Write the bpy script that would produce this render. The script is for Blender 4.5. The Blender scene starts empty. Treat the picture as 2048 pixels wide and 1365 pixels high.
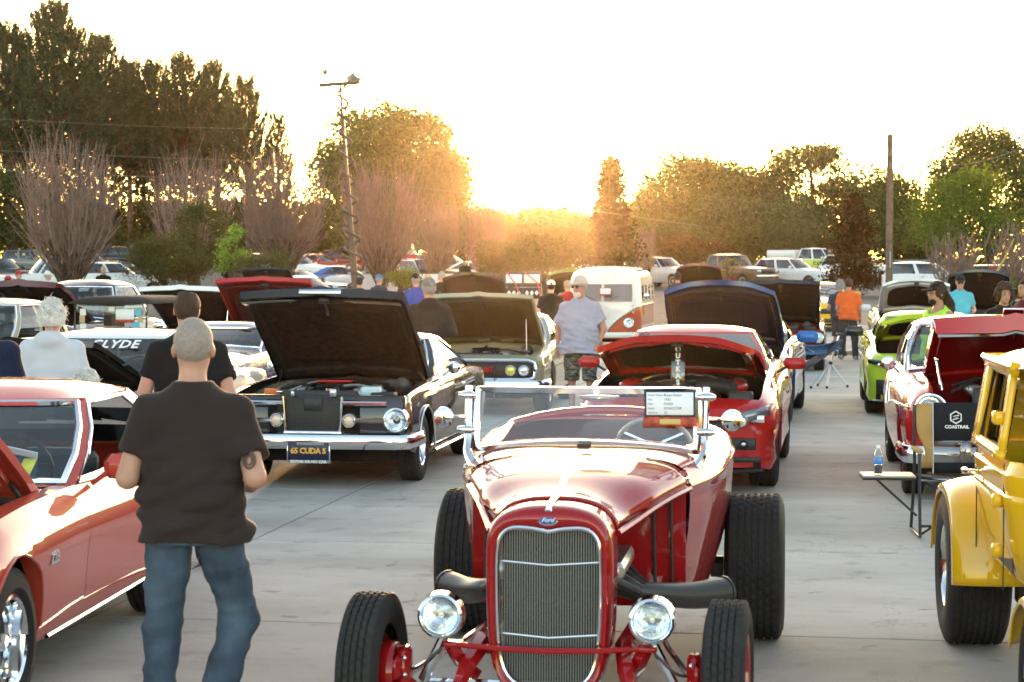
import bpy, math, random
import numpy as np
from mathutils import Vector, Matrix
R = math.radians
S = bpy.context.scene
COL = S.collection
rng = random.Random(7)
NR = np.random.RandomState(11)

# ---------------------------------------------------------------- camera, sky, sun, exposure
CAM_H = 2.0
F_PX = 70.0 / 36.0 * 2048.0
PITCH = math.atan(148.5 / F_PX)
cd = bpy.data.cameras.new('camera')
cd.lens = 70.0; cd.sensor_width = 36.0; cd.sensor_fit = 'HORIZONTAL'
cd.clip_start = 0.1; cd.clip_end = 3000.0
cd.dof.use_dof = True; cd.dof.focus_distance = 16.0; cd.dof.aperture_fstop = 6.0
cam = bpy.data.objects.new('camera', cd); COL.objects.link(cam)
cam.location = (0, 0, CAM_H); cam.rotation_euler = (math.pi / 2 - PITCH, 0, 0)
S.camera = cam

SUN_EL, SUN_AZ = 3.2, 1.4          # degrees above the horizon, degrees right of straight ahead
W = bpy.data.worlds.new('World'); S.world = W; W.use_nodes = True
nt = W.node_tree; nt.nodes.clear()
sky = nt.nodes.new('ShaderNodeTexSky'); sky.sky_type = 'NISHITA'; sky.sun_disc = False
sky.sun_elevation = R(SUN_EL); sky.sun_rotation = R(SUN_AZ)
sky.air_density = 0.65; sky.dust_density = 0.8; sky.ozone_density = 0.0; sky.altitude = 0
bg = nt.nodes.new('ShaderNodeBackground'); bg.inputs['Strength'].default_value = 0.15
wo = nt.nodes.new('ShaderNodeOutputWorld')
nt.links.new(sky.outputs[0], bg.inputs['Color']); nt.links.new(bg.outputs[0], wo.inputs['Surface'])
sl = bpy.data.lights.new('sun', 'SUN'); sl.energy = 2.0; sl.angle = R(0.6); sl.color = (1.0, 0.55, 0.24)
so = bpy.data.objects.new('sun', sl); COL.objects.link(so)
sd = Vector((math.sin(R(SUN_AZ)) * math.cos(R(SUN_EL)), math.cos(R(SUN_AZ)) * math.cos(R(SUN_EL)), math.sin(R(SUN_EL))))
so.rotation_euler = sd.to_track_quat('Z', 'Y').to_euler(); so.location = (0, 40, 60)
S.view_settings.view_transform = 'Standard'; S.view_settings.look = 'None'
S.view_settings.exposure = 2.98; S.view_settings.gamma = 1.0
S.cycles.use_denoising = True
S.cycles.max_bounces = 6; S.cycles.transparent_max_bounces = 14; S.cycles.glossy_bounces = 3
S.cycles.diffuse_bounces = 2; S.cycles.transmission_bounces = 6; S.cycles.volume_bounces = 0
S.cycles.caustics_reflective = False; S.cycles.caustics_refractive = False
S.cycles.sample_clamp_indirect = 6.0

# ---------------------------------------------------------------- pixel <-> place
def ray(u, v):
    cx, cy = (u - 1024) / F_PX, -(v - 682.5) / F_PX
    c, s = math.cos(PITCH), math.sin(PITCH)
    return Vector((cx, c + s * cy, -s + c * cy))
def at(u, v, Y):
    d = ray(u, v); t = Y / d.y
    return Vector((d.x * t, Y, CAM_H + d.z * t))
def gx(u, Y):
    return (u - 1024) / F_PX * Y
GZ = [(-60, 0), (44, 0), (55, .10), (80, .36), (105, .76), (121, 1.35), (134, 1.85), (170, 2.2), (260, 3.0), (2600, 6)]
def gz(y):
    for (a, za), (b, zb) in zip(GZ, GZ[1:]):
        if y <= b: return za + (zb - za) * (y - a) / (b - a)
    return GZ[-1][1]

# ---------------------------------------------------------------- materials
def lin(h):
    h = h.lstrip('#'); c = [int(h[i:i + 2], 16) / 255 for i in (0, 2, 4)]
    return tuple(x / 12.92 if x <= .04045 else ((x + .055) / 1.055) ** 2.4 for x in c)
MATS = {}
def newmat(name):
    m = bpy.data.materials.new(name); m.use_nodes = True; MATS[name] = m
    n = m.node_tree.nodes; p = n['Principled BSDF']
    return m, n, m.node_tree.links, p
def mat(name, col=(.5, .5, .5), rough=.5, metal=0., coat=0., coat_rough=.03, spec=.5, sheen=0., trans=0.,
        noise=None, bump=None, emis=None, sss=0., coords='Object', rnoise=None):
    """noise=(scale, amount[,detail]) varies the base colour, bump=(scale, strength) adds fine relief"""
    if name in MATS: return MATS[name]
    m, n, l, p = newmat(name)
    p.inputs['Base Color'].default_value = (*col, 1); p.inputs['Roughness'].default_value = rough
    p.inputs['Metallic'].default_value = metal; p.inputs['Coat Weight'].default_value = coat
    p.inputs['Coat Roughness'].default_value = coat_rough; p.inputs['Specular IOR Level'].default_value = spec
    p.inputs['Sheen Weight'].default_value = sheen
    if trans: p.inputs['Transmission Weight'].default_value = trans
    if sss:
        p.inputs['Subsurface Weight'].default_value = sss
        p.inputs['Subsurface Radius'].default_value = (.012, .005, .003); p.inputs['Subsurface Scale'].default_value = 1.0
    if emis:
        p.inputs['Emission Color'].default_value = (*emis[0], 1); p.inputs['Emission Strength'].default_value = emis[1]
    tc = None
    if noise or bump or rnoise:
        tc = n.new('ShaderNodeTexCoord')
    if noise:
        t = n.new('ShaderNodeTexNoise'); t.inputs['Scale'].default_value = noise[0]; t.inputs['Detail'].default_value = noise[2] if len(noise) > 2 else 4
        l.new(tc.outputs[coords], t.inputs['Vector'])
        r = n.new('ShaderNodeMapRange'); r.inputs[1].default_value = .3; r.inputs[2].default_value = .7
        r.inputs[3].default_value = 1 - noise[1]; r.inputs[4].default_value = 1 + noise[1]
        l.new(t.outputs[0], r.inputs[0])
        x = n.new('ShaderNodeVectorMath'); x.operation = 'SCALE'; x.inputs[0].default_value = col
        l.new(r.outputs[0], x.inputs['Scale']); l.new(x.outputs[0], p.inputs['Base Color'])
    if rnoise:
        t = n.new('ShaderNodeTexNoise'); t.inputs['Scale'].default_value = rnoise[0]; t.inputs['Detail'].default_value = 5
        l.new(tc.outputs[coords], t.inputs['Vector'])
        r = n.new('ShaderNodeMapRange'); r.inputs[1].default_value = .35; r.inputs[2].default_value = .7
        r.inputs[3].default_value = rough; r.inputs[4].default_value = rough + rnoise[1]
        l.new(t.outputs[0], r.inputs[0]); l.new(r.outputs[0], p.inputs['Roughness'])
    if bump:
        t = n.new('ShaderNodeTexNoise'); t.inputs['Scale'].default_value = bump[0]; t.inputs['Detail'].default_value = 5
        l.new(tc.outputs[coords], t.inputs['Vector'])
        b = n.new('ShaderNodeBump'); b.inputs['Strength'].default_value = bump[1]; b.inputs['Distance'].default_value = .01
        l.new(t.outputs[0], b.inputs['Height']); l.new(b.outputs[0], p.inputs['Normal'])
    return m
def paint(name, col, metallic=0., rough=.42):
    return mat(name, col, rough=rough, metal=metallic, coat=1., coat_rough=.015, spec=.05, noise=(1.3, .05))
def glassmat(name, tint=(.8, .86, .9), refl=1.0):
    if name in MATS: return MATS[name]
    m, n, l, p = newmat(name); n.remove(p)
    out = n['Material Output']
    t = n.new('ShaderNodeBsdfTransparent'); t.inputs[0].default_value = (*tint, 1)
    g = n.new('ShaderNodeBsdfGlossy'); g.inputs['Roughness'].default_value = .015; g.inputs[0].default_value = (refl, refl, refl, 1)
    fr = n.new('ShaderNodeLayerWeight'); fr.inputs[0].default_value = .18
    mr = n.new('ShaderNodeMapRange'); mr.inputs[3].default_value = .07; mr.inputs[4].default_value = .95
    l.new(fr.outputs['Fresnel'], mr.inputs[0])
    mx = n.new('ShaderNodeMixShader'); l.new(mr.outputs[0], mx.inputs[0]); l.new(t.outputs[0], mx.inputs[1]); l.new(g.outputs[0], mx.inputs[2])
    l.new(mx.outputs[0], out.inputs['Surface'])
    return m
def leafmat(name, col, tcol=None, amount=.45, var=.35):
    """leaf: diffuse + translucent, colour varied per leaf through a random-per-island node"""
    if name in MATS: return MATS[name]
    m, n, l, p = newmat(name); n.remove(p)
    out = n['Material Output']; tcol = tcol or (col[0] * 1.8, col[1] * 1.6, col[2] * .8)
    ge = n.new('ShaderNodeNewGeometry'); mr = n.new('ShaderNodeMapRange')
    mr.inputs[3].default_value = 1 - var; mr.inputs[4].default_value = 1 + var
    l.new(ge.outputs['Random Per Island'], mr.inputs[0])
    def sc(c):
        x = n.new('ShaderNodeVectorMath'); x.operation = 'SCALE'; x.inputs[0].default_value = c; l.new(mr.outputs[0], x.inputs['Scale']); return x
    d = n.new('ShaderNodeBsdfDiffuse'); l.new(sc(col).outputs[0], d.inputs[0])
    t = n.new('ShaderNodeBsdfTranslucent'); l.new(sc(tcol).outputs[0], t.inputs[0])
    mx = n.new('ShaderNodeMixShader'); mx.inputs[0].default_value = amount
    l.new(d.outputs[0], mx.inputs[1]); l.new(t.outputs[0], mx.inputs[2]); l.new(mx.outputs[0], out.inputs['Surface'])
    return m
CHROME = mat('chrome', (.82, .83, .85), rough=.06, metal=1., rnoise=(14., .07))
STEEL = mat('satin_steel', (.55, .56, .58), rough=.28, metal=1.)
RUBBER = mat('tyre_rubber', (.022, .021, .021), rough=.78, spec=.3, noise=(7., .25), bump=(60., .15))
BLACK = mat('black_trim', (.018, .018, .02), rough=.55)
GLOSSBLK = mat('gloss_black', (.012, .012, .014), rough=.2, coat=.6)
MATTE = mat('matte_black', (.015, .014, .0135), rough=.9, spec=.2, noise=(9., .3))
PAD = mat('hood_insulation_pad', (.018, .015, .013), rough=.95, spec=.1, noise=(16., .35), bump=(40., .6))
IRON = mat('engine_iron', (.05, .048, .046), rough=.5, metal=.4, noise=(18., .4))
ALLOY = mat('cast_aluminium', (.42, .42, .43), rough=.36, metal=.9, noise=(25., .2))
GLASS = glassmat('window_glass', (.62, .72, .78))
CLEAR = glassmat('clear_glass', (.93, .96, .97))
TINT = glassmat('tinted_glass', (.25, .30, .33))
LENS = mat('headlamp_lens', (.85, .88, .92), rough=.12, metal=.75, coat=1., bump=(90., .25))
WHITEP = mat('white_print', (.8, .8, .8), rough=.6)
PAPER = mat('paper_card', (.78, .8, .84), rough=.7)
VINYL = mat('black_vinyl', (.025, .026, .03), rough=.5, bump=(120., .2))
AMBER = mat('amber_lens', (.8, .28, .02), rough=.15, coat=1.)
REDLENS = mat('red_lens', (.55, .02, .02), rough=.15, coat=1.)

# ---------------------------------------------------------------- mesh building
class MB:
    def __init__(s): s.v = []; s.f = []; s.m = []; s.cur = 0
    def add(s, vs, fs):
        o = len(s.v); s.v += [tuple(p) for p in vs]
        for f in fs: s.f.append(tuple(i + o for i in f)); s.m.append(s.cur)
        return s
    def box(s, a, b, bev=0., M=None):
        (x0, y0, z0), (x1, y1, z1) = a, b
        if bev <= 0:
            vs = [(x, y, z) for z in (z0, z1) for y in (y0, y1) for x in (x0, x1)]
            fs = [(0, 2, 3, 1), (4, 5, 7, 6), (0, 1, 5, 4), (2, 6, 7, 3), (0, 4, 6, 2), (1, 3, 7, 5)]
        else:
            bev = min(bev, abs(x1 - x0) * .49, abs(y1 - y0) * .49, abs(z1 - z0) * .49)
            def ring(ix, iy, z):
                X0, X1, Y0, Y1 = x0 + ix, x1 - ix, y0 + iy, y1 - iy; b2 = bev
                return [(X0 + b2, Y0, z), (X1 - b2, Y0, z), (X1, Y0 + b2, z), (X1, Y1 - b2, z), (X1 - b2, Y1, z), (X0 + b2, Y1, z), (X0, Y1 - b2, z), (X0, Y0 + b2, z)]
            e = bev * .6
            vs = ring(e, e, z0) + ring(0, 0, z0 + bev) + ring(0, 0, z1 - bev) + ring(e, e, z1)
            fs = [tuple(range(7, -1, -1)), tuple(range(24, 32))]
            for k in range(3):
                for i in range(8): fs.append((k * 8 + i, k * 8 + (i + 1) % 8, k * 8 + 8 + (i + 1) % 8, k * 8 + 8 + i))
        if M is not None: vs = [tuple(M @ Vector(p)) for p in vs]
        return s.add(vs, fs)
    def grid(s, rows, closed_u=False, flip=False):
        n, m = len(rows), len(rows[0]); vs = [p for r in rows for p in r]; fs = []
        for i in range(n - 1):
            for j in range(m if closed_u else m - 1):
                q = (i * m + j, i * m + (j + 1) % m, (i + 1) * m + (j + 1) % m, (i + 1) * m + j)
                fs.append(q[::-1] if flip else q)
        return s.add(vs, fs)
    def tube(s, path, r, n=8, caps=True, closed=False, sq=None):
        P = [Vector(p) for p in path]; k = len(P)
        rs = r if isinstance(r, (list, tuple)) else [r] * k
        T = []
        for i in range(k):
            a = P[i - 1] if (i > 0 or closed) else P[i]; b = P[(i + 1) % k] if (i < k - 1 or closed) else P[i]
            t = (b - a); T.append(t.normalized() if t.length > 1e-9 else Vector((0, 0, 1)))
        up = Vector((0, 0, 1)) if abs(T[0].z) < .9 else Vector((1, 0, 0))
        N = (up - T[0] * up.dot(T[0])).normalized(); rows = []
        for i in range(k):
            N = (N - T[i] * N.dot(T[i])); N = N.normalized() if N.length > 1e-6 else T[i].orthogonal().normalized()
            B = T[i].cross(N)
            ra, rb = (rs[i], rs[i]) if sq is None else (rs[i] * sq[0], rs[i] * sq[1])
            rows.append([P[i] + (N * math.cos(2 * math.pi * j / n + math.pi / n) * ra + B * math.sin(2 * math.pi * j / n + math.pi / n) * rb) for j in range(n)])
        if closed: rows.append(rows[0])
        o = len(s.v); s.grid(rows, closed_u=True)
        if caps and not closed:
            s.f.append(tuple(o + j for j in range(n - 1, -1, -1))); s.m.append(s.cur)
            s.f.append(tuple(o + (k - 1) * n + j for j in range(n))); s.m.append(s.cur)
        return s
    def lathe(s, prof, n=32, M=None, caps=False):
        """profile (r, h) spun round the local X axis (h runs along X)"""
        rows = []
        for j in range(n + 1):
            a = 2 * math.pi * j / n; c, q = math.cos(a), math.sin(a)
            rows.append([Vector((h, r * c, r * q)) for r, h in prof])
        if M is not None: rows = [[M @ p for p in r] for r in rows]
        return s.grid(rows)
    def disc(s, c, r, nrm=(0, -1, 0), n=24, rz=None):
        nv = Vector(nrm).normalized(); a = nv.orthogonal().normalized(); b = nv.cross(a); c = Vector(c)
        if abs(nv.z) < .9: b = Vector((0, 0, 1)) - nv * nv.z; b.normalize(); a = b.cross(nv)
        rz = rz or r
        return s.add([c + a * math.cos(2 * math.pi * i / n) * r + b * math.sin(2 * math.pi * i / n) * rz for i in range(n)], [tuple(range(n))])
    def sphere(s, c, r, n=12, m=8, sc=(1, 1, 1)):
        rows = []
        for i in range(m + 1):
            t = math.pi * i / m
            rows.append([(c[0] + r * sc[0] * math.sin(t) * math.cos(2 * math.pi * j / n), c[1] + r * sc[1] * math.sin(t) * math.sin(2 * math.pi * j / n), c[2] + r * sc[2] * math.cos(t)) for j in range(n)])
        return s.grid(rows, closed_u=True, flip=True)
    def mesh(s, name, smooth=40):
        me = bpy.data.meshes.new(name); me.from_pydata(s.v, [], s.f)
        if any(s.m): me.polygons.foreach_set('material_index', s.m)
        if smooth:
            me.shade_smooth()
            if smooth < 180: me.set_sharp_from_angle(angle=R(smooth))
        me.update(); return me
    def build(s, name, material, parent=None, smooth=40, loc=None, rot=None, solid=0.):
        return obj(name, s.mesh(name, smooth), material, parent, loc, rot, solid)
def obj(name, me, material, parent=None, loc=None, rot=None, solid=0.):
    o = bpy.data.objects.new(name, me)
    for m in (material if isinstance(material, (list, tuple)) else [material]):
        if m is not None and len(me.materials) < 8: me.materials.append(m)
    COL.objects.link(o); o.parent = parent
    if loc is not None: o.location = loc
    if rot is not None: o.rotation_euler = rot
    if solid:
        md = o.modifiers.new('thickness', 'SOLIDIFY'); md.thickness = solid; md.offset = -1
    return o
def tag(o, label, cat, group=None, kind=None):
    o['label'] = label; o['category'] = cat
    if group: o['group'] = group
    if kind: o['kind'] = kind
    return o
def thing(name, label, cat, loc=(0, 0, 0), rz=0., group=None, scale=1.):
    o = bpy.data.objects.new(name, None); COL.objects.link(o); o.empty_display_size = .2
    o.location = loc; o.rotation_euler = (0, 0, rz); o.scale = (scale,) * 3 if not isinstance(scale, tuple) else scale
    return tag(o, label, cat, group)
def text_obj(s, name, size, material, parent, loc, rot=(math.pi / 2, 0, 0), ext=.002, align='CENTER', shear=0., spacing=1., bold=0.):
    cu = bpy.data.curves.new(name, 'FONT'); cu.body = s; cu.size = size; cu.extrude = ext; cu.align_x = align; cu.align_y = 'CENTER'
    cu.shear = shear; cu.space_character = spacing; cu.resolution_u = 2; cu.offset = bold
    to = bpy.data.objects.new('tmp_text', cu); COL.objects.link(to)
    dg = bpy.context.evaluated_depsgraph_get(); me = bpy.data.meshes.new_from_object(to.evaluated_get(dg))
    bpy.data.objects.remove(to); bpy.data.curves.remove(cu)
    me.name = name; me.materials.clear()
    return obj(name, me, material, parent, loc, rot)
def pchip(tab):
    """monotone-ish smooth interpolation of a (x, value) table"""
    xs = [a for a, _ in tab]; ys = [b for _, b in tab]; n = len(xs)
    if n == 1: return lambda x: ys[0]
    h = [xs[i + 1] - xs[i] for i in range(n - 1)]; d = [(ys[i + 1] - ys[i]) / h[i] for i in range(n - 1)]
    m = [d[0]] + [0 if d[i - 1] * d[i] <= 0 else 2 * d[i - 1] * d[i] / (d[i - 1] + d[i]) for i in range(1, n - 1)] + [d[-1]]
    def f(x):
        if x <= xs[0]: return ys[0]
        if x >= xs[-1]: return ys[-1]
        i = 0
        while x > xs[i + 1]: i += 1
        t = (x - xs[i]) / h[i]; t2, t3 = t * t, t * t * t
        return (2 * t3 - 3 * t2 + 1) * ys[i] + (t3 - 2 * t2 + t) * h[i] * m[i] + (-2 * t3 + 3 * t2) * ys[i + 1] + (t3 - t2) * h[i] * m[i + 1]
    return f
def spline(pts, n):
    """Catmull-Rom through points, n samples"""
    P = [Vector(p) for p in pts]; k = len(P); out = []
    for i in range(n):
        t = i / (n - 1) * (k - 1); a = min(int(t), k - 2); u = t - a
        p0 = P[a - 1] if a > 0 else P[a] * 2 - P[a + 1]; p3 = P[a + 2] if a + 2 < k else P[a + 1] * 2 - P[a]
        p1, p2 = P[a], P[a + 1]
        out.append(.5 * ((2 * p1) + (p2 - p0) * u + (2 * p0 - 5 * p1 + 4 * p2 - p3) * u * u + (3 * p1 - p0 - 3 * p2 + p3) * u ** 3))
    return out
# ================================================================ the setting
LOT = R(-9.0)                         # the rows of cars and the concrete joints run 9 degrees off the view
def npmesh(name, V, Fq, smooth=False):
    V = np.asarray(V, dtype=np.float32).reshape(-1, 3); Fq = np.asarray(Fq, dtype=np.int32); k = Fq.shape[1]
    me = bpy.data.meshes.new(name); me.vertices.add(len(V)); me.vertices.foreach_set('co', V.ravel())
    me.loops.add(Fq.size); me.loops.foreach_set('vertex_index', Fq.ravel())
    me.polygons.add(len(Fq)); me.polygons.foreach_set('loop_start', np.arange(0, Fq.size, k, dtype=np.int32))
    me.polygons.foreach_set('loop_total', np.full(len(Fq), k, dtype=np.int32))
    me.update(calc_edges=True); me.validate()
    if smooth: me.shade_smooth()
    return me
def concrete(name, base, per_object=.10):
    m, n, l, p = newmat(name)
    ge = n.new('ShaderNodeNewGeometry'); oi = n.new('ShaderNodeObjectInfo')
    mp = n.new('ShaderNodeMapping'); mp.inputs['Rotation'].default_value = (0, 0, -LOT); l.new(ge.outputs['Position'], mp.inputs[0])
    def nz(scale, det, sx=1., sy=1., ro=.55):
        m2 = n.new('ShaderNodeMapping'); m2.inputs['Scale'].default_value = (sx, sy, 1); l.new(mp.outputs[0], m2.inputs[0])
        t = n.new('ShaderNodeTexNoise'); t.inputs['Scale'].default_value = scale; t.inputs['Detail'].default_value = det; t.inputs['Roughness'].default_value = ro
        l.new(m2.outputs[0], t.inputs['Vector']); return t.outputs[0]
    def rng_(s, a, b, lo, hi):
        r = n.new('ShaderNodeMapRange'); r.inputs[1].default_value = a; r.inputs[2].default_value = b; r.inputs[3].default_value = lo; r.inputs[4].default_value = hi; l.new(s, r.inputs[0]); return r.outputs[0]
    def mul(a, b):
        x = n.new('ShaderNodeMath'); x.operation = 'MULTIPLY'; l.new(a, x.inputs[0]); l.new(b, x.inputs[1]); return x.outputs[0]
    v = rng_(nz(.55, 6), .3, .7, .78, 1.2)
    v = mul(v, rng_(nz(1.3, 7, .6, 1.5), .3, .7, .90, 1.10))          # broom streaks across the slab
    v = mul(v, rng_(nz(90, 3), .25, .75, .86, 1.12))                   # sand grain
    v = mul(v, rng_(nz(3.3, 5), .56, .74, 1.0, .72))                   # oil and water stains
    v = mul(v, rng_(nz(26, 2), .70, .78, 1.0, .55))                    # specks of grit
    vo = n.new('ShaderNodeTexVoronoi'); vo.feature = 'DISTANCE_TO_EDGE'; vo.inputs['Scale'].default_value = .42; vo.inputs['Randomness'].default_value = 1.
    wv = n.new('ShaderNodeVectorMath'); wv.operation = 'ADD'; wn = n.new('ShaderNodeTexNoise'); wn.inputs['Scale'].default_value = 2.4; wn.inputs['Detail'].default_value = 6; l.new(mp.outputs[0], wn.inputs['Vector']); l.new(mp.outputs[0], wv.inputs[0]); l.new(wn.outputs['Color'], wv.inputs[1]); l.new(wv.outputs[0], vo.inputs['Vector'])
    ck = rng_(vo.outputs[0], .001, .004, .74, 1.0); msk = rng_(nz(.33, 2), .50, .56, 0., 1.)
    cm = n.new('ShaderNodeMix'); cm.data_type = 'FLOAT'; l.new(msk, cm.inputs[0]); cm.inputs[2].default_value = 1.; l.new(ck, cm.inputs[3]); v = mul(v, cm.outputs[0])   # hairline cracks here and there
    vs_ = n.new('ShaderNodeTexVoronoi'); vs_.inputs['Scale'].default_value = 1.9; l.new(wv.outputs[0], vs_.inputs['Vector']); v = mul(v, rng_(vs_.outputs['Distance'], .05, .14, .62, 1.))   # oil drips
    v = mul(v, rng_(oi.outputs['Random'], 0, 1, 1 - per_object, 1 + per_object))
    sc = n.new('ShaderNodeVectorMath'); sc.operation = 'SCALE'; sc.inputs[0].default_value = base; l.new(v, sc.inputs['Scale'])
    l.new(sc.outputs[0], p.inputs['Base Color'])
    p.inputs['Specular IOR Level'].default_value = .18
    l.new(rng_(nz(2.2, 5), .3, .7, .82, .95), p.inputs['Roughness'])
    b = n.new('ShaderNodeBump'); b.inputs['Strength'].default_value = .35; b.inputs['Distance'].default_value = .004
    l.new(nz(70, 4, .6, 1.6), b.inputs['Height']); l.new(b.outputs[0], p.inputs['Normal'])
    return m
CONC = concrete('broomed_concrete', (.40, .378, .348))
GRASS = mat('dry_verge_ground', (.075, .075, .035), rough=.95, spec=.1, noise=(.35, .4, 8), coords='Object')
ASPH = mat('worn_asphalt', (.085, .083, .08), rough=.8, noise=(.5, .3, 8), bump=(40., .4))
JOINT = mat('joint_dirt', (.045, .042, .039), rough=.95, spec=.1, noise=(3., .4))

def sheet(name, x0, x1, ys, dz, m, kind='structure'):
    mb = MB(); nx = 9
    mb.grid([[(x0 + (x1 - x0) * i / (nx - 1), y, gz(y) + dz) for i in range(nx)] for y in ys])
    o = mb.build(name, m, smooth=180); o['kind'] = kind
    return o
ground = sheet('ground', -2500, 2500, [-60, -20, 0, 20, 44, 50, 55, 60, 70, 80, 90, 105, 112, 121, 128, 134, 150, 170, 260, 600, 2600], -.014, GRASS)
lot_base = sheet('concrete_lot', -45, 45, [-6, 0, 10, 20, 30, 40, 44, 48, 52, 55, 62], -.009, JOINT)
far_lot = sheet('parking_lot', -70, 75, [62.02, 70, 80, 90, 105, 112, 121, 128, 134, 142], -.004, ASPH)
lot_far = sheet('concrete_apron', -45, 45, [46.6, 50, 55, 62], .0, CONC)
SX, SY = 7.3, 3.25
mb = MB(); g = .008
def ringp(i, z): return [(i, i, z), (SX - i, i, z), (SX - i, SY - i, z), (i, SY - i, z)]
vs = ringp(g, -.03) + ringp(g, -.006) + ringp(g + .007, 0.)
mb.add(vs, [(8, 9, 10, 11)] + [(k * 4 + i, k * 4 + (i + 1) % 4, k * 4 + 4 + (i + 1) % 4, k * 4 + 4 + i) for k in (0, 1) for i in range(4)])
slab_me = mb.mesh('slab', 0); slab_me.materials.append(CONC)
A0 = Vector((-1.9, 14.55, 0)); ux = Vector((math.cos(LOT), math.sin(LOT), 0)); uy = Vector((-math.sin(LOT), math.cos(LOT), 0))
for i in range(-3, 3):
    for j in range(-5, 11):
        p = A0 + ux * (SX * i) + uy * (SY * j)
        c = p + ux * SX / 2 + uy * SY / 2
        if c.y < 3.5 or c.y > 45 or abs(c.x) > c.y * .30 + 6: continue
        o = bpy.data.objects.new('slab', slab_me); COL.objects.link(o); o.parent = lot_base
        o.location = (p.x, p.y, 0); o.rotation_euler = (0, 0, LOT)

# ---------------------------------------------------------------- vegetation
BARK = mat('grey_brown_bark', (.085, .06, .045), rough=.95, spec=.1, noise=(6., .35), bump=(14., .8))
PBARK = mat('pine_bark', (.12, .075, .055), rough=.95, spec=.1, noise=(4., .4), bump=(10., .9))
TWIG = mat('bare_grey_twig', (.24, .165, .14), rough=.9, spec=.15, noise=(3., .25))
L_OAK = leafmat('oak_leaf', (.082, .118, .044), (.13, .16, .035), .34)
L_OAK2 = leafmat('dusty_oak_leaf', (.095, .12, .056), (.13, .15, .04), .32)
L_MAG = leafmat('magnolia_leaf', (.045, .036, .018), (.12, .06, .015), .30, .5)
L_SPR = leafmat('spring_leaf', (.085, .135, .028), (.17, .24, .04), .45)
L_BUSH = leafmat('bush_leaf', (.070, .084, .036), (.12, .115, .03), .34)
L_NEON = leafmat('fresh_green_leaf', (.15, .27, .05), (.25, .40, .05), .45)
L_PINE = leafmat('pine_needle', (.056, .088, .052), (.06, .08, .035), .22)
def leaf_cloud(C, size, rs, shape=1.9):
    """one four-cornered leaf per centre, turned at random"""
    n = len(C); a = rs.normal(size=(n, 3)); a /= np.linalg.norm(a, axis=1)[:, None] + 1e-9
    b = np.cross(a, rs.normal(size=(n, 3))); b /= np.linalg.norm(b, axis=1)[:, None] + 1e-9
    L = (size * rs.uniform(.6, 1.35, n))[:, None]; w = L / shape
    V = np.stack([C - a * L * .5, C + b * w * .5 + a * L * .06, C + a * L * .5, C - b * w * .5 + a * L * .06], 1)
    F = np.arange(4 * n).reshape(n, 4)
    return V.reshape(-1, 3), F
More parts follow.
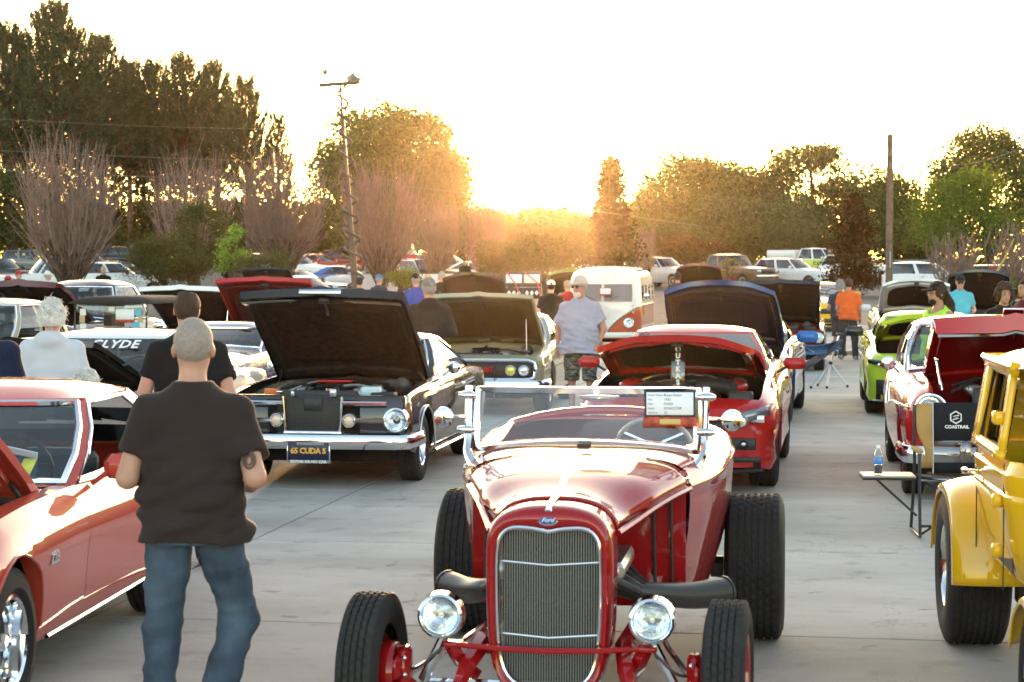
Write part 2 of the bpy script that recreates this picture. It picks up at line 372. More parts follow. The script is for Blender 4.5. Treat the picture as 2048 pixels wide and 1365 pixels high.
def leafy_tree(name, label, cat, Y, u, v_top, v_bot, half_px, leaf, n=12000, size=.2, lobes=16, seed=1, trunk=True, group=None,
               flat=.8, fill=.35, clump=.55, cone=0., z0=None, trunk_m=None, clumps=330, depth=1.0):
    """crown between v_top and v_bot (photo pixels) at depth Y, half width half_px: lobes -> clumps -> leaves"""
    rs = np.random.RandomState(seed); k = Y / F_PX
    if name == 'oak_tree': n = int(n * 1.7); clumps = int(clumps * 1.8); lobes = int(lobes * 1.5)
    X = gx(u, Y); zg = gz(Y) if z0 is None else z0
    zt = at(u, v_top, Y).z; zb = at(u, v_bot, Y).z; hw = half_px * k
    t = thing(name, label, cat, (X, Y, zg), 0, group)
    zt -= zg; zb = max(zb - zg, .02); H = zt - zb; cz = (zt + zb) / 2
    lob = []
    for i in range(lobes):
        for _ in range(60):
            p = rs.uniform(-1, 1, 3)
            if (p ** 2).sum() <= 1: break
        p *= max(np.linalg.norm(p), rs.uniform(.55, 1.)) / np.linalg.norm(p)
        wz = 1 - cone * (p[2] + 1) / 2
        r = rs.uniform(.28, .46) * (1 - .4 * (cone > 0)) * (1 - .35 * cone * (p[2] + 1) / 2)
        lob.append((p[0] * hw * (1 - r * .8) * wz, p[1] * hw * depth * (1 - r * .8) * wz, cz + p[2] * H / 2 * (1 - r * flat), r * hw, r * min(H * .5, hw) * flat * 1.15))
    CC = []
    for i in range(clumps):
        lx, ly, lz, r, rz = lob[rs.randint(lobes)]
        d = rs.normal(size=3); d /= np.linalg.norm(d); d[2] = abs(d[2]) if rs.rand() < .45 else d[2]
        q = rs.uniform(fill, 1.) ** .5
        c = np.array([lx + d[0] * r * q, ly + d[1] * r * q, lz + d[2] * rz * q]); c[2] = min(max(c[2], zb + .1), zt)
        CC.append(c)
    if cone > 0:      # pointed crown: tiers of clumps drawing in towards the tip
        CC = []
        for i in range(clumps):
            f = rs.rand() ** 1.15; a = rs.uniform(0, 6.283); rr_ = hw * (1 - f) ** .7 * math.sqrt(rs.rand()) * (.78 + .34 * math.sin(f * 34 + a * 2)); CC.append(np.array([rr_ * math.cos(a), rr_ * math.sin(a), zb + .1 + (zt - zb) * f]))
    CC = np.array(CC); per = max(4, n // clumps)
    csz = clump * rs.uniform(.5, 1.3, clumps)
    C = (CC[:, None, :] + rs.normal(size=(clumps, per, 3)) * csz[:, None, None] * np.array([1, 1, .7])).reshape(-1, 3)
    C = C[C[:, 2] > .03]
    V, F = leaf_cloud(C, size, rs)
    obj('crown', npmesh('crown', V, F), leaf, t)
    if trunk:
        mb = MB(); tr = max(.09, hw * .06)
        base = [(0, 0, -.15), (rs.uniform(-.1, .1) * hw, 0, zb * .6 + .3), (rs.uniform(-.15, .15) * hw, 0, cz), (0, 0, zt - H * .18)]
        mb.tube(spline(base, 10), [tr * (1.25 - .11 * i) for i in range(10)], 8)
        for i in range(min(lobes, 11)):
            lx, ly, lz, r, rz = lob[i]; st = Vector(base[1]).lerp(Vector(base[2]), rs.uniform(0, .9))
            mid = st.lerp(Vector((lx, ly, lz)), .55) + Vector((0, 0, -.1 * H * .3))
            mb.tube(spline([st, mid, (lx, ly, lz)], 6), [tr * .5 * (1 - .13 * j) for j in range(6)], 5)
        mb.build('trunk', trunk_m or BARK, t)
    return t
def bare_tree(name, label, Y, u, v_top, v_base, half_px, seed, stems=46, group='leafless vase-shaped trees', cat='tree', fan=1.0):
    rs = np.random.RandomState(seed); k = Y / F_PX; X = gx(u, Y); zg = gz(Y)
    t = thing(name, label, cat, (X, Y, zg), 0, group)
    H = at(u, v_top, Y).z - zg; hw = half_px * k
    mb = MB(); tr = MB()
    hb = H * .13
    tr.tube([(0, 0, -.1), (.04, 0, hb * .5), (0, .02, hb)], [.22, .17, .14], 8)
    ntop = 0
    for i in range(stems):
        a = rs.uniform(0, 2 * math.pi); sp = math.sqrt(rs.uniform(.02, 1)) * hw * .93
        tx, ty = sp * math.cos(a) * fan, sp * math.sin(a) * .85
        h = H * rs.uniform(.72, 1.) * (1 - .16 * (sp / hw) ** 2)
        p = [(0, 0, hb * rs.uniform(.3, 1.)), (tx * .42, ty * .42, hb + (h - hb) * .22), (tx * .86, ty * .86, hb + (h - hb) * .55), (tx * rs.uniform(.95, 1.08), ty, h)]
        P = spline(p, 9); r0 = rs.uniform(.022, .045)
        P = [q + Vector(rs.normal(size=3)) * .04 * (j > 0) for j, q in enumerate(P)]
        tr.tube(P[:5], [r0 * (1 - .10 * j) for j in range(5)], 4, caps=False)
        mb.tube(P[4:], [r0 * .6 * (1 - .17 * j) + .004 for j in range(5)], 3, caps=False)
        for _ in range(11):
            j = rs.randint(2, 8); st = P[j]; d = P[min(j + 1, 8)] - P[j - 1]; d.normalize()
            side = Vector(rs.normal(size=3)); side.z = abs(side.z) * .3; side.normalize()
            L = rs.uniform(.5, 1.5) * H / 7
            e1 = st + (d * .6 + side * .5) * L * .5; e2 = st + (d * 1.15 + side * .55) * L
            mb.tube([st, e1, e2], [.012, .009, .005], 3, caps=False)
            if rs.rand() < .7:
                e3 = e1 + (d * .8 + Vector(rs.normal(size=3)) * .35) * L * .5
                mb.tube([e1, e3], [.008, .004], 3, caps=False)
    tr.build('trunk', BARK, t); c = mb.build('crown', TWIG, t, smooth=0)
    return t
def pine_tree(name, label, Y, u, v_top, v_low, half_px, seed, fingers=150, group='tall pines behind the parked cars', needle=46, top_spread=.35):
    rs = np.random.RandomState(seed); k = Y / F_PX; X = gx(u, Y); zg = gz(Y)
    t = thing(name, label, 'pine tree', (X, Y, zg), 0, group)
    H = at(u, v_top, Y).z - zg; zl = at(u, v_low, Y).z - zg; hw = half_px * k
    mb = MB(); lean = rs.uniform(-.02, .02) * H
    mb.tube([(0, 0, -.2), (lean * .4, 0, H * .4), (lean, 0, H * .75), (lean, 0, H * .99)], [.24, .19, .12, .03], 8)
    VV, FF = [], []
    base = 0
    for i in range(fingers):
        lv = rs.randint(11); f = min(1., (lv + .5 + rs.normal() * .22) / 11); f = max(.0, f) ** .85
        if f > .7 and rs.rand() < .35: f *= rs.uniform(.3, .8)
        z = zl + (H - zl) * f
        a = rs.uniform(0, 2 * math.pi); rad = hw * (.24 + .80 * (1 - f) ** .5) * rs.uniform(.55, 1.2) * (1 - .6 * f ** 6) * math.sqrt(rs.uniform(.02, 1.1))
        if f < .12: rad *= .5 + 4 * f
        tip = Vector((lean + rad * math.cos(a), rad * math.sin(a), z))
        st = Vector((lean * z / H, 0, z - rad * .45 - .2))
        if i % 2 == 0: mb.tube(spline([st, st.lerp(tip, .5) + Vector((0, 0, -.08 * rad)), tip], 5), [.045, .035, .03, .022, .015], 4, caps=False)
        L = rs.uniform(.7, 1.25) * (H / 18) * (1 + .7 * max(0, f - .5)); dr = Vector((math.cos(a) * .5, math.sin(a) * .5, (1.0 + 1.2 * max(0, f - .5)) if f > .25 else .5)); dr.normalize()
        e = tip + dr * L
        mb.tube([tip, e], [.018, .01], 3, caps=False)
        m_ = needle; s = rs.uniform(-.15, 1, m_)[:, None]
        C = np.array(tip)[None] + (np.array(e) - np.array(tip))[None] * s
        d = rs.normal(size=(m_, 3)); d /= np.linalg.norm(d, axis=1)[:, None]; d = d * .85 + np.array(dr)[None] * .65
        ln = rs.uniform(.24, .42, m_)[:, None] * (H / 18)
        wv = np.cross(d, rs.normal(size=(m_, 3))); wv /= np.linalg.norm(wv, axis=1)[:, None] + 1e-9
        w = .034 * (H / 18)
        V = np.stack([C - wv * w, C + wv * w, C + d * ln + wv * w * .3, C + d * ln - wv * w * .3], 1).reshape(-1, 3)
        VV.append(V); FF.append(np.arange(4 * m_).reshape(m_, 4) + base); base += 4 * m_
    mb.build('trunk', PBARK, t, smooth=60)
    obj('crown', npmesh('crown', np.concatenate(VV), np.concatenate(FF)), L_PINE, t)
    return t
TREES = 'broadleaf trees behind the parked cars'
# pines, left to right
for i, (u, vt, vl, hp, Y, fg, lab) in enumerate([
    (20, 70, 330, 75, 138, 190, 'dark pine at the left edge of the picture beside the tallest pine'),
    (112, 30, 330, 100, 140, 240, 'tallest pine of the left grove, rising highest against the sky'),
    (205, 92, 330, 74, 146, 190, 'second tallest pine, just right of the tallest one'),
    (262, 140, 345, 66, 150, 170, 'dense pine with a flat top in the middle of the grove'),
    (318, 140, 360, 66, 152, 180, 'pine with a double pointed top left of the grove centre'),
    (375, 128, 350, 72, 148, 200, 'round-topped pine right of the grove centre'),
    (440, 145, 350, 64, 150, 180, 'pine with a narrow spiky top near the right of the grove'),
    (498, 172, 380, 56, 146, 170, 'rightmost tall pine with an open crown against the bright sky'),
    (560, 240, 400, 34, 150, 80, 'small sparse pine between the grove and the round oak'),
    (160, 190, 400, 90, 158, 170, 'shaded pine deep in the grove behind the tallest pine'),
    (60, 200, 400, 90, 156, 170, 'shaded pine deep in the grove near the left edge'),
    (400, 230, 400, 90, 160, 170, 'shaded pine deep in the grove behind the round-topped one'),
    (290, 230, 400, 90, 161, 170, 'shaded pine deep in the grove behind the flat-topped one')]):
    pine_tree('pine_tree', lab, Y, u, vt, vl, hp * 1.2, 100 + i, int(fg * 3.5))
# broadleaf trees
leafy_tree('oak_tree', 'big round oak with a gold-lit right side behind the light mast', 'tree', 140, 772, 188, 520, 182, L_OAK, 44000, .25, 40, 3, clumps=800, clump=.62, group=TREES)
leafy_tree('oak_tree', 'leafy shrub-like oak at the lower left edge below the pines', 'tree', 128, 20, 290, 540, 95, L_BUSH, 9000, .22, 12, 4, clumps=240, group=TREES)
leafy_tree('oak_tree', 'low far tree with a rounded top left of the sun gap', 'tree', 190, 1050, 398, 540, 66, L_OAK, 7000, .3, 10, 5, clumps=200, clump=.8, group=TREES)
leafy_tree('oak_tree', 'low shaded tree mass filling the gap under the setting sun', 'tree', 175, 1130, 424, 560, 125, L_BUSH, 12000, .3, 18, 6, clumps=330, clump=.75, group=TREES, flat=.6)
leafy_tree('magnolia_tree', 'slim pointed magnolia standing against the sun glow', 'tree', 100, 1222, 326, 540, 66, L_MAG, 9000, .22, 34, 7, clumps=420, clump=.27, cone=.85, group='magnolia trees', fill=.1)
leafy_tree('oak_tree', 'broad oak glowing orange just right of the magnolia', 'tree', 150, 1385, 296, 560, 138, L_OAK, 26000, .25, 22, 8, clumps=440, clump=.65, group=TREES)
leafy_tree('oak_tree', 'airy tall oak with sky showing through its upper crown', 'tree', 146, 1612, 258, 520, 122, L_OAK2, 20000, .22, 26, 9, clumps=360, clump=.42, group=TREES, fill=.2)
leafy_tree('oak_tree', 'greyish dense oak in front of the airy one above the pickup', 'tree', 132, 1500, 390, 560, 150, L_OAK2, 20000, .21, 20, 10, clumps=430, clump=.55, group=TREES)
leafy_tree('oak_tree', 'green oak right behind the bare utility pole', 'tree', 138, 1772, 305, 560, 74, L_OAK, 12000, .22, 16, 11, clumps=330, clump=.45, group=TREES)
leafy_tree('oak_tree', 'dark low tree between the greyish oak and the brown magnolia', 'tree', 142, 1640, 415, 560, 100, L_BUSH, 9000, .22, 14, 12, clumps=280, clump=.55, group=TREES)
leafy_tree('magnolia_tree', 'brown-leaved magnolia beside the white crossover at right', 'tree', 96, 1705, 398, 575, 68, L_MAG, 12000, .16, 34, 13, clumps=330, clump=.26, cone=.75, group='magnolia trees')
leafy_tree('oak_tree', 'big green tree at the upper right edge of the picture', 'tree', 140, 1990, 232, 540, 150, L_OAK, 20000, .24, 24, 14, clumps=430, clump=.6, group=TREES)
leafy_tree('elm_tree', 'bright spring-green tree in front of the big tree at right', 'tree', 112, 1925, 328, 560, 108, L_SPR, 12000, .17, 20, 15, clumps=380, clump=.42, group=TREES, fill=.15)
leafy_tree('oak_tree', 'dim tree low between the utility pole and the bright green tree', 'tree', 150, 1845, 420, 560, 80, L_OAK, 8000, .25, 12, 16, clumps=240, clump=.55, group=TREES)
leafy_tree('oak_tree', 'small dark tree behind the white pickup under the oak', 'tree', 150, 880, 372, 545, 90, L_OAK, 8000, .25, 12, 17, clumps=240, clump=.6, group=TREES)
leafy_tree('oak_tree', 'dark hedge-like tree behind the row of leafless trees', 'tree', 152, 640, 400, 545, 120, L_BUSH, 9000, .25, 14, 18, clumps=260, clump=.6, group=TREES, flat=.6)
for u, vt, hp, Y, lf, lab in ((330, 400, 110, 158, L_BUSH, 'dark undergrowth tree below the pines left of centre'), (180, 395, 110, 160, L_BUSH, 'dark undergrowth tree below the tallest pine'), (500, 395, 90, 162, L_BUSH, 'dark undergrowth tree at the right foot of the pines'), (1290, 400, 70, 160, L_OAK, 'gold-lit tree between the slim magnolia and the broad oak'), (1480, 320, 90, 168, L_OAK, 'tree filling the gap behind the broad glowing oak'), (960, 415, 80, 165, L_OAK, 'low tree beside the narrow leafless tree')):
    leafy_tree('oak_tree', lab, 'tree', Y, u, vt, 555, hp, lf, 10000, .26, 14, 60 + u, clumps=300, clump=.6, group=TREES)
# far-off wood that closes the view, one mass
rs_ = np.random.RandomState(44); Cw = []
for i in range(1500):
    x = rs_.uniform(-75, 85); y = rs_.uniform(178, 205); gap = 1 - .55 * math.exp(-((x - 5.5) / 9) ** 2)
    h = (4.0 + 5.5 * (1 - math.exp(-((x - 4) / 26) ** 2)) + 1.6 * math.sin(x * .33 + 1) * math.sin(x * .11)) * gap
    c = np.array([x, y, gz(y) + rs_.uniform(.1, 1) * h]); Cw.append(c + rs_.normal(size=(26, 3)) * np.array([1.0, 1.0, .7]))
Cw = np.concatenate(Cw); Vw, Fw = leaf_cloud(Cw, .5, rs_)
wood = obj('far_wood', npmesh('far_wood', Vw, Fw), L_BUSH)
tag(wood, 'far dim belt of woodland low behind all the trees', 'woodland', kind='stuff')
Cw = []
for i in range(1700):
    x = rs_.uniform(-62, 66); y = rs_.uniform(146, 172); c = np.array([x, y, gz(y) + rs_.uniform(0, 1) * (2.6 + 1.2 * math.sin(x * .5) * math.sin(x * .17 + 2))]); Cw.append(c + rs_.normal(size=(26, 3)) * np.array([.8, .8, .45]))
Vw, Fw = leaf_cloud(np.concatenate(Cw), .34, rs_)
tag(obj('undergrowth', npmesh('undergrowth', Vw, Fw), L_BUSH), 'low dark undergrowth at the foot of the tree line', 'undergrowth', kind='stuff')
# leafless vase-shaped trees
bare_tree('bare_tree', 'big leafless vase-shaped tree at left beside the white pickup', 72, 140, 268, 552, 100, 21, 110)
bare_tree('bare_tree', 'leafless vase-shaped tree behind the olive bush left of centre', 86, 385, 290, 545, 92, 22, 80)
bare_tree('bare_tree', 'dense leafless tree left of the light mast above the parked SUV', 92, 565, 290, 535, 92, 23, 115)
bare_tree('bare_tree', 'dense leafless tree right behind the light mast', 84, 762, 318, 548, 88, 24, 110)
bare_tree('bare_tree', 'smaller leafless tree right of the white pickup', 98, 872, 385, 540, 52, 25, 70)
bare_tree('bare_tree', 'narrow leafless tree catching gold light near the sun', 98, 968, 376, 540, 46, 26, 75)
bare_tree('bare_tree', 'wispy pale leafless shrub at the right edge by the leaning cane', 78, 1905, 455, 560, 62, 27, 34, group='wispy leafless shrubs')
bare_tree('bare_tree', 'wispy pale leafless shrub against the red vehicle at far right', 74, 2020, 440, 565, 60, 28, 34, group='wispy leafless shrubs')
bare_tree('bare_tree', 'thin brown leafless sapling right of the slim magnolia', 104, 1290, 445, 540, 32, 29, 30, group='wispy leafless shrubs')
# bushes
BUSH = 'bushes along the edge of the lot'
leafy_tree('bush', 'large olive-green bush behind the old touring car', 'bush', 70, 330, 470, 590, 92, L_BUSH, 16000, .085, 18, 31, clumps=420, clump=.17, group=BUSH, flat=.9)
leafy_tree('bush', 'taller scrubby bush rising behind the olive bush', 'bush', 76, 400, 400, 560, 84, L_BUSH, 11000, .09, 18, 32, clumps=420, clump=.17, group=BUSH, fill=.1)
leafy_tree('bush', 'bright fresh-green sapling left of the dark open hood', 'bush', 68, 462, 450, 560, 38, L_NEON, 2600, .10, 10, 33, clumps=170, clump=.11, group=BUSH, fill=.1)
leafy_tree('bush', 'low grey-green scrub below the fresh-green sapling', 'bush', 66, 520, 500, 575, 66, L_BUSH, 6000, .085, 12, 34, clumps=260, clump=.16, group=BUSH)
leafy_tree('bush', 'brown-green thicket in the sun glow left of the bus', 'bush', 82, 1090, 440, 585, 95, L_BUSH, 16000, .10, 20, 35, clumps=480, clump=.2, group=BUSH)
leafy_tree('bush', 'dim thicket between the narrow leafless tree and the glow', 'bush', 90, 1010, 455, 575, 60, L_BUSH, 9000, .11, 14, 36, clumps=300, clump=.2, group=BUSH)
leafy_tree('bush', 'small leafy bush beside the rear wheel of the white pickup', 'bush', 62, 800, 540, 585, 46, L_SPR, 2600, .08, 10, 37, clumps=160, clump=.12, group=BUSH)
leafy_tree('bush', 'dry brown brush behind the silver crossover and pickup', 'bush', 128, 1360, 478, 545, 110, leafmat('dry_brush', (.10, .065, .03), (.16, .09, .03), .35), 9000, .2, 14, 38, clumps=280, clump=.4, group=BUSH, flat=.6)
leafy_tree('bush', 'low green shrub behind the curly-haired man at right', 'bush', 70, 1960, 545, 600, 70, L_SPR, 5000, .09, 12, 39, clumps=240, clump=.18, group=BUSH)
leafy_tree('bush', 'thin sprig of leaves in front of the brown and white pickup', 'bush', 88, 1455, 505, 560, 26, L_SPR, 420, .09, 8, 40, clumps=50, clump=.10, group=BUSH, fill=.1)
# dry yellow cane leaning in the shrubs at right
mb = MB(); a = at(1985, 560, 73); b = at(2028, 478, 73.5)
mb.tube([a, a.lerp(b, .5) + Vector((.03, 0, 0)), b], [.05, .04, .03], 6)
tag(mb.build('cane', mat('dry_cane', (.42, .30, .09), rough=.8)), 'dry yellow cane leaning among leafless shrubs at right', 'cane')

# ---------------------------------------------------------------- poles, mast, wires
WOOD = mat('weathered_pole_wood', (.16, .11, .075), rough=.9, noise=(5., .3), bump=(20., .5))
WIRE = mat('power_line', (.12, .11, .10), rough=.6)
Yp = 84; bp = Vector((gx(1778, Yp), Yp, gz(Yp))); tp = at(1780, 268, Yp)
pole = thing('utility_pole', 'tall bare wooden utility pole without crossarm at right', 'utility pole', bp)
mb = MB(); top = tp - bp
mb.tube([(0, 0, -.3), tuple(top * .5), tuple(top)], [.16, .14, .12], 12); mb.build('post', WOOD, pole)
mb = MB(); mb.tube([tuple(top + Vector((.06, -.12, -.15))), tuple(top + Vector((.22, -.12, -.15)))], .025, 6); mb.build('insulator', CHROME, pole)
mb = MB(); q = at(1778, 520, Yp) - bp; mb.tube([q + Vector((.02, -.16, -.35)), q + Vector((.02, -.155, .35))], .022, 6); mb.build('ground_rod_cover', mat('grey_conduit', (.45, .45, .44)), pole)
def wire(pts, label, r=.014, n=24, name='power_line'):
    m2 = MB(); m2.tube(spline(pts, n), r, 5); return tag(m2.build(name, WIRE), label, 'power line', 'overhead wires')
wire([at(1783, 274, Yp), at(1860, 325, Yp), at(1950, 326, Yp), at(2060, 292, Yp)], 'sagging wire from the pole top to the right edge', .02)
wire([at(1783, 278, Yp), at(1815, 325, Yp + 4), at(1860, 385, Yp + 10)], 'steep guy wire down from the pole top behind the trees', .012)
wire([at(-20, 238, 120), at(300, 253, 122), at(700, 262, 128)], 'highest thin wire across the pines at left', .016)
wire([at(-20, 301, 110), at(300, 315, 112), at(720, 330, 118)], 'middle thin wire across the pines at left', .016)
wire([at(-20, 340, 70), at(350, 356, 72), at(800, 372, 78), at(1400, 452, 110)], 'lowest and palest wire across the pines at left', .015)
# portable light mast with coiled cable, leaning slightly left
Ym = 62; b0 = at(716, 562, Ym); b0.z = gz(Ym)
mast = thing('light_mast', 'leaning portable light mast with coiled cable and crossbar on top', 'light mast', b0)
mt = at(680, 168, Ym) - b0
MASTM = mat('mast_paint', (.075, .06, .05), rough=.5, metal=.4)
mb = MB()
for k_, (f0, f1, r) in enumerate([(0, .34, .145), (.30, .62, .11), (.58, .86, .075), (.82, 1.0, .048)]):
    mb.tube([mt * f0, mt * f1], r, 4)
    mb.box(tuple(mt * f1 + Vector((-r * 1.25, -r * 1.25, -.06))), tuple(mt * f1 + Vector((r * 1.25, r * 1.25, .03))), .01)
mb.build('telescopic_post', MASTM, mast, smooth=30)
pts = []
for i in range(230):
    f = i / 229; ax = mt * (1 - f); r = .14 + .16 * f; a = f * 2 * math.pi * 12.5
    pts.append(ax + Vector((r * math.cos(a) + .05 * (1 - f), r * math.sin(a), 0)))
mb = MB(); mb.tube(pts, .042, 6); mb.build('coiled_cable', mat('cable_black', (.03, .028, .026), rough=.45), mast)
mb = MB(); mb.box((-.66, -.05, -.06), (.62, .05, .06), .012); cb = mb.build('crossbar', MASTM, mast, loc=mt, rot=(0, R(-4), 0))
mb = MB()
for x in (-.6, -.35, .1, .45):
    mb = MB(); mb.box((x, -.04, -.18), (x + .05, .04, -.062), .008); mb.build('hook', MASTM, cb)
SHADE = mat('floodlight_shell', (.16, .20, .27), rough=.5)
def floodlight(x, tilt, name):
    m2 = MB(); rows = []
    for i in range(7):
        a = R(-20 + 24 * i); rows.append([(.30 * math.cos(a) * (1 if True else 0), y, .26 * math.sin(a)) for y in (-.24, 0, .24)])
    m2.grid(rows)
    return m2.build('floodlight', SHADE, mast, loc=mt + Vector((x, 0, .33)), rot=(R(20), R(tilt), R(48)), solid=.015)
floodlight(.52, 150, 'floodlight')
mb = MB(); mb.tube(spline([(.45, 0, .05), (.42, 0, .2), (.5, 0, .42), (.62, 0, .5)], 8), .03, 6); mb.tube([(.55, 0, .0), (.75, 0, .32)], .018, 6); mb.tube(spline([(.45, 0, -.05), (.3, 0, -.3), (.38, 0, -.42)], 6), .018, 6)
mb.build('lamp_arm', MASTM, mast, loc=mt)
GLM = mat('frosted_lamp_glass', (.78, .8, .82), rough=.3)
mb = MB(); mb.tube(spline([(-.92, 0, .28), (-.95, 0, .4), (-.86, 0, .52), (-.72, 0, .54)], 8), .012, 5); mb.build('lamp_hoop', GLM, mast, loc=mt)
mb = MB(); mb.sphere((-.46, 0, .36), .09, 8, 6); mb.tube([(-.46, 0, .06), (-.46, 0, .34)], .014, 5); mb.build('small_lamp', WOOD, mast, loc=mt)
mb = MB(); mb.tube([mt * .20 + Vector((.17, -.05, 0)), mt * .0 + Vector((.22, -.05, .1))], .028, 6); mb.build('side_rail', CHROME, mast)
mb = MB(); mb.tube([mt * .69, mt * .69 + Vector((-1.25, .6, -2.7))], .012, 5); mb.build('guy_rope', WIRE, mast)
mb = MB(); mb.box((-.7, -.5, .25), (.7, .6, .75), .05); mb.box((-.22, -.22, .7), (.22, .22, 1.0), .03)
for x in (-.75, .75): mb.lathe([(.0, 0), (.28, 0), (.28, .14), (0, .14)], 18, Matrix.Translation((x - .07, .1, .28)))
mb.build('trailer_base', MASTM, mast)
# ================================================================ generic motor car
REFL = mat('lamp_reflector_bowl', (.80, .84, .90), rough=.10, metal=1., bump=(45., .35)); LGLASS = glassmat('lamp_glass', (.90, .95, 1.))
CACHE = {}
def tyre_mesh(Rt, w, rim, detail=1, tread=5):
    key = ('tyre', Rt, w, rim, detail, tread)
    if key in CACHE: return CACHE[key]
    h = w / 2; sh = Rt - .022
    prof = [(rim, -h * .80), (rim + .012, -h * .93), (rim + (sh - rim) * .35, -h * 1.06), (rim + (sh - rim) * .75, -h * 1.03), (sh, -h * .93)]
    if detail:
        cols = [(Rt - .006, -h * .86)]; n = tread
        for i in range(n):
            a = -h * .82 + 2 * h * .82 * i / n; b = -h * .82 + 2 * h * .82 * (i + 1) / n; g = .055 * h
            cols += [(Rt, a + g), (Rt, (a + b) / 2), (Rt, b - g)]
            if i < n - 1: cols += [(Rt - .011, b - g * .8), (Rt - .011, b + g * .8)]
        cols += [(Rt - .006, h * .86)]
    else: cols = [(Rt, -h * .8), (Rt + .002, 0), (Rt, h * .8)]
    prof = prof + cols + [(r, -x) for r, x in prof[::-1]]
    nn = {0: 20, 1: 40, 2: 132}[detail]; rows = []
    for j in range(nn + 1):
        a = 2 * math.pi * j / nn; c, q = math.cos(a), math.sin(a); row = []
        for i, (r, x) in enumerate(prof):
            if detail == 2 and r > Rt - .004 and (j + int(i / 5)) % 3 == 0: r -= .008
            row.append((x, r * c, r * q))
        rows.append(row)
    mb = MB(); mb.grid(rows); me = mb.mesh('tyre', 32); me.materials.append(RUBBER); CACHE[key] = me
    return me
def rim_mesh(rim, w, style, m, flip):
    key = ('rim', rim, w, style, m.name, flip)
    if key in CACHE: return CACHE[key]
    mb = MB(); h = w / 2; o = -1 if flip else 1       # outer face towards +x (or -x)
    n = 28
    P = lambda L: [(r, x * o) for r, x in L]
    mb.lathe(P([(rim + .004, h * .84), (rim + .010, h * .90), (rim - .004, h * .93), (rim - .016, h * .84), (rim - .03, h * .35), (rim - .035, -h * .5)]), n)
    if style == 'disc':
        mb.lathe(P([(rim - .03, h * .4), (rim * .74, h * .52), (rim * .6, h * .40), (rim * .42, h * .62), (rim * .2, h * .74), (0, h * .78)]), n)
    elif style == 'dish':
        mb.lathe(P([(rim - .02, h * .5), (rim * .80, -h * .05), (rim * .62, -h * .12), (rim * .38, h * .05), (rim * .2, h * .3), (rim * .19, h * .55), (0, h * .58)]), n)
        for k in range(20):
            a = 2 * math.pi * k / 20; r = rim * .86
            mb.sphere((o * h * .22, r * math.cos(a), r * math.sin(a)), .009, 6, 4)
        for k in range(5):
            a = 2 * math.pi * k / 5; r = rim * .42
            mb.lathe(P([(0.0, h * .30), (.016, h * .28), (.018, h * .0)]), 6, Matrix.Translation((0, r * math.cos(a), r * math.sin(a))))
    else:
        ns = {'mag5': 5, 'multi': 10, 'five': 5, 'slot': 8}[style]
        for k in range(ns):
            a = 2 * math.pi * k / ns
            M = Matrix.Rotation(a, 4, 'X')
            wd = {'mag5': .042, 'multi': .018, 'five': .036, 'slot': .05}[style] * rim / .19
            v = [(o * h * .62, -wd * .8, rim * .12), (o * h * .62, wd * .8, rim * .12), (o * h * .42, wd, rim - .025), (o * h * .42, -wd, rim - .025),
                 (o * h * .1, -wd * 1.1, rim * .12), (o * h * .1, wd * 1.1, rim * .12), (o * h * .1, wd * 1.3, rim - .025), (o * h * .1, -wd * 1.3, rim - .025)]
            mb.add([M @ Vector(p) for p in v], [(0, 1, 2, 3), (4, 7, 6, 5), (0, 3, 7, 4), (1, 5, 6, 2), (0, 4, 5, 1)])
        mb.lathe(P([(rim * .3, h * .2), (rim * .3, h * .58), (rim * .2, h * .68), (0, h * .7)]), 16)
    me = mb.mesh('rim', 35); me.materials.append(m); CACHE[key] = me
    return me
def hub_mesh(rim, w):
    key = ('hub', rim, w)
    if key not in CACHE:
        mb = MB(); mb.lathe([(0, -w * .3), (rim * .8, -w * .3), (rim * .8, w * .05), (0, w * .05)], 20); me = mb.mesh('wheel', 35); me.materials.append(IRON); CACHE[key] = me
    return CACHE[key]
def wheel(parent, x, y, Rt=.33, w=.21, rim=.19, style='mag5', m=None, detail=1, steer=0., tread=5, z=None):
    flip = x < 0
    wh = obj('wheel', hub_mesh(rim, w), None, parent, (x, y, Rt if z is None else z), (0, 0, steer))
    obj('tyre', tyre_mesh(Rt, w, rim, detail, tread), None, wh); obj('rim', rim_mesh(rim, w, style, m or ALLOY, flip), None, wh)
    return wh

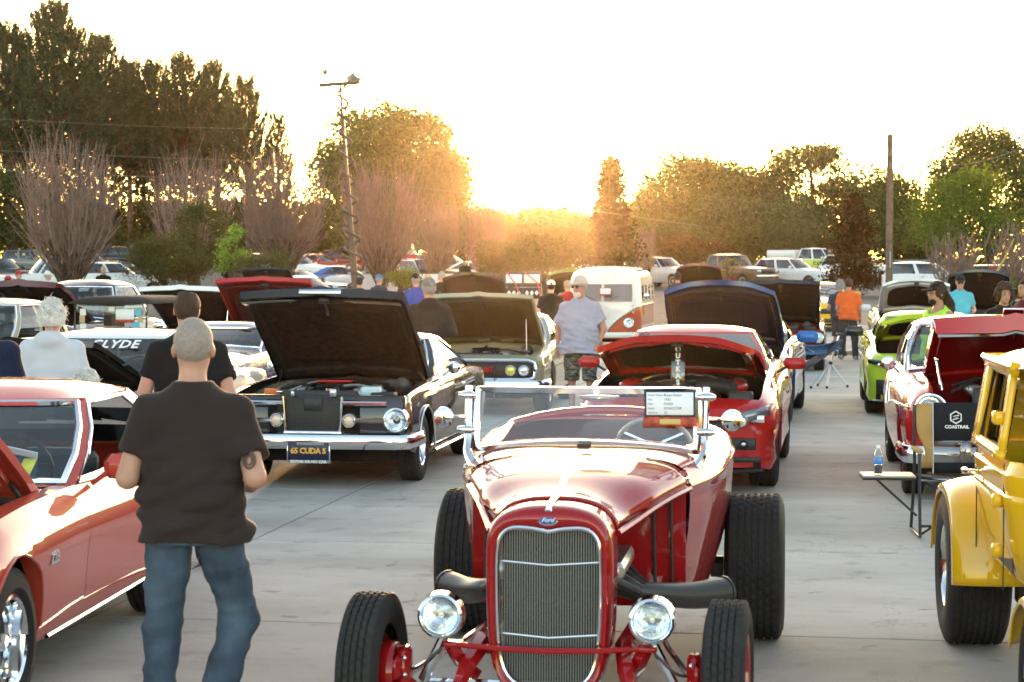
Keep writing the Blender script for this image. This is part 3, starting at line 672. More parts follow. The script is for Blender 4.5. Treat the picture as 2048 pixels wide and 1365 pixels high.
def engine(t, y0, y1, hw, z, style=0, accent=None, full=True):
    """clutter in the bay between y0 (radiator) and y1 (fire wall): each piece a part"""
    L = y1 - y0; c = (y0 + y1) / 2
    mb = MB(); mb.box((-.24, y0 + .25 * L, z - .30), (.24, y1 - .06, z - .12), .03)
    for s in (-1, 1): mb.box((s * .20 - .09, y0 + .26 * L, z - .16), (s * .20 + .09, y1 - .10, z - .06), .03)
    mb.build('engine_block', IRON, t)
    mb = MB(); mb.lathe([(0, .0), (.19, 0), (.20, .015), (.20, .075), (.19, .085), (.06, .095), (0, .10)], 28, Matrix.Translation((0, c + .02, z - .08)) @ Matrix.Rotation(-math.pi / 2, 4, 'Y'))
    ac = mb.build('air_cleaner', GLOSSBLK if style != 1 else BLACK, t)
    mb = MB(); mb.lathe([(.018, .10), (.03, .102), (.02, .12), (0, .125)], 10, Matrix.Translation((0, c + .02, z - .08)) @ Matrix.Rotation(-math.pi / 2, 4, 'Y')); mb.build('wing_nut', CHROME, ac)
    if accent:
        mb = MB(); mb.box((-.17, c - .1, z + .012), (.17, c + .14, z + .03), .01); mb.build('lid_panel', accent, ac)
    if not full: return
    for s in (-1, 1):
        mb = MB(); mb.box((s * .27 - .06, y0 + .3 * L, z - .13), (s * .27 + .06, y1 - .12, z - .05), .025)
        for k in range(5): mb.box((s * .27 - .05, y0 + .34 * L + k * .07, z - .05), (s * .27 + .05, y0 + .36 * L + k * .07, z - .042), .003)
        mb.build('valve_cover', ALLOY if style == 0 else BLACK, t)
    mb = MB(); mb.box((-.34, y0 + .02, z - .35), (.34, y0 + .07, z - .03), .015); r_ = mb.build('radiator', BLACK, t)
    mb = MB(); mb.lathe([(0, 0), (.035, 0), (.035, .02), (.02, .03), (0, .035)], 12, Matrix.Translation((.1, y0 + .045, z - .03)) @ Matrix.Rotation(-math.pi / 2, 4, 'Y')); mb.build('radiator_cap', CHROME, r_)
    mb = MB(); mb.tube(spline([(.12, y0 + .07, z - .1), (.14, y0 + .17, z - .03), (.05, y0 + .3 * L, z - .07)], 10), .028, 8); mb.build('radiator_hose', VINYL, t)
    mb = MB(); mb.box((hw - .30, y0 + .10, z - .22), (hw - .08, y0 + .28, z - .05), .015); mb.build('battery', BLACK, t)
    mb = MB(); mb.lathe([(0, 0), (.08, 0), (.09, .03), (.08, .08), (.03, .1), (0, .1)], 16, Matrix.Translation((hw - .26, y1 - .06, z - .06)) @ Matrix.Rotation(-math.pi / 2, 4, 'Z')); mb.build('brake_booster', IRON, t)
    for k in range(6):
        a = (rng.uniform(-hw + .1, hw - .1), rng.uniform(y0 + .15, y1 - .1), z - rng.uniform(.05, .15)); b = (rng.uniform(-.25, .25), rng.uniform(y0 + .3 * L, y1 - .1), z - .05)
        mb = MB(); mb.tube(spline([a, ((a[0] + b[0]) / 2, (a[1] + b[1]) / 2, z - .01), b], 9), rng.choice([.008, .012, .016]), 6); mb.build('engine_hose', rng.choice([VINYL, VINYL, IRON, ALLOY]), t)

SIDES = {'slab': [(0, .955), (.15, .985), (.45, 1.), (.75, .985), (.93, .965), (1., .94)],
         'coke': [(0, .93), (.2, .965), (.5, .985), (.66, 1.), (.85, .96), (1., .88)],
         'round': [(0, .95), (.25, .985), (.5, 1.), (.75, .98), (.92, .92), (1., .84)],
         'modern': [(0, .95), (.12, .985), (.32, .97), (.6, 1.), (.72, .99), (.9, .945), (1., .88)],
         'suv': [(0, .95), (.1, .98), (.4, .985), (.7, 1.), (.92, .97), (1., .93)]}
def car(name, label, cat, loc, rz, sp, body, group=None, accent=None):
    """sp: dict of dimensions in metres, front axle at y = 0, nose towards -y. Returns (root, helpers)."""
    t = thing(name, label, cat, loc, rz, group)
    lod = sp.get('lod', 1)
    fo, wb, ro = sp['fo'], sp['wb'], sp['ro']; y0, y1 = -fo, wb + ro
    hwf = pchip(sp['hw']); ztf = pchip(sp['zt']); zcf = pchip(sp['zc']); zbf = pchip(sp['zb'])
    prof = pchip(SIDES[sp.get('side', 'slab')])
    nb, rb = sp.get('bow', (.12, .08)); bl = sp.get('bow_len', .9)
    Rt, tw, rim = sp['wheel'][:3]; AR = sp.get('arch', Rt + .06); za = sp.get('arch_z', Rt)
    hood = sp.get('hood'); gh = sp['gh']; doors = sp.get('doors')
    ys = set(np.linspace(y0, y1, 26 if lod else 16).tolist())
    for c in (0, wb):
        for k in range(13 if lod else 7):
            ys.add(c - AR * math.cos(math.pi * k / (12 if lod else 6)))
        ys.add(c - AR - .004); ys.add(c + AR + .004)
    for d in (.0, .02, .05, .1, .17): ys.add(y0 + d); ys.add(y1 - d)
    marks = []
    if hood: marks += [hood[0], hood[1]]
    marks += [gh['yw'], gh['yrb']]
    if doors: marks += list(doors)
    GAP = .006
    ys = sorted(y for y in ys if all(abs(y - m) > .02 for m in marks))
    for m in marks: ys += [m - GAP / 2, m + GAP / 2]
    ys = sorted(ys)
    hh = sp.get('hh', .62)
    def front_y(x, z=None):           # plan bow of the nose
        w = hwf(y0 + .12); return y0 + nb * min(1, abs(x) / w) ** 2.4
    def rear_y(x):
        w = hwf(y1 - .12); return y1 - rb * min(1, abs(x) / w) ** 2.4
    def yy(y, x):
        w = hwf(y); q = min(1, abs(x) / w) ** 2.4
        a = max(0, 1 - (y - y0) / bl); b = max(0, 1 - (y1 - y) / bl)
        return y + nb * q * a - rb * q * b
    NS = 11 if lod else 7; NT1, NT2 = 4, 5
    def half(y):
        w, zt, zb, zc = hwf(y), ztf(y), zbf(y), zcf(y); low = zb
        for c in (0, wb):
            if abs(y - c) < AR: low = max(low, za + math.sqrt(max(0, AR * AR - (y - c) ** 2)))
        low = min(low, zt - .06)
        pts = [(w * prof((low - zb) / (zt - zb)) - .07, low)]
        for k in range(NS):
            f = (k / (NS - 1)); f = 1 - (1 - f) ** 1.25
            z = low + (zt - low) * f; pts.append((w * prof((z - zb) / (zt - zb)), z))
        xs = pts[-1][0]; H = min(hh, xs - .03)
        def top(x):
            u = min(1, abs(x) / xs); return zt + (zc - zt) * (1 - u ** 2.2)
        # rounded shoulder
        for k in range(1, NT1 + 1):
            x = xs + (H - xs) * k / NT1; pts.append((x, top(x)))
        for k in range(1, NT2 + 1):
            x = H * (1 - k / NT2); pts.append((x, top(x)))
        return pts, top
    rows = [half(y)[0] for y in ys]; J = len(rows[0]); jh = 1 + NS + NT1 - 1     # column index of the hood edge
    cats = {}
    def put(cat, quad):
        mb = cats.setdefault(cat, MB()); o = len(mb.v); mb.v += quad; mb.f.append((o, o + 1, o + 2, o + 3)); mb.m.append(0)
    vcache = {}
    meshes = {}
    def vid(cat, i, j, s):
        mbv = meshes.setdefault(cat, (MB(), {})); mb, d = mbv
        k = (i, j, s if rows[i][j][0] > 1e-6 else 1)
        if k not in d:
            x, z = rows[i][j]; d[k] = len(mb.v); mb.v.append((s * x, yy(ys[i], x), z))
        return d[k]
    hopen = hood and sp.get('hood_angle', 0) > 0
    for i in range(len(ys) - 1):
        ym = (ys[i] + ys[i + 1]) / 2; thin = ys[i + 1] - ys[i] < GAP * 1.2
        for j in range(J - 1):
            for s in (1, -1):
                c = 'body'
                if j >= jh and hood and hood[0] < ym < hood[1]: c = None if hopen else 'hood'
                elif j >= jh and gh['yw'] < ym < gh['yrb']: c = None
                elif doors and 2 <= j < NS and doors[0] < ym < doors[1]: c = 'door' if s > 0 else 'door.l'
                if thin and any(abs(ym - m) < GAP for m in marks):
                    if hood and j >= jh and (abs(ym - hood[0]) < GAP or abs(ym - hood[1]) < GAP): c = None
                    if doors and 2 <= j < NS and (abs(ym - doors[0]) < GAP or abs(ym - doors[1]) < GAP): c = None
                if c is None: continue
                q = [vid(c, i, j, s), vid(c, i, j + 1, s), vid(c, i + 1, j + 1, s), vid(c, i + 1, j, s)]
                if s < 0: q = q[::-1]
                if len(set(q)) == 4: meshes[c][0].f.append(tuple(q)); meshes[c][0].m.append(0)
    mb = meshes['body'][0]
    for i, e, f in ((0, 1, front_y), (len(ys) - 1, -1, rear_y)):     # nose and tail caps
        cap = []
        for j in range(J):
            x, z = rows[i][j]; cap.append([(x * k / 5, yy(ys[i], x * k / 5), z) for k in range(-5, 6)])
        mb.grid(cap, flip=e < 0)
    two = sp.get('two_tone')
    parts = {}
    for c, (m2, _) in meshes.items():
        nm = 'door' if c.startswith('door') else c
        parts[c] = m2.build(nm, body if c != 'hood' else sp.get('hood_mat', body), t, smooth=sp.get('crease', 38))
    # floor pan
    zf = sp.get('floor', .2); mb = MB(); w = hwf(wb * .5) - tw - .13
    mb.box((-w, y0 + .25, zf), (w, y1 - .22, zf + .10), .02)
    for a, b in ((AR + .03, wb - AR - .03), (y0 + .22, -AR - .03), (wb + AR + .03, y1 - .22)):
        if b - a > .06: mb.box((-hwf((a + b) / 2) * .86, a, zf + .012), (hwf((a + b) / 2) * .86, b, zf + .15), .02)
    for c in (0, wb): mb.box((-w, c - AR, zf + .1), (w, c + AR, min(ztf(c) - .12, za + AR - .03)), .02)
    mb.build('floor_pan', MATTE, t)
    # ---- wheels
    style = sp.get('rim_style', 'mag5'); rm = sp.get('rim_mat', ALLOY)
    tr = sp.get('track', hwf(0) - tw / 2 - .035); tr2 = sp.get('track_rear', hwf(wb) - tw / 2 - .035)
    Rr, twr = sp.get('rear_wheel', (Rt, tw))
    for x, y, a, b in ((tr, 0, Rt, tw), (-tr, 0, Rt, tw), (tr2, wb, Rr, twr), (-tr2, wb, Rr, twr)):
        wheel(t, x, y, a, b, rim, style, rm, detail=sp.get('tyre_detail', 1 if lod else 0), steer=sp.get('steer', 0) if y == 0 else 0)
    # ---- greenhouse
    zB = lambda y, x: half(y)[1](x) - .004
    yw, yt, yrt, yrb = gh['yw'], gh['yt'], gh['yrt'], gh['yrb']; wB, wT = gh['wB'], gh['wT']; zr, crown = gh['zr'], gh.get('crown', .06)
    pA, pC = gh.get('pA', .07), gh.get('pC', .35); bF, bT, bR = gh.get('bow', (.22, .12, .12)); yA = yw + bF; yTA = yt + bT
    yC = yrb - bR; yTC = yrt - bR * .6
    colsB, colsT, kinds = [], [], []
    NW = 6 if lod else 3
    for k in range(NW + 1):
        f = k / NW; colsB.append((f * (wB - pA * .8), yw + bF * f ** 2.2 * .9)); colsT.append((f * (wT - pA * .6), yt + bT * f ** 2.2 * .9)); kinds.append('windshield')
    kinds[-1] = 'pillar'
    sd0 = yA + pA * .55; st0 = yTA + pA * .55
    yCs = yC - pC; yTCs = yTC - gh.get('pCt', pC)
    NSD = 6 if lod else 3
    bp_ = gh.get('bpil')
    fr = [k / NSD for k in range(NSD + 1)]
    if bp_ is not None: fr = sorted(set([f for f in fr if abs(f - bp_) > .07] + [bp_ - .035, bp_ + .035]))
    for k, f in enumerate(fr):
        colsB.append((wB + .015 * math.sin(math.pi * f), sd0 + (yCs - sd0) * f)); colsT.append((wT + .01 * math.sin(math.pi * f), st0 + (yTCs - st0) * f))
        kinds.append('side' if k < len(fr) - 1 else 'pillar')
        if bp_ is not None and abs(f - (bp_ - .035)) < 1e-6: kinds[-1] = 'pillar'
    colsB.append((wB - .02, yC)); colsT.append((wT - .02, yTC)); kinds.append('pillar' if pC > .02 else 'rear')
    NRr = 4 if lod else 2
    for k in range(NRr + 1):
        f = k / NRr; colsB.append(((wB - .09) * (1 - f), yC + bR * .3 + bR * .7 * (1 - (1 - f) ** 2.2))); colsT.append(((wT - .08) * (1 - f), yTC + bR * .18 + bR * .42 * (1 - (1 - f) ** 2.2))); kinds.append('rear')
    VR = [0, .05, .35, .65, .94, 1.]
    blg = gh.get('bulge', .025)
    def col(k, s):
        (xb, yb), (xt, yt_) = colsB[k], colsT[k]; zb_ = zB(min(max(yb, y0 + .02), y1 - .02), xb) - .01; out = []
        for v in VR:
            e = blg * math.sin(math.pi * v); x = xb + (xt - xb) * v; n_ = max(.01, math.hypot(x, 1)); out.append((s * (x + e * min(1, x / .5)), yb + (yt_ - yb) * v - (e if kinds[k] == 'windshield' else -e if kinds[k] == 'rear' else 0), zb_ + (zr - zb_) * v))
        return out
    frame = MB(); panes = {'windshield': MB(), 'side_window': MB(), 'side_window.l': MB(), 'rear_window': MB()}
    edges = {}
    convert = sp.get('no_roof')
    for s in (1, -1):
        C = [col(k, s) for k in range(len(colsB))]
        for k in range(len(C) - 1):
            kd = kinds[k]
            for v in range(5):
                q = [C[k][v], C[k + 1][v], C[k + 1][v + 1], C[k][v + 1]]
                if s < 0: q = q[::-1]
                if kd == 'pillar' or v in (0, 4): frame.add(q, [(0, 1, 2, 3)])
                else: panes[{'windshield': 'windshield', 'rear': 'rear_window', 'side': 'side_window' if s > 0 else 'side_window.l'}[kd]].add(q, [(0, 1, 2, 3)])
    roof = MB(); NU, NV = (9, 8) if lod else (6, 5); rr = []
    def topx(v):   # half width along the roof
        return wT
    zsl = gh.get('roof_slope', 0.)
    for i in range(NV + 1):
        v = i / NV; row = []
        for j in range(-NU, NU + 1):
            u = j / NU
            fyu = yt + bT * abs(u) ** 2.2; ryu = yrt - bR * .6 * abs(u) ** 2.2
            g1 = (1 - abs(u) ** 3.2); g2 = 1 - abs(2 * v - 1) ** 3.2
            row.append((u * (wT + .012 * g2), fyu + (ryu - fyu) * v, zr + crown * (g1 * g2) ** .8))
        rr.append(row)
    roof.grid(rr); rmat = sp.get('roof_mat', body)
    roof.build('roof', rmat, t, smooth=60)
    frame.build('window_frame', sp.get('frame_mat', rmat), t, smooth=50)
    gm = sp.get('glass', GLASS)
    wsh = None
    for nm, m2 in panes.items():
        if m2.v and not (sp.get('side_open') and nm.startswith('side')):
            o = m2.build(nm.split('.')[0], gm if nm == 'windshield' or nm == 'rear_window' else sp.get('side_glass', gm), t, smooth=60)
            if nm == 'windshield': wsh = o
    trim = sp.get('trim')
    if trim:
        mb = MB(); 
        path = [Vector(col(k, -1)[1]) for k in range(NW, -1, -1)] + [Vector(col(k, 1)[1]) for k in range(1, NW + 1)] + [Vector(col(NW, 1)[v]) for v in (2, 3)] + [Vector(col(k, 1)[4]) for k in range(NW, -1, -1)] + [Vector(col(k, -1)[4]) for k in range(1, NW + 1)] + [Vector(col(NW, -1)[v]) for v in (3, 2)]
        mb.tube([p + Vector((0, -.012, .004)) for p in path], sp.get('trim_r', .014), 6, closed=True); mb.build('windshield_trim', trim, wsh)
        k0 = NW + 1; k1 = NW + len(fr)
        for s in (1, -1):
            mb = MB(); path = [Vector(col(k, s)[1]) for k in range(k0, k1 + 1)] + [Vector(col(k1, s)[v]) for v in (2, 3)] + [Vector(col(k, s)[4]) for k in range(k1, k0 - 1, -1)] + [Vector(col(k0, s)[v]) for v in (3, 2)]
            mb.tube([p + Vector((s * .008, 0, 0)) for p in path], .010, 6, closed=True); mb.build('side_window_trim', trim, t)
    # ---- hood raised on its hinges
    H = {}
    if hopen:
        a, b = hood; ang = sp['hood_angle']; hinge = Vector((0, b, zB(b, .3) + sp.get('hinge_up', .0)))
        NL, NX = 10, 12; up, dn = [], []; pk = sp.get('hood_peak', 0.); th = sp.get('hood_thick', .035)
        hb_ = min(hh, hwf(b) * .86); scoop = sp.get('hood_scoop', 0)
        for i in range(NL + 1):
            f = i / NL; y = b + (a - b) * f; ru, rd = [], []
            for j in range(-NX, NX + 1):
                u = j / NX; wy = hh - sp.get('hood_taper', 0.) * f ** 2
                x = u * wy; ynose = -sp.get('hood_nose', .05) * (1 - abs(u) ** 2) * f ** 3
                z = half(min(max(y, y0 + .02), y1))[1](x) + pk * (1 - min(1, abs(u) / .18)) * 1 + scoop * (max(0, 1 - (abs(u) / .3) ** 4)) * min(1, 4 * f, 4 * (1.02 - f))
                if sp.get('hood_chamfer'): z -= sp['hood_chamfer'] * max(0, abs(u) - .55) / .45 * f
                ru.append((x, y + ynose - b, z - hinge.z)); rd.append((x * .985, y + ynose * .8 - b + .012 * f, z - th * (1 if 0 < i < NL else 1.5) - hinge.z))
            up.append(ru); dn.append(rd)
        mb = MB(); mb.grid(up); mb.grid(dn, flip=True)
        rim_ = up[0] + [r[-1] for r in up[1:]] + up[-1][-2::-1] + [r[0] for r in up[-2:0:-1]]; rim2 = dn[0] + [r[-1] for r in dn[1:]] + dn[-1][-2::-1] + [r[0] for r in dn[-2:0:-1]]
        mb.grid([rim_ + [rim_[0]], rim2 + [rim2[0]]])
        hm = mb.build('hood', [sp.get('hood_mat', body)], t, loc=hinge, rot=(-R(ang), 0, 0), smooth=35)
        # inner panel and pad on the underside
        def under(u, f, dz):
            i = f * NL; k = min(int(i), NL - 1); q = i - k; w = (u + 1) * NX; m_ = min(int(w), 2 * NX - 1); e = w - m_
            p = Vector(dn[k][m_]).lerp(Vector(dn[k][m_ + 1]), e).lerp(Vector(dn[k + 1][m_]).lerp(Vector(dn[k + 1][m_ + 1]), e), q); p.z -= dz; return p
        um = sp.get('under_mat', MATTE)
        mb = MB(); mb.grid([[under(-.965 + 1.93 * k / 14, .03 + .93 * i / 9, .006) for k in range(15)] for i in range(10)], flip=True); inner = mb.build('hood_inner_panel', um, hm, smooth=40)
        mb = MB()
        for us in ((-.9, -.84), (.84, .9)): mb.grid([[under(us[0], .05 + .88 * i / 8, .008), under(us[0] + .01, .05 + .88 * i / 8, .03), under(us[1] - .01, .05 + .88 * i / 8, .03), under(us[1], .05 + .88 * i / 8, .008)] for i in range(9)])
        for fs in ((.06, .12), (.84, .92)): mb.grid([[under(-.86 + 1.72 * i / 12, fs[0], .008), under(-.86 + 1.72 * i / 12, fs[0] + .01, .032), under(-.86 + 1.72 * i / 12, fs[1] - .01, .032), under(-.86 + 1.72 * i / 12, fs[1], .008)] for i in range(13)])
        mb.build('hood_brace', um, hm, smooth=40)
        if sp.get('pad', True):
            mb = MB(); N_ = 20; ring = []
            for k in range(N_ * 2):
                th_ = 2 * math.pi * k / (N_ * 2); cx, cy = math.cos(th_), math.sin(th_); e = .35
                ring.append((.78 * math.copysign(abs(cx) ** e, cx), .48 + .31 * math.copysign(abs(cy) ** e, cy)))
            rws = [[under(u * k, .48 + (f - .48) * k, .022 if k < .97 else .008) for u, f in ring] for k in (1., .96, .8, .6, .4, .2, .02)]
            mb.grid(rws, closed_u=True); mb.build('hood_pad', sp.get('pad_mat', PAD), hm, smooth=60)
        p1 = under(.02, .93, .03); p2 = under(.02, .83, .07)
        mb = MB(); mb.tube([p1, p2, p2 + Vector((0, .03, -.03))], .012, 6); mb.box(tuple(p1 + Vector((-.05, -.03, -.02))), tuple(p1 + Vector((.05, .03, .004))), .005); mb.build('hood_latch', IRON, hm)
        H['hood'] = hm; H['under'] = under
        # bay tub
        bz = sp.get('bay_z', .42); mb = MB(); ya, yb = a + .0, b - .0
        def lip(y, s): w = min(hh, hwf(y) - .05); return (s * (w - .002), yy(y, w), half(y)[1](w) - .012)
        Ls = [ya + (yb - ya) * k / 8 for k in range(9)]
        for s in (1, -1): mb.grid([[lip(y, s), (s * (hh - .06), yy(y, hh), bz + .22), (s * (hh - .16), yy(y, hh), bz)] for y in Ls], flip=s < 0)
        mb.grid([[(x, yb - .004, z_) for z_ in (half(yb)[1](x) - .012, bz + .1, bz)] for x in np.linspace(-hh + .01, hh - .01, 7)])
        mb.grid([[(x, yy(ya, x) + .004, z_) for z_ in (half(ya)[1](x) - .012, bz + .1, bz)] for x in np.linspace(-hh + .01, hh - .01, 7)], flip=True)
        mb.grid([[(x, ya, bz), (x, yb, bz)] for x in np.linspace(-hh, hh, 5)])
        mb.build('engine_bay', sp.get('bay_mat', MATTE), t, smooth=30)
        engine(t, ya + .04, yb - .03, hh, zB((a + b) / 2, .4) - .02, sp.get('eng', 0), accent, full=lod > 0)
        s = 1
        for s in (1, -1):
            mb = MB(); e = under(.9 * s, .12, .02); e = Vector((e.x, e.y * math.cos(R(ang)) + e.z * math.sin(R(ang)), -e.y * math.sin(R(ang)) + e.z * math.cos(R(ang)))) + hinge
            mb.tube([(s * (hh - .03), b - .10, hinge.z - .10), tuple(e)], .014, 5); mb.build('hood_hinge', BLACK, t)
    # ---- interior
    if sp.get('interior', True):
        sm = sp.get('seat_mat', VINYL)
        ysf = (yA + yCs) / 2 - .05; zs = sp.get('seat_z', zf + .25)
        for s in (-1, 1):
            mb = MB(); mb.box((s * .36 - .24, ysf - .25, zs - .12), (s * .36 + .24, ysf + .3, zs + .02), .05)
            mb.box((s * .36 - .23, ysf + .22, zs), (s * .36 + .23, ysf + .36, zs + .52), .05); mb.build('seat', sm, t)
        mb = MB(); mb.box((-wB + .1, yA - .02, zB(yw, .3) - .22), (wB - .1, yA + .28, zB(yw, .3) - .02), .04); mb.build('dashboard', sp.get('dash_mat', VINYL), t)
        mb = MB(); M = Matrix.Translation((.36, yA + .42, zB(yw, .3) + .03)) @ Matrix.Rotation(R(-65), 4, 'X')
        mb.tube([M @ Vector((.19 * math.cos(2 * math.pi * k / 20), .19 * math.sin(2 * math.pi * k / 20), 0)) for k in range(20)], .013, 6, closed=True)
        mb.tube([M @ Vector((-.18, 0, 0)), M @ Vector((.18, 0, 0))], .012, 5); mb.tube([M @ Vector((0, 0, 0)), M @ Vector((0, -.0, -.3))], .02, 6)
        mb.build('steering_wheel', BLACK, t)
    if sp.get('interior', True):
        for s in (1, -1):
            mb = MB(); ya_, yb_ = yw + .06, yC - .05; mb.grid([[(s * (min(hwf(y) * .93, hwf(y) - .06)), y, zf + .1), (s * (hwf(y) * .90), y, ztf(y) - .10), (s * (wB - .015), y, ztf(y) - .012)] for y in np.linspace(ya_, yb_, 7)]); mb.build('interior_trim', sm, t)
    if doors:
        for s in (1, -1):
            yd = doors[1] - .12; zd = sp.get('handle_z', ztf(yd) - .13); xd = hwf(yd) * prof((zd - zbf(yd)) / (ztf(yd) - zbf(yd)))
            mb = MB(); mb.box((s * (xd + .002) - .012, yd - .07, zd - .014), (s * (xd + .002) + .02, yd + .06, zd + .014), .008); mb.build('door_handle', sp.get('handle_mat', CHROME), parts.get('door' if s > 0 else 'door.l', t))
    H.update(dict(t=t, half=half, hwf=hwf, ztf=ztf, front_y=front_y, rear_y=rear_y, yy=yy, zB=zB, col=col, y0=y0, y1=y1, wB=wB, yA=yA, prof=prof, zbf=zbf, wsh=wsh, parts=parts, hh=hh))
    return t, H
def side_x(H, y, z): return H['hwf'](y) * H['prof']((z - H['zbf'](y)) / (H['ztf'](y) - H['zbf'](y)))
def round_lamp(t, x, y, z, r, bezel=CHROME, lens=LENS, depth=.05, name='headlight', tilt=0.):
    M = Matrix.Translation((x, y, z)) @ Matrix.Rotation(math.pi / 2, 4, 'Z') @ Matrix.Rotation(0, 4, 'Y')   # local +x -> +y ; lamp looks to -y
    mb = MB(); mb.lathe([(r * .80, -.0), (r * .90, -.014), (r, -.008), (r * 1.06, depth)], 28, M); b = mb.build(name, bezel, t)
    mb = MB(); mb.lathe([(0, -.022), (r * .3, -.020), (r * .55, -.015), (r * .75, -.006), (r * .82, .004)], 28, M); 
    if lens is LENS and r > .08:
        mb = MB(); mb.lathe([(0, .055), (r * .14, .053), (r * .3, .047), (r * .5, .034), (r * .66, .018), (r * .80, -.004)], 28, M); mb.build('reflector', REFL, b)
        mb = MB(); mb.sphere((x, y + .035, z), r * .13, 10, 8); mb.build('bulb', STEEL, b)
        mb = MB(); mb.lathe([(0, -.024), (r * .3, -.022), (r * .55, -.017), (r * .75, -.008), (r * .82, .002)], 28, M); mb.build('lens', LGLASS, b)
    else: mb.build('lens', lens, b)
    return b
def bumper(t, H, z, h=.10, w=None, off=.05, wrap=.35, m=CHROME, r=.045, rear=False, name='bumper', droop=0.):
    w = w or H['hwf'](H['y0'] + .15) * .99; f = H['rear_y'] if rear else H['front_y']; sg = -1 if rear else 1
    pts = []
    ye = (f(w) + sg * wrap)
    pts.append((-w - .02, ye, z)); 
    for k in range(-10, 11):
        x = w * k / 10; pts.append((x * (1 if abs(k) < 10 else .99), f(x) - sg * off * (1 if abs(k) < 10 else .2), z - droop * (1 - (x / w) ** 2)))
    pts.append((w + .02, ye, z)); mb = MB()
    mb.tube(pts, r, 8, sq=(h / 2 / r * 1.08, 1.)); return mb.build(name, m, t, smooth=50)
def mirror(t, H, s, m, y=None, size=(.11, .07), out=.12, stalk=CHROME, cup=False, z=None):
    y = y if y is not None else H['yA'] + .28; zb = z or H['zB'](y, H['hwf'](y) * .9) + .06; x = H['hwf'](y) * .93
    mb = MB(); mb.tube([(s * (x - .02), y, zb - .07), (s * (x + out * .6), y - .01, zb)], .014, 6); st = mb.build('mirror', stalk, t)
    mb = MB()
    if cup:
        mb.lathe([(0, .05), (size[1] * .7, .04), (size[1], 0), (size[1] * .94, -.008), (0, -.010)], 20, Matrix.Translation((s * (x + out), y, zb + .02)) @ Matrix.Rotation(-math.pi / 2, 4, 'Z'))
    else:
        mb.box((s * (x + out) - size[0], y - .05, zb - size[1] * .5), (s * (x + out) + size[0], y + .06, zb + size[1]), .04)
    mb.build('mirror_housing', m, st)
    return st
def plate(t, x, y, z, w=.30, h=.15, col=WHITEP, txt=None, tm=None):
    mb = MB(); mb.box((x - w / 2, y - .006, z - h / 2), (x + w / 2, y + .006, z + h / 2), .003); p = mb.build('license_plate', col, t)
    if txt: text_obj(txt, 'plate_text', h * .55, tm or BLACK, p, (x, y - .008, z), spacing=1.0)
    return p
# ================================================================ people: smooth implicit bodies, clothes as their own shells
def surface_nets(f, org, h):
    nx, ny, nz = f.shape; s = f < 0
    c = [s[i:nx - 1 + i, j:ny - 1 + j, k:nz - 1 + k] for i in (0, 1) for j in (0, 1) for k in (0, 1)]
    cnt = sum(a.astype(np.int8) for a in c); act = (cnt > 0) & (cnt < 8)
    idx = -np.ones(act.shape, dtype=np.int64); ii = np.argwhere(act); idx[act] = np.arange(len(ii))
    acc = np.zeros((len(ii), 3)); n = np.zeros(len(ii)); I, J, K = ii.T
    for ax in range(3):
        for a in (0, 1):
            for b in (0, 1):
                o0 = [0, 0, 0]; o1 = [0, 0, 0]; oth = [x for x in range(3) if x != ax]
                o0[oth[0]] = o1[oth[0]] = a; o0[oth[1]] = o1[oth[1]] = b; o1[ax] = 1
                v0 = f[I + o0[0], J + o0[1], K + o0[2]]; v1 = f[I + o1[0], J + o1[1], K + o1[2]]
                m = (v0 < 0) != (v1 < 0); t = np.where(m, v0 / np.where(m, v0 - v1, 1), 0)
                p = np.zeros((len(ii), 3)); p[:, oth[0]] = a; p[:, oth[1]] = b; p[:, ax] = t
                acc += p * m[:, None]; n += m
    V = (ii + acc / n[:, None]) * h + np.asarray(org)
    F = []
    for ax in range(3):
        o = [x for x in range(3) if x != ax]
        sl0 = [slice(None)] * 3; sl1 = [slice(None)] * 3; sl0[ax] = slice(0, -1); sl1[ax] = slice(1, None)
        d = s[tuple(sl0)] != s[tuple(sl1)]; e = np.argwhere(d)
        e = e[(e[:, o[0]] > 0) & (e[:, o[1]] > 0) & (e[:, o[0]] < f.shape[o[0]] - 1) & (e[:, o[1]] < f.shape[o[1]] - 1)]
        if not len(e): continue
        inside = s[e[:, 0], e[:, 1], e[:, 2]]
        def cell(da, db): q = e.copy(); q[:, o[0]] -= da; q[:, o[1]] -= db; return idx[q[:, 0], q[:, 1], q[:, 2]]
        Q = np.stack([cell(1, 1), cell(0, 1), cell(0, 0), cell(1, 0)], 1)
        fl = inside if ax != 1 else ~inside
        Q[~fl] = Q[~fl][:, ::-1]; F.append(Q)
    F = np.concatenate(F); F = F[(F >= 0).all(1)]
    return V, F
def smin(a, b, k):
    h = np.clip(.5 + .5 * (b - a) / k, 0, 1); return b + (a - b) * h - k * h * (1 - h)
def tcap(P, a, b, ra, rb):
    a = np.asarray(a, float); b = np.asarray(b, float); ab = b - a; t = np.clip(((P - a) @ ab) / max(ab @ ab, 1e-9), 0, 1)
    return np.linalg.norm(P - a - t[..., None] * ab, axis=-1) - (ra + (rb - ra) * t)
def ell(P, c, r):
    q = (P - np.asarray(c)) / np.asarray(r); k = np.linalg.norm(q, axis=-1); return (k - 1) * min(r)
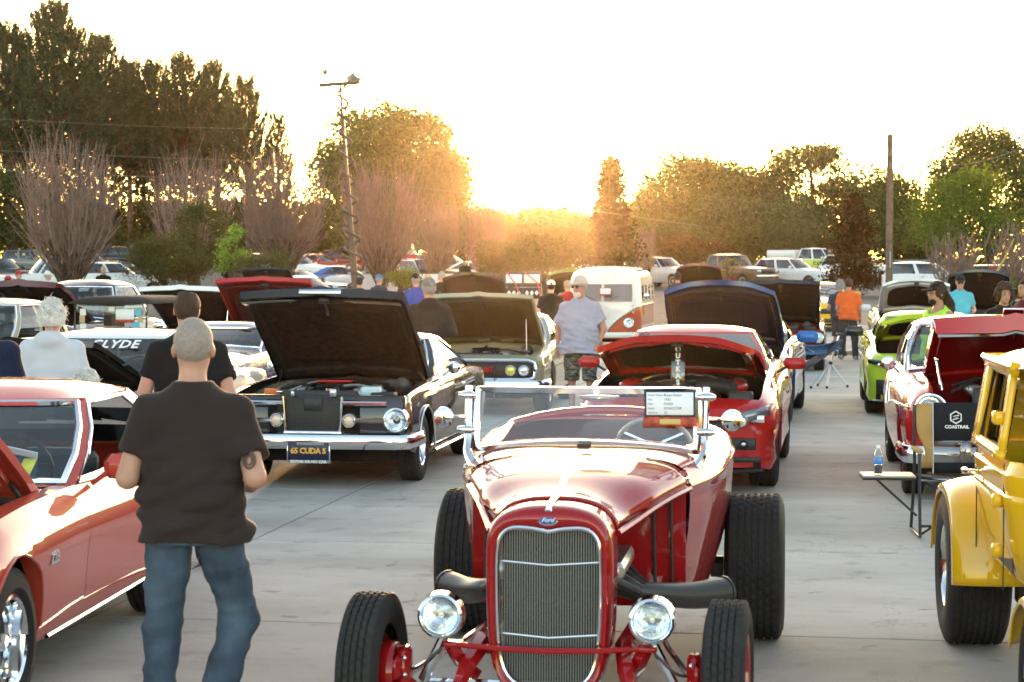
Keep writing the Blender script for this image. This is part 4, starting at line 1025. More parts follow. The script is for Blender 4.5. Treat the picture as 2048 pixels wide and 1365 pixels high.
def stack(P, secs, pw=2.4, cx=0., cy=0.):
    """upright trunk from (z, rx, ry, oy) sections, superelliptic in plan"""
    z = P[..., 2]; Z = [s[0] for s in secs]; rx = np.interp(z, Z, [s[1] for s in secs]); ry = np.interp(z, Z, [s[2] for s in secs]); oy = np.interp(z, Z, [s[3] if len(s) > 3 else 0 for s in secs])
    q = (np.abs((P[..., 0] - cx) / rx) ** pw + np.abs((P[..., 1] - cy - oy) / ry) ** pw) ** (1 / pw)
    d = (q - 1) * np.minimum(rx, ry)
    return np.maximum(d, np.maximum(Z[0] - z, z - Z[-1]))
def waves(P, seed, fr, amp, n=7, squash=(1, 1, 1)):
    rs = np.random.RandomState(seed); o = 0
    for _ in range(n):
        k = rs.normal(size=3) * fr * np.array(squash); o = o + np.sin(P @ k + rs.uniform(0, 6.3))
    return o * amp / n ** .5
def mesh_from(fn, lo, hi, h, name):
    """coarse pass first, the fine grid is filled only near the surface"""
    lo = np.array(lo, dtype=float); B = 4; nb = np.ceil((np.array(hi) - lo) / (h * B)).astype(int) + 1; n = nb * B
    C = np.stack(np.meshgrid(*[lo[i] + h * (B * np.arange(nb[i]) + (B - 1) / 2) for i in range(3)], indexing='ij'), -1).reshape(-1, 3)
    dc = fn(C); near = np.abs(dc) < h * B * 1.25
    f = np.repeat(np.repeat(np.repeat(dc.reshape(nb), B, 0), B, 1), B, 2)
    off = np.stack(np.meshgrid(*[np.arange(B)] * 3, indexing='ij'), -1).reshape(-1, 3)
    bi = np.argwhere(near.reshape(nb)); gi = (bi[:, None, :] * B + off[None]).reshape(-1, 3)
    f[gi[:, 0], gi[:, 1], gi[:, 2]] = fn(lo + gi * h)
    V, F = surface_nets(f, lo, h); return npmesh(name, V, F, True)
SKIN = mat('skin_fair', (.46, .24, .17), rough=.55, sss=.12, noise=(9., .12)); SKIN2 = mat('skin_tanned', (.40, .20, .13), rough=.55, sss=.1, noise=(9., .12))
def cloth(name, col, bump=.25, noise=.12): return mat(name, col, rough=.92, spec=.15, sheen=.06, noise=(5., noise), bump=(160., bump * .3))
def jeans_mat():
    m, n, l, p = newmat('faded_denim'); tc = n.new('ShaderNodeTexCoord'); t = n.new('ShaderNodeTexNoise'); t.inputs['Scale'].default_value = 4.; t.inputs['Detail'].default_value = 6; l.new(tc.outputs['Object'], t.inputs[0])
    r = n.new('ShaderNodeValToRGB'); r.color_ramp.elements[0].position = .33; r.color_ramp.elements[0].color = (.018, .031, .054, 1); r.color_ramp.elements[1].position = .72; r.color_ramp.elements[1].color = (.075, .115, .165, 1); l.new(t.outputs[0], r.inputs[0]); l.new(r.outputs[0], p.inputs['Base Color'])
    p.inputs['Roughness'].default_value = .9; w = n.new('ShaderNodeTexNoise'); w.inputs['Scale'].default_value = 260; l.new(tc.outputs['Object'], w.inputs[0]); b = n.new('ShaderNodeBump'); b.inputs['Strength'].default_value = .3; b.inputs['Distance'].default_value = .01; l.new(w.outputs[0], b.inputs['Height']); l.new(b.outputs[0], p.inputs['Normal']); return m
DENIM = jeans_mat()
def camo_mat():
    m, n, l, p = newmat('camouflage_cloth'); tc = n.new('ShaderNodeTexCoord'); mp = n.new('ShaderNodeMapping'); mp.inputs['Scale'].default_value = (1, 1, 2.2); l.new(tc.outputs['Object'], mp.inputs[0]); t = n.new('ShaderNodeTexNoise'); t.inputs['Scale'].default_value = 11.; t.inputs['Detail'].default_value = 2; l.new(mp.outputs[0], t.inputs[0])
    r = n.new('ShaderNodeValToRGB'); r.color_ramp.interpolation = 'CONSTANT'; e = r.color_ramp.elements; e[0].color = (.035, .035, .03, 1); e[1].position = .44; e[1].color = (.10, .10, .08, 1)
    for ps, c in ((.53, (.19, .18, .15, 1)), (.60, (.06, .055, .045, 1))): x = e.new(ps); x.color = c
    l.new(t.outputs[0], r.inputs[0]); l.new(r.outputs[0], p.inputs['Base Color']); p.inputs['Roughness'].default_value = .95; return m
HAIRS = {k: mat('hair_' + k, c, rough=.7, spec=.3, noise=(60., .14), bump=(110., .8)) for k, c in dict(white=(.62, .60, .57), grey=(.28, .27, .26), brown=(.05, .028, .016), dark=(.022, .016, .012), blonde=(.50, .36, .18), stubble=(.31, .255, .225)).items()}
def person(label, u, Y, face=180., H=1.75, build=1., top=None, bottom=None, skin=SKIN, hair='brown', hair_style='short', cap=None, arms=None, legs=None, res=.022,
           sleeves='short', shorts=False, head_turn=0., nod=0., z0=None, group='visitors of the car show', glasses=False, beard=None, hood=False, tank=False, crouch=0., lean=0., X=None, seedn=0, shoes=None, fine=False, hem=.86, loose=1.0):
    """face: 0 looks at the camera, 180 shows the back. Local axes: figure faces -y, x to its own left when seen from the front."""
    k = H / 1.75; t = thing('person', label, 'person', (gx(u, Y) if X is None else X, Y, gz(Y) if z0 is None else z0), R(face), group, scale=k)
    b = build; arms = arms or {}; legs = legs or {}; cz = -crouch
    hip = np.array([0, 0, .93 + cz]); L = lambda y, z: lean * max(0, z - .93) + y
    sh = {s: np.array([s * (.178 * (1 + .45 * (b - 1))), L(.01, 1.37), 1.378 + cz]) for s in (1, -1)}
    el, wr, kn, an = {}, {}, {}, {}
    for s in (1, -1):
        a = arms.get(s, ((.06, .02, -.29), (.02, -.06, -.26))); el[s] = sh[s] + np.array([s * a[0][0], a[0][1], a[0][2]]); wr[s] = el[s] + np.array([s * a[1][0], a[1][1], a[1][2]])
        g = legs.get(s, ((.0, -.01, -.44), (.01, .02, -.41))); hp = np.array([s * .095 * b ** .5, 0, .92 + cz]); kn[s] = hp + np.array([s * g[0][0], g[0][1], g[0][2]]); an[s] = kn[s] + np.array([s * g[1][0], g[1][1], g[1][2]])
        if not crouch: an[s][2] = max(an[s][2], .075)
    hc = np.array([0, L(-.02, 1.63), 1.635 + cz]); nk = np.array([0, L(.015, 1.46), 1.47 + cz])
    ct, st_ = math.cos(R(head_turn)), math.sin(R(head_turn)); cn, sn = math.cos(R(nod)), math.sin(R(nod))
    def hl(P):      # into head space
        q = P - hc; x, y, z = q[..., 0] * ct + q[..., 1] * st_, -q[..., 0] * st_ + q[..., 1] * ct, q[..., 2]; return np.stack([x, y * cn + z * sn, -y * sn + z * cn], -1)
    def hp_(p): x, y, z = p; y, z = y * cn - z * sn, y * sn + z * cn; return hc + np.array([x * ct - y * st_, x * st_ + y * ct, z])
    def head(P):
        q = hl(P); d = ell(q, (0, .012, .022), (.076, .098, .098)); d = smin(d, ell(q, (0, -.03, -.05), (.058, .066, .075)), .035)
        d = smin(d, ell(q, (0, -.095, -.028), (.014, .022, .026)), .016)                                      # nose
        d = smin(d, ell(q, (0, -.078, .018), (.055, .022, .014)), .02)                                         # brow
        d = smin(d, ell(q, (0, -.088, -.072), (.026, .012, .010)), .012)                                       # lips
        d = smin(d, ell(q, (0, -.078, -.108), (.024, .018, .016)), .02)                                        # chin
        for s in (1, -1):
            d = np.maximum(d, -ell(q, (s * .031, -.103, -.002), (.017, .016, .011)))                           # eye hollow
            d = smin(d, ell(q, (s * .031, -.080, -.003), (.013, .013, .010)), .006)
            d = smin(d, ell(q, (s * .081, .012, -.012), (.010, .022, .033)), .008)                             # ear
        return d
    tz = [(.90, .155 * b, .112 * b), (1.0, .158 * b, .118 * b), (1.10, .155 * b, .118 * b, -.012 * (b - 1) * 6), (1.22, .165 * b ** .7, .118 * b ** .8, -.006), (1.34, .182 * b ** .5, .112), (1.40, .168 * b ** .3, .095, .008), (1.45, .112, .072, .012), (1.49, .066, .058, .014), (1.53, .05, .05, .012)]
    def trunk(P, g=0., secs=tz):
        Q = P.copy(); Q[..., 2] -= cz; Q[..., 1] -= lean * np.maximum(0, Q[..., 2] - .93); return stack(Q, secs, 2.3) - g
    def armf(P, s, g=0., upto=1.):
        d = tcap(P, sh[s], el[s], (.054 + g) * b ** .4, (.043 + g) * b ** .3)
        return d if upto < 1 else smin(d, tcap(P, el[s], wr[s], .042 + g, .028 + g), .02)
    def handf(P, s):
        d_ = wr[s] - el[s]; d_ = d_ / np.linalg.norm(d_); fw = np.array([0, -1, 0]) - d_ * (-d_[1]); fw = fw / (np.linalg.norm(fw) + 1e-6); sd = np.cross(d_, fw)
        pc = wr[s] + d_ * .05; r = tcap(P, wr[s] + d_ * .01, pc + d_ * .02, .026, .032)
        for q, (o, ln) in enumerate(((.027, .062), (.010, .072), (-.008, .068), (-.025, .052))):
            k0 = pc + fw * o + d_ * .03; k1 = k0 + d_ * ln * .5 + sd * s * .008; k2 = k1 + d_ * ln * .35 + sd * s * .03; r = smin(r, np.minimum(tcap(P, k0, k1, .0095, .009), tcap(P, k1, k2, .009, .0075)), .006)
        th = pc + fw * .03 - d_ * .01; r = smin(r, tcap(P, th, th + d_ * .035 + fw * .022, .012, .009), .008); return r
    def legf(P, s, g=0.):
        hp = np.array([s * .092 * b ** .5, .005, .90 + cz]); d = tcap(P, hp, kn[s], (.088 + g) * b ** .5, .058 + g); return smin(d, tcap(P, kn[s], an[s], .056 + g, .040 + g), .03)
    def body(P):
        d = smin(trunk(P, -.012), head(P), .02); d = smin(d, tcap(P, nk - np.array([0, 0, .03]), hc + np.array([0, .015, -.06]), .056, .054), .025)
        for s in (1, -1):
            d = smin(d, armf(P, s), .035); d = smin(d, handf(P, s), .012); d = smin(d, legf(P, s, -.006), .03)
            d = smin(d, tcap(P, an[s] + np.array([0, .02, -.03]), an[s] + np.array([0, -.13, -.045]), .032, .028), .02)
        return d
    allp = np.array([hc + [0, 0, .16], *[v for dct in (sh, el, wr, kn, an) for v in dct.values()]]); lo = allp.min(0) - .24; hi = allp.max(0) + .2; lo[2] = max(lo[2], -.05)
    obj('body', mesh_from(body, lo, hi, res if not fine else res * .8, 'body'), skin, t)
    # ---- upper garment
    if top is not None:
        gap = .012 * loose
        hz = hem + cz
        def shirt(P):
            secs = [(hz - .02, (.200 if not tank else .176) * b, .150 * b, -.004), (1.0, .178 * b, .140 * b, -.012 * b), (1.12, .172 * b, .132 * b, -.022 * (b - .6)), (1.24, .178 * b ** .7, .128 * b ** .8, -.008), (1.34, .188 * b ** .5, .118), (1.40, .184 * b ** .4, .102, .008), (1.43, .165 * b ** .35, .090, .010), (1.455, .120, .078, .012), (1.478, .086, .068, .014), (1.492, .073, .064, .014)]
            secs = [(z if i else hem - .02, *r) for i, (z, *r) in enumerate(secs)]
            d = trunk(P, gap * .6, secs)
            for s in (1, -1):
                if tank: d = np.maximum(d, -tcap(P, sh[s] + np.array([s * .02, 0, -.06]), sh[s] + np.array([s * .1, 0, -.03]), .085, .12)); continue
                if sleeves == 'short':
                    a = sh[s]; e = el[s]; v = (e - a); ln = np.linalg.norm(v); v = v / ln; dd = tcap(P, a, a + v * ln * .72, .058 * b ** .4 + gap * .3, .061 * b ** .3 + gap * .6); dd = np.maximum(dd, ((P - a) @ v) - ln * .66)
                else: dd = armf(P, s, .016 + gap * .4); v = wr[s] - el[s]; ln = np.linalg.norm(v); v = v / ln; dd = np.where(((P - el[s]) @ v) > ln * .97, .05, dd)
                d = smin(d, dd, .045)
            if hood: d = smin(d, ell(P, (0, L(.075, 1.46), 1.455 + cz), (.125, .075, .075)), .04)
            zz = P[..., 2] - cz
            d = d + waves(P, 5 + seedn, 15, .0085 * loose, 7, (1, 1, .6)) * np.clip((1.46 - zz) * 4, .1, 1) - np.abs(waves(P, 9 + seedn, 26, .013 * loose, 5, (.5, .5, 1.1))) * np.clip(1.5 - np.abs(zz - .98) * 4, .25, 1.2)
            d = np.maximum(d, hz - P[..., 2] + .012 * np.sin(P[..., 0] * 9 + 1))
            d = np.maximum(d, -ell(P, (0, L(-.03, 1.5), (1.53 if not tank else 1.46) + cz), (.075 if not tank else .11, .085, .055 if not tank else .13)))
            return d
        sm = obj('shirt' if not hood else 'hooded_jacket', mesh_from(shirt, lo - .03, np.minimum(hi + .03, [9, 9, 1.62 + cz]), res, 'shirt'), top, t)
    # ---- trousers or shorts
    if bottom is not None:
        def pants(P):
            d = trunk(P, .01, [(.84, .160 * b, .116 * b), (.95, .156 * b, .114 * b), (1.03, .150 * b, .106 * b), (1.05, .14 * b, .10 * b)])
            for s in (1, -1):
                hp = np.array([s * .088 * b ** .5, .008, .90 + cz]); d2 = tcap(P, hp, kn[s], .106 * b ** .5, .082 if not shorts else .100)
                if not shorts: d2 = smin(d2, tcap(P, kn[s], an[s] + np.array([0, 0, -.02]), .082, .078), .04)
                d = smin(d, d2, .03)
            d = d + waves(P, 15 + seedn, 17, .0065, 7, (.6, .6, 1.3)) + np.abs(waves(P, 19 + seedn, 26, .011, 5, (.4, .4, 1.3)))
            if fine:
                q = P - np.array([0, 0, cz]); ax = np.abs(q[..., 0]); pk = (ax > .03) & (ax < .03 + .115 + (q[..., 2] - .69) * .08) & (q[..., 2] > .655 + np.abs(ax - .085) * .25) & (q[..., 2] < .80) & (q[..., 1] > 0)
                d = d - .0045 * pk + .006 * np.exp(-(q[..., 0] / .006) ** 2) * (q[..., 1] > 0) * (q[..., 2] > .7)
            if shorts:
                for s in (1, -1): pass
                d = np.maximum(d, (min(kn[1][2], kn[-1][2]) - .02) - P[..., 2])
            else: d = np.maximum(d, .035 - P[..., 2])
            return d
        obj('shorts' if shorts else 'trousers', mesh_from(pants, lo - .02, np.minimum(hi, [9, 9, 1.12 + cz]), res, 'trousers'), bottom, t)
    # ---- shoes
    shm = shoes or BLACK
    for s in (1, -1):
        a = an[s]; z_ = a[2] - .075
        def shoe(P): return np.maximum(smin(tcap(P, a + np.array([0, .045, -.035]), a + np.array([s * .02, -.15, -.048]), .046, .042), tcap(P, a + np.array([0, .01, .0]), a + np.array([0, .0, -.03]), .050, .045), .02), (z_ - P[..., 2]))
        obj('shoe', mesh_from(shoe, a - np.array([.1, .24, .09]), a + np.array([.1, .12, .08]), max(res * .7, .012), 'shoe'), shm, t)
    # ---- hair, cap, glasses, beard
    hm = HAIRS[hair] if isinstance(hair, str) else hair
    if hair_style:
        thick = dict(short=.010, buzz=.0025, balding=.007, full=.022, curly=.045, bob=.03, long=.016)[hair_style]
        def hairf(P):
            q = hl(P); d = ell(q, (0, .014, .026), (.078 + thick, .100 + thick, .100 + thick * 1.2))
            if hair_style in ('bob', 'curly', 'full'): d = smin(d, ell(q, (0, .05, -.02), (.085 + thick * .6, .07 + thick * .5, .09)), .03)
            amp = dict(short=.003, buzz=.0008, balding=.003, full=.010, curly=.016, bob=.010, long=.006)[hair_style]; d = d + waves(P, 3 + seedn, 70 if hair_style != 'curly' else 60, amp, 7)
            line = -.035 + .5 * np.maximum(0, q[..., 2] - .05)             # keep it off the face
            d = np.maximum(d, -(q[..., 1] + .055 - .0 * q[..., 2]) * 1.0 + np.maximum(0, .075 - q[..., 2]) * 0 - np.where(q[..., 2] > .062, .06, 0))
            d = np.maximum(d, -.075 - (.03 if hair_style in ('bob', 'long', 'curly') else 0) - q[..., 2] + np.maximum(0, -q[..., 1] + .02) * 1.1)
            if hair_style == 'balding': d = np.maximum(d, -ell(q, (0, -.02, .125), (.062, .085, .05)))
            return d
        obj('hair', mesh_from(hairf, hc - .19, hc + .19, max(.008, res * .45), 'hair'), hm, t)
        if hair_style in ('full', 'curly', 'bob') and res < .025:
            rs = np.random.RandomState(12 + seedn); mb = MB()
            for i in range(320):
                d_ = rs.normal(size=3); d_ /= np.linalg.norm(d_)
                if d_[2] < -.35 or (d_[1] < -.35 and d_[2] < .55): continue
                p0 = d_ * np.array([.078, .100, .100]) + np.array([0, .014, .026]) + d_ * thick * .7; tg = np.cross(d_, rs.normal(size=3)); p1 = p0 + d_ * .014 + tg * .016; p2 = p1 + d_ * .012 * (1 if hair_style != 'bob' else .2) + tg * .018 + np.array([0, 0, -.01])
                mb.tube([hp_(p0), hp_(p1), hp_(p2)], [.004, .0035, .0015], 3, caps=False)
            o = mb.build('hair_wisps', hm, t); o['kind'] = 'stuff'
        if hair_style == 'long':
            rs = np.random.RandomState(5); mb = MB()
            for i in range(70):
                a0 = hp_((rs.uniform(-.07, .07), .085 + rs.uniform(0, .03), rs.uniform(-.06, .03))); e = hp_((rs.uniform(-.10, .10), .13 + rs.uniform(0, .07), -.30 - rs.uniform(0, .14))); m_ = (a0 + e) / 2 + np.array([rs.uniform(-.03, .03), .05, .02]); m2_ = a0 * .3 + e * .7 + rs.normal(size=3) * .025
                mb.tube(spline([tuple(a0), tuple(m_), tuple(m2_), tuple(e)], 9), [.014, .016, .017, .017, .016, .014, .012, .009, .004], 5)
            o = mb.build('ponytail', hm, t)
    if cap is not None:
        def capf(P):
            q = hl(P); d = ell(q, (0, .012, .034), (.092, .114, .108)); d = np.maximum(d, .030 - q[..., 2]); br = np.maximum(ell(q, (0, -.115, .034), (.078, .085, .016)), q[..., 1] + .07); return np.minimum(d, br) + waves(P, 4, 40, .001, 5)
        cm, flip = cap if isinstance(cap, tuple) else (cap, False)
        obj('cap', mesh_from(capf, hc - .24, hc + .24, max(.008, res * .45), 'cap'), cm, t)
    if abs(((face + head_turn + 180) % 360) - 180) < 100 and not glasses:
        for s in (1, -1):
            mb = MB(); mb.sphere(tuple(hp_((s * .031, -.0925, -.003))), .0085, 8, 6, (1.3, .5, .75)); mb.build('eye', HAIRS['dark'], t)
            mb = MB(); mb.tube([hp_((s * x_, -.098 + .35 * (x_ - .03) ** 2 / .03, .020 + .003 * (x_ > .02))) for x_ in (.012, .03, .05)], .0055, 5); mb.build('eyebrow', hm, t)
        mb = MB(); mb.tube([hp_((x_, -.099, -.072)) for x_ in (-.022, 0, .022)], .0035, 5); mb.build('mouth', mat('lip', (.25, .08, .06), rough=.5), t)
    if glasses:
        mb = MB()
        for s in (1, -1):
            mb.add([hp_((s * (.031 + .026 * math.cos(a)), -.112 + .012 * abs(math.cos(a)) * (1 if True else 0), -.002 + .020 * math.sin(a))) for a in np.linspace(0, 2 * math.pi, 13)[:-1]], [tuple(range(12))])
            mb.tube([hp_((s * .056, -.10, .004)), hp_((s * .084, .01, .0))], .003, 5)
        mb.tube([hp_((-.01, -.112, .0)), hp_((.01, -.112, .0))], .003, 5); mb.build('sunglasses', GLOSSBLK, t)
    if beard:
        def bf(P): q = hl(P); d = ell(q, (0, -.048, -.088), (.050, .058, .052)); d = np.maximum(d, q[..., 1] + .03); d = np.maximum(d, -ell(q, (0, -.10, -.066), (.020, .03, .007))); return np.maximum(d, q[..., 2] + .052) + waves(P, 8, 90, .002, 6)
        obj('beard', mesh_from(bf, hc - .17, hc + .1, max(.008, res * .45), 'beard'), HAIRS[beard], t)
    return t, dict(sh=sh, el=el, wr=wr, hc=hc, k=k)
# ================================================================ the cars of the show
def place(u, Y, dx=0.):      # photo column at depth Y -> location on the ground
    return (gx(u, Y) + dx, Y, gz(Y))
RED_B = paint('bright_red_paint', (.40, .012, .012)); CORAL = paint('coral_red_paint', (.52, .07, .045)); DRED = paint('candy_red_paint', (.30, .006, .008))
BLKP = paint('black_paint', (.008, .008, .009)); SAGE = paint('sage_green_paint', (.27, .29, .19)); BLUEP = paint('deep_blue_paint', (.015, .045, .16))
BLUEL = paint('racing_blue_paint', (.02, .16, .50)); LIME = paint('lime_paint', (.50, .64, .04)); WHT = paint('white_paint', (.72, .73, .74))
SILV = paint('silver_paint', (.50, .51, .53), .5); YEL = paint('yellow_paint', (.80, .45, .012)); MAROON = paint('maroon_paint', (.085, .010, .014))
CREAM = paint('cream_white_paint', (.70, .71, .68)); ORED = paint('orange_red_paint', (.44, .06, .022)); TAN = paint('tan_paint', (.50, .38, .23)); PALEB = paint('pale_blue_paint', (.42, .50, .62))
SHOW = 'show cars parked on the concrete'
def wipers(t, H, xs=(-.35, .28), m=STEEL):
    for x in xs:
        yb = H['gh_yw'] - .05; z = H['zB'](yb, .3) + .02
        mb = MB(); mb.tube([(x, yb, z), (x - .42, yb + .04, z + .05)], .009, 5); mb.build('wiper', m, t)

# ---- black fastback with its hood up, plate 65 CUDA S
SP = dict(fo=.80, wb=2.69, ro=1.28, side='slab', crease=33, tyre_detail=1,
    hw=[(-.80, .86), (-.62, .88), (0, .89), (1.3, .89), (2.7, .885), (3.6, .86), (3.97, .80)],
    zt=[(-.80, .80), (-.6, .845), (0, .885), (.9, .91), (2.7, .93), (3.97, .86)],
    zc=[(-.80, .78), (-.6, .85), (0, .93), (.9, .975), (2.7, .96), (3.97, .86)],
    zb=[(-.80, .42), (-.5, .30), (0, .27), (2.7, .26), (3.97, .36)], bow=(.05, .06), floor=.22,
    wheel=(.325, .20, .185), arch=.365, rim_style='mag5', rim_mat=CHROME, trim=CHROME, trim_r=.016, handle_mat=CHROME,
    hood=(-.70, .86), hood_angle=36, hh=.77, hood_nose=.07, hood_peak=.025, under_mat=MATTE, bay_mat=GLOSSBLK, hood_thick=.05,
    doors=(.98, 2.15), gh=dict(yw=.90, yt=1.52, yrt=2.45, yrb=3.6, wB=.73, wT=.585, zr=1.27, crown=.065, pC=.10, pCt=.3, bpil=None, bow=(.20, .10, .25)))
t, H = car('black_fastback', 'black classic fastback with raised hood and blue number plate', 'car', place(668, 18.75), R(-8.5), SP, BLKP, SHOW, accent=REDLENS)
H['gh_yw'] = .90; fy = H['front_y']
wipers(t, H)
mb = MB(); mb.box((-.84, -.79, .36), (.84, -.70, .84), .02); mb.build('front_valance', GLOSSBLK, t)
GRILD = mat('grille_dark', (.02, .019, .018), rough=.5)
mb = MB()
for k in range(22): mb.box((-.26, -.815, .50 + k * .0145), (.26, -.80, .506 + k * .0145))
o = mb.build('radiator_grille', GRILD, t, smooth=0); o['kind'] = 'stuff'
mb = MB(); mb.box((-.27, -.812, .46), (.27, -.795, .82), .01); mb.build('grille_backing', BLACK, t)
for s in (-1, 1):
    mb = MB(); mb.tube([(s * .275, -.835, .83), (s * .245, -.835, .46)], .012, 6); mb.build('grille_post', CHROME, t)
    for z in (.47, .615, .77):
        mb = MB(); mb.tube([(s * .275, -.83, z), (s * .68, -.822, z)], .024, 8, sq=(.9, 1.)); mb.build('grille_bar', CHROME, t)
    round_lamp(t, s * .765, -.835, .625, .112); round_lamp(t, s * .335, -.84, .615, .062, name='parking_light', lens=mat('parking_lens', (.75, .55, .4), rough=.2, coat=1.))
    for k, x in enumerate((.25, .5)):
        mb = MB(); mb.sphere((s * x, -.885, .455), .012, 8, 6); mb.build('bumper_bolt', CHROME, t)
    mb = MB(); mb.tube(spline([(s * (H['hwf'](y) + .004), y, z) for y, z in ((-.37, .30), (-.36, .42), (-.25, .61), (0, .70), (.25, .61), (.36, .42), (.37, .30))], 16), .012, 6); mb.build('wheel_arch_trim', CHROME, t)
    mb = MB(); mb.tube([(s * .885, .42, .25), (s * .885, 2.25, .25)], .018, 6); mb.build('sill_trim', CHROME, t)
    mb = MB(); mb.box((s * .18 - .02, -.84, .83), (s * .18 + .035, -.80, .90), .004) if s > 0 else mb.box((-.2, -.84, .83), (-.17, -.80, .88), .004); mb.build('hood_catch', STEEL, t)
bumper(t, H, .425, .13, off=.075, wrap=.45, w=.875); 
mb = MB(); mb.box((-.27, -.855, .490), (.27, -.80, .52), .008); mb.build('grille_sill', CHROME, t)
mb = MB(); mb.box((-.085, -.83, .70), (.085, -.81, .82), .006); mb.build('centre_bracket', BLACK, t)
mb = MB(); mb.box((-.40, -.60, .845), (.15, -.585, .865), .004); mb.build('core_support_strip', CHROME, t)
mb = MB(); mb.box((.36, -.50, .80), (.54, -.34, .90), .02); mb.build('washer_bottle', mat('pale_plastic', (.5, .62, .66), rough=.4), t)
mb = MB(); mb.box((-.56, -.45, .80), (-.42, -.38, .87), .01); mb.build('coolant_label', mat('orange_plastic', (.6, .12, .02), rough=.5), t)
NAVY = mat('plate_navy', (.014, .017, .05), rough=.4); PLY = mat('plate_yellow', (.75, .42, .06), rough=.5)
p = plate(t, -.02, -.905, .335, .40, .20, CHROME)
mb = MB(); mb.box((-.21, -.916, .262), (.17, -.909, .425), .002); mb.build('plate_panel', NAVY, p)
text_obj('65 CUDA S', 'plate_text', .070, PLY, p, (-.02, -.920, .345), spacing=.95, bold=.003)
text_obj('MOPAR OR NO CAR', 'plate_text', .036, WHITEP, p, (-.02, -.916, .248), bold=.0012)
for s in (1, -1): mirror(t, H, s, CHROME, y=1.22, size=(.08, .065), out=.10, cup=True)
# light grey leading edge of the hood and its chrome lip
un = H['under']; hm = H['hood']
for s in (-1, 1):
    mb = MB(); mb.grid([[un(s * (.32 + .66 * k / 8), .93, .035 if k else .012), un(s * (.32 + .66 * k / 8), 1., .045)] for k in range(9)]); mb.build('hood_lip', mat('grey_black_paint', (.05, .052, .06), rough=.3, coat=1.), hm, solid=.008)
oc = un(0, 1., -.03); mb = MB(); mb.box((-.20, oc.y - .02, oc.z - .03), (.20, oc.y + .02, oc.z + .02), .008); mb.build('hood_ornament', CHROME, hm)

# ---- bright red late-model coupe with its hood up and the OUTKAST acrylic sign
SPM = dict(fo=.95, wb=2.72, ro=1.12, side='modern', crease=35, 
    hw=[(-.95, .70), (-.85, .80), (-.6, .885), (0, .925), (1.3, .925), (2.7, .945), (3.4, .90), (3.84, .80)],
    zt=[(-.95, .66), (-.88, .74), (-.6, .83), (0, .915), (1., .975), (2.7, 1.03), (3.84, .98)],
    zc=[(-.95, .66), (-.88, .75), (-.6, .86), (0, .955), (.9, 1.03), (2.7, 1.05), (3.84, 1.)],
    zb=[(-.95, .24), (-.6, .20), (0, .22), (2.7, .24), (3.84, .36)], bow=(.22, .14), bow_len=1.0, floor=.17,
    wheel=(.345, .25, .235), arch=.385, rim_style='multi', rim_mat=BLACK, glass=GLASS, handle_mat=RED_B,
    hood=(-.66, .88), hood_angle=19, hh=.76, hood_taper=.06, hood_nose=.13, hood_scoop=.04, under_mat=RED_B, bay_mat=MATTE, pad_mat=MATTE, eng=1, hood_chamfer=.06,
    doors=(.95, 2.15), gh=dict(yw=.92, yt=1.62, yrt=2.6, yrb=3.35, wB=.76, wT=.58, zr=1.35, crown=.06, pC=.30, pCt=.25, bpil=None, bow=(.24, .12, .12)))
t, H = car('red_coupe', 'bright red late-model coupe with raised hood and vertical acrylic sign', 'car', place(1362, 18.3), R(-9.5), SPM, RED_B, SHOW)
fy = H['front_y']
def facia_panel(name, m, x0, x1, z0, z1, H, parent, off=.012, n=8, inset=0., y0=None):
    """panel that follows the bow of the nose"""
    f = H['front_y']; mb = MB(); mb.grid([[(x0 + (x1 - x0) * k / n, f(x0 + (x1 - x0) * k / n) - off + inset * (z - z0), z) for z in (z0, (z0 + z1) / 2, z1)] for k in range(n + 1)])
    return mb.build(name, m, parent, solid=.01)
facia_panel('grille', GRILD, -.46, .46, .50, .665, H, t); facia_panel('lower_grille', BLACK, -.44, .44, .27, .36, H, t)
mb = MB(); mb.tube([(x, fy(x) - .03, .675) for x in np.linspace(-.48, .48, 9)], .018, 6); mb.build('grille_rim', RED_B, t)
mb = MB(); mb.box((.20, fy(.22) - .035, .585), (.245, fy(.22) - .02, .645), .006); mb.tube([(.16, fy(.2) - .03, .60), (.29, fy(.25) - .03, .59)], .007, 5); mb.build('grille_emblem', CHROME, t)
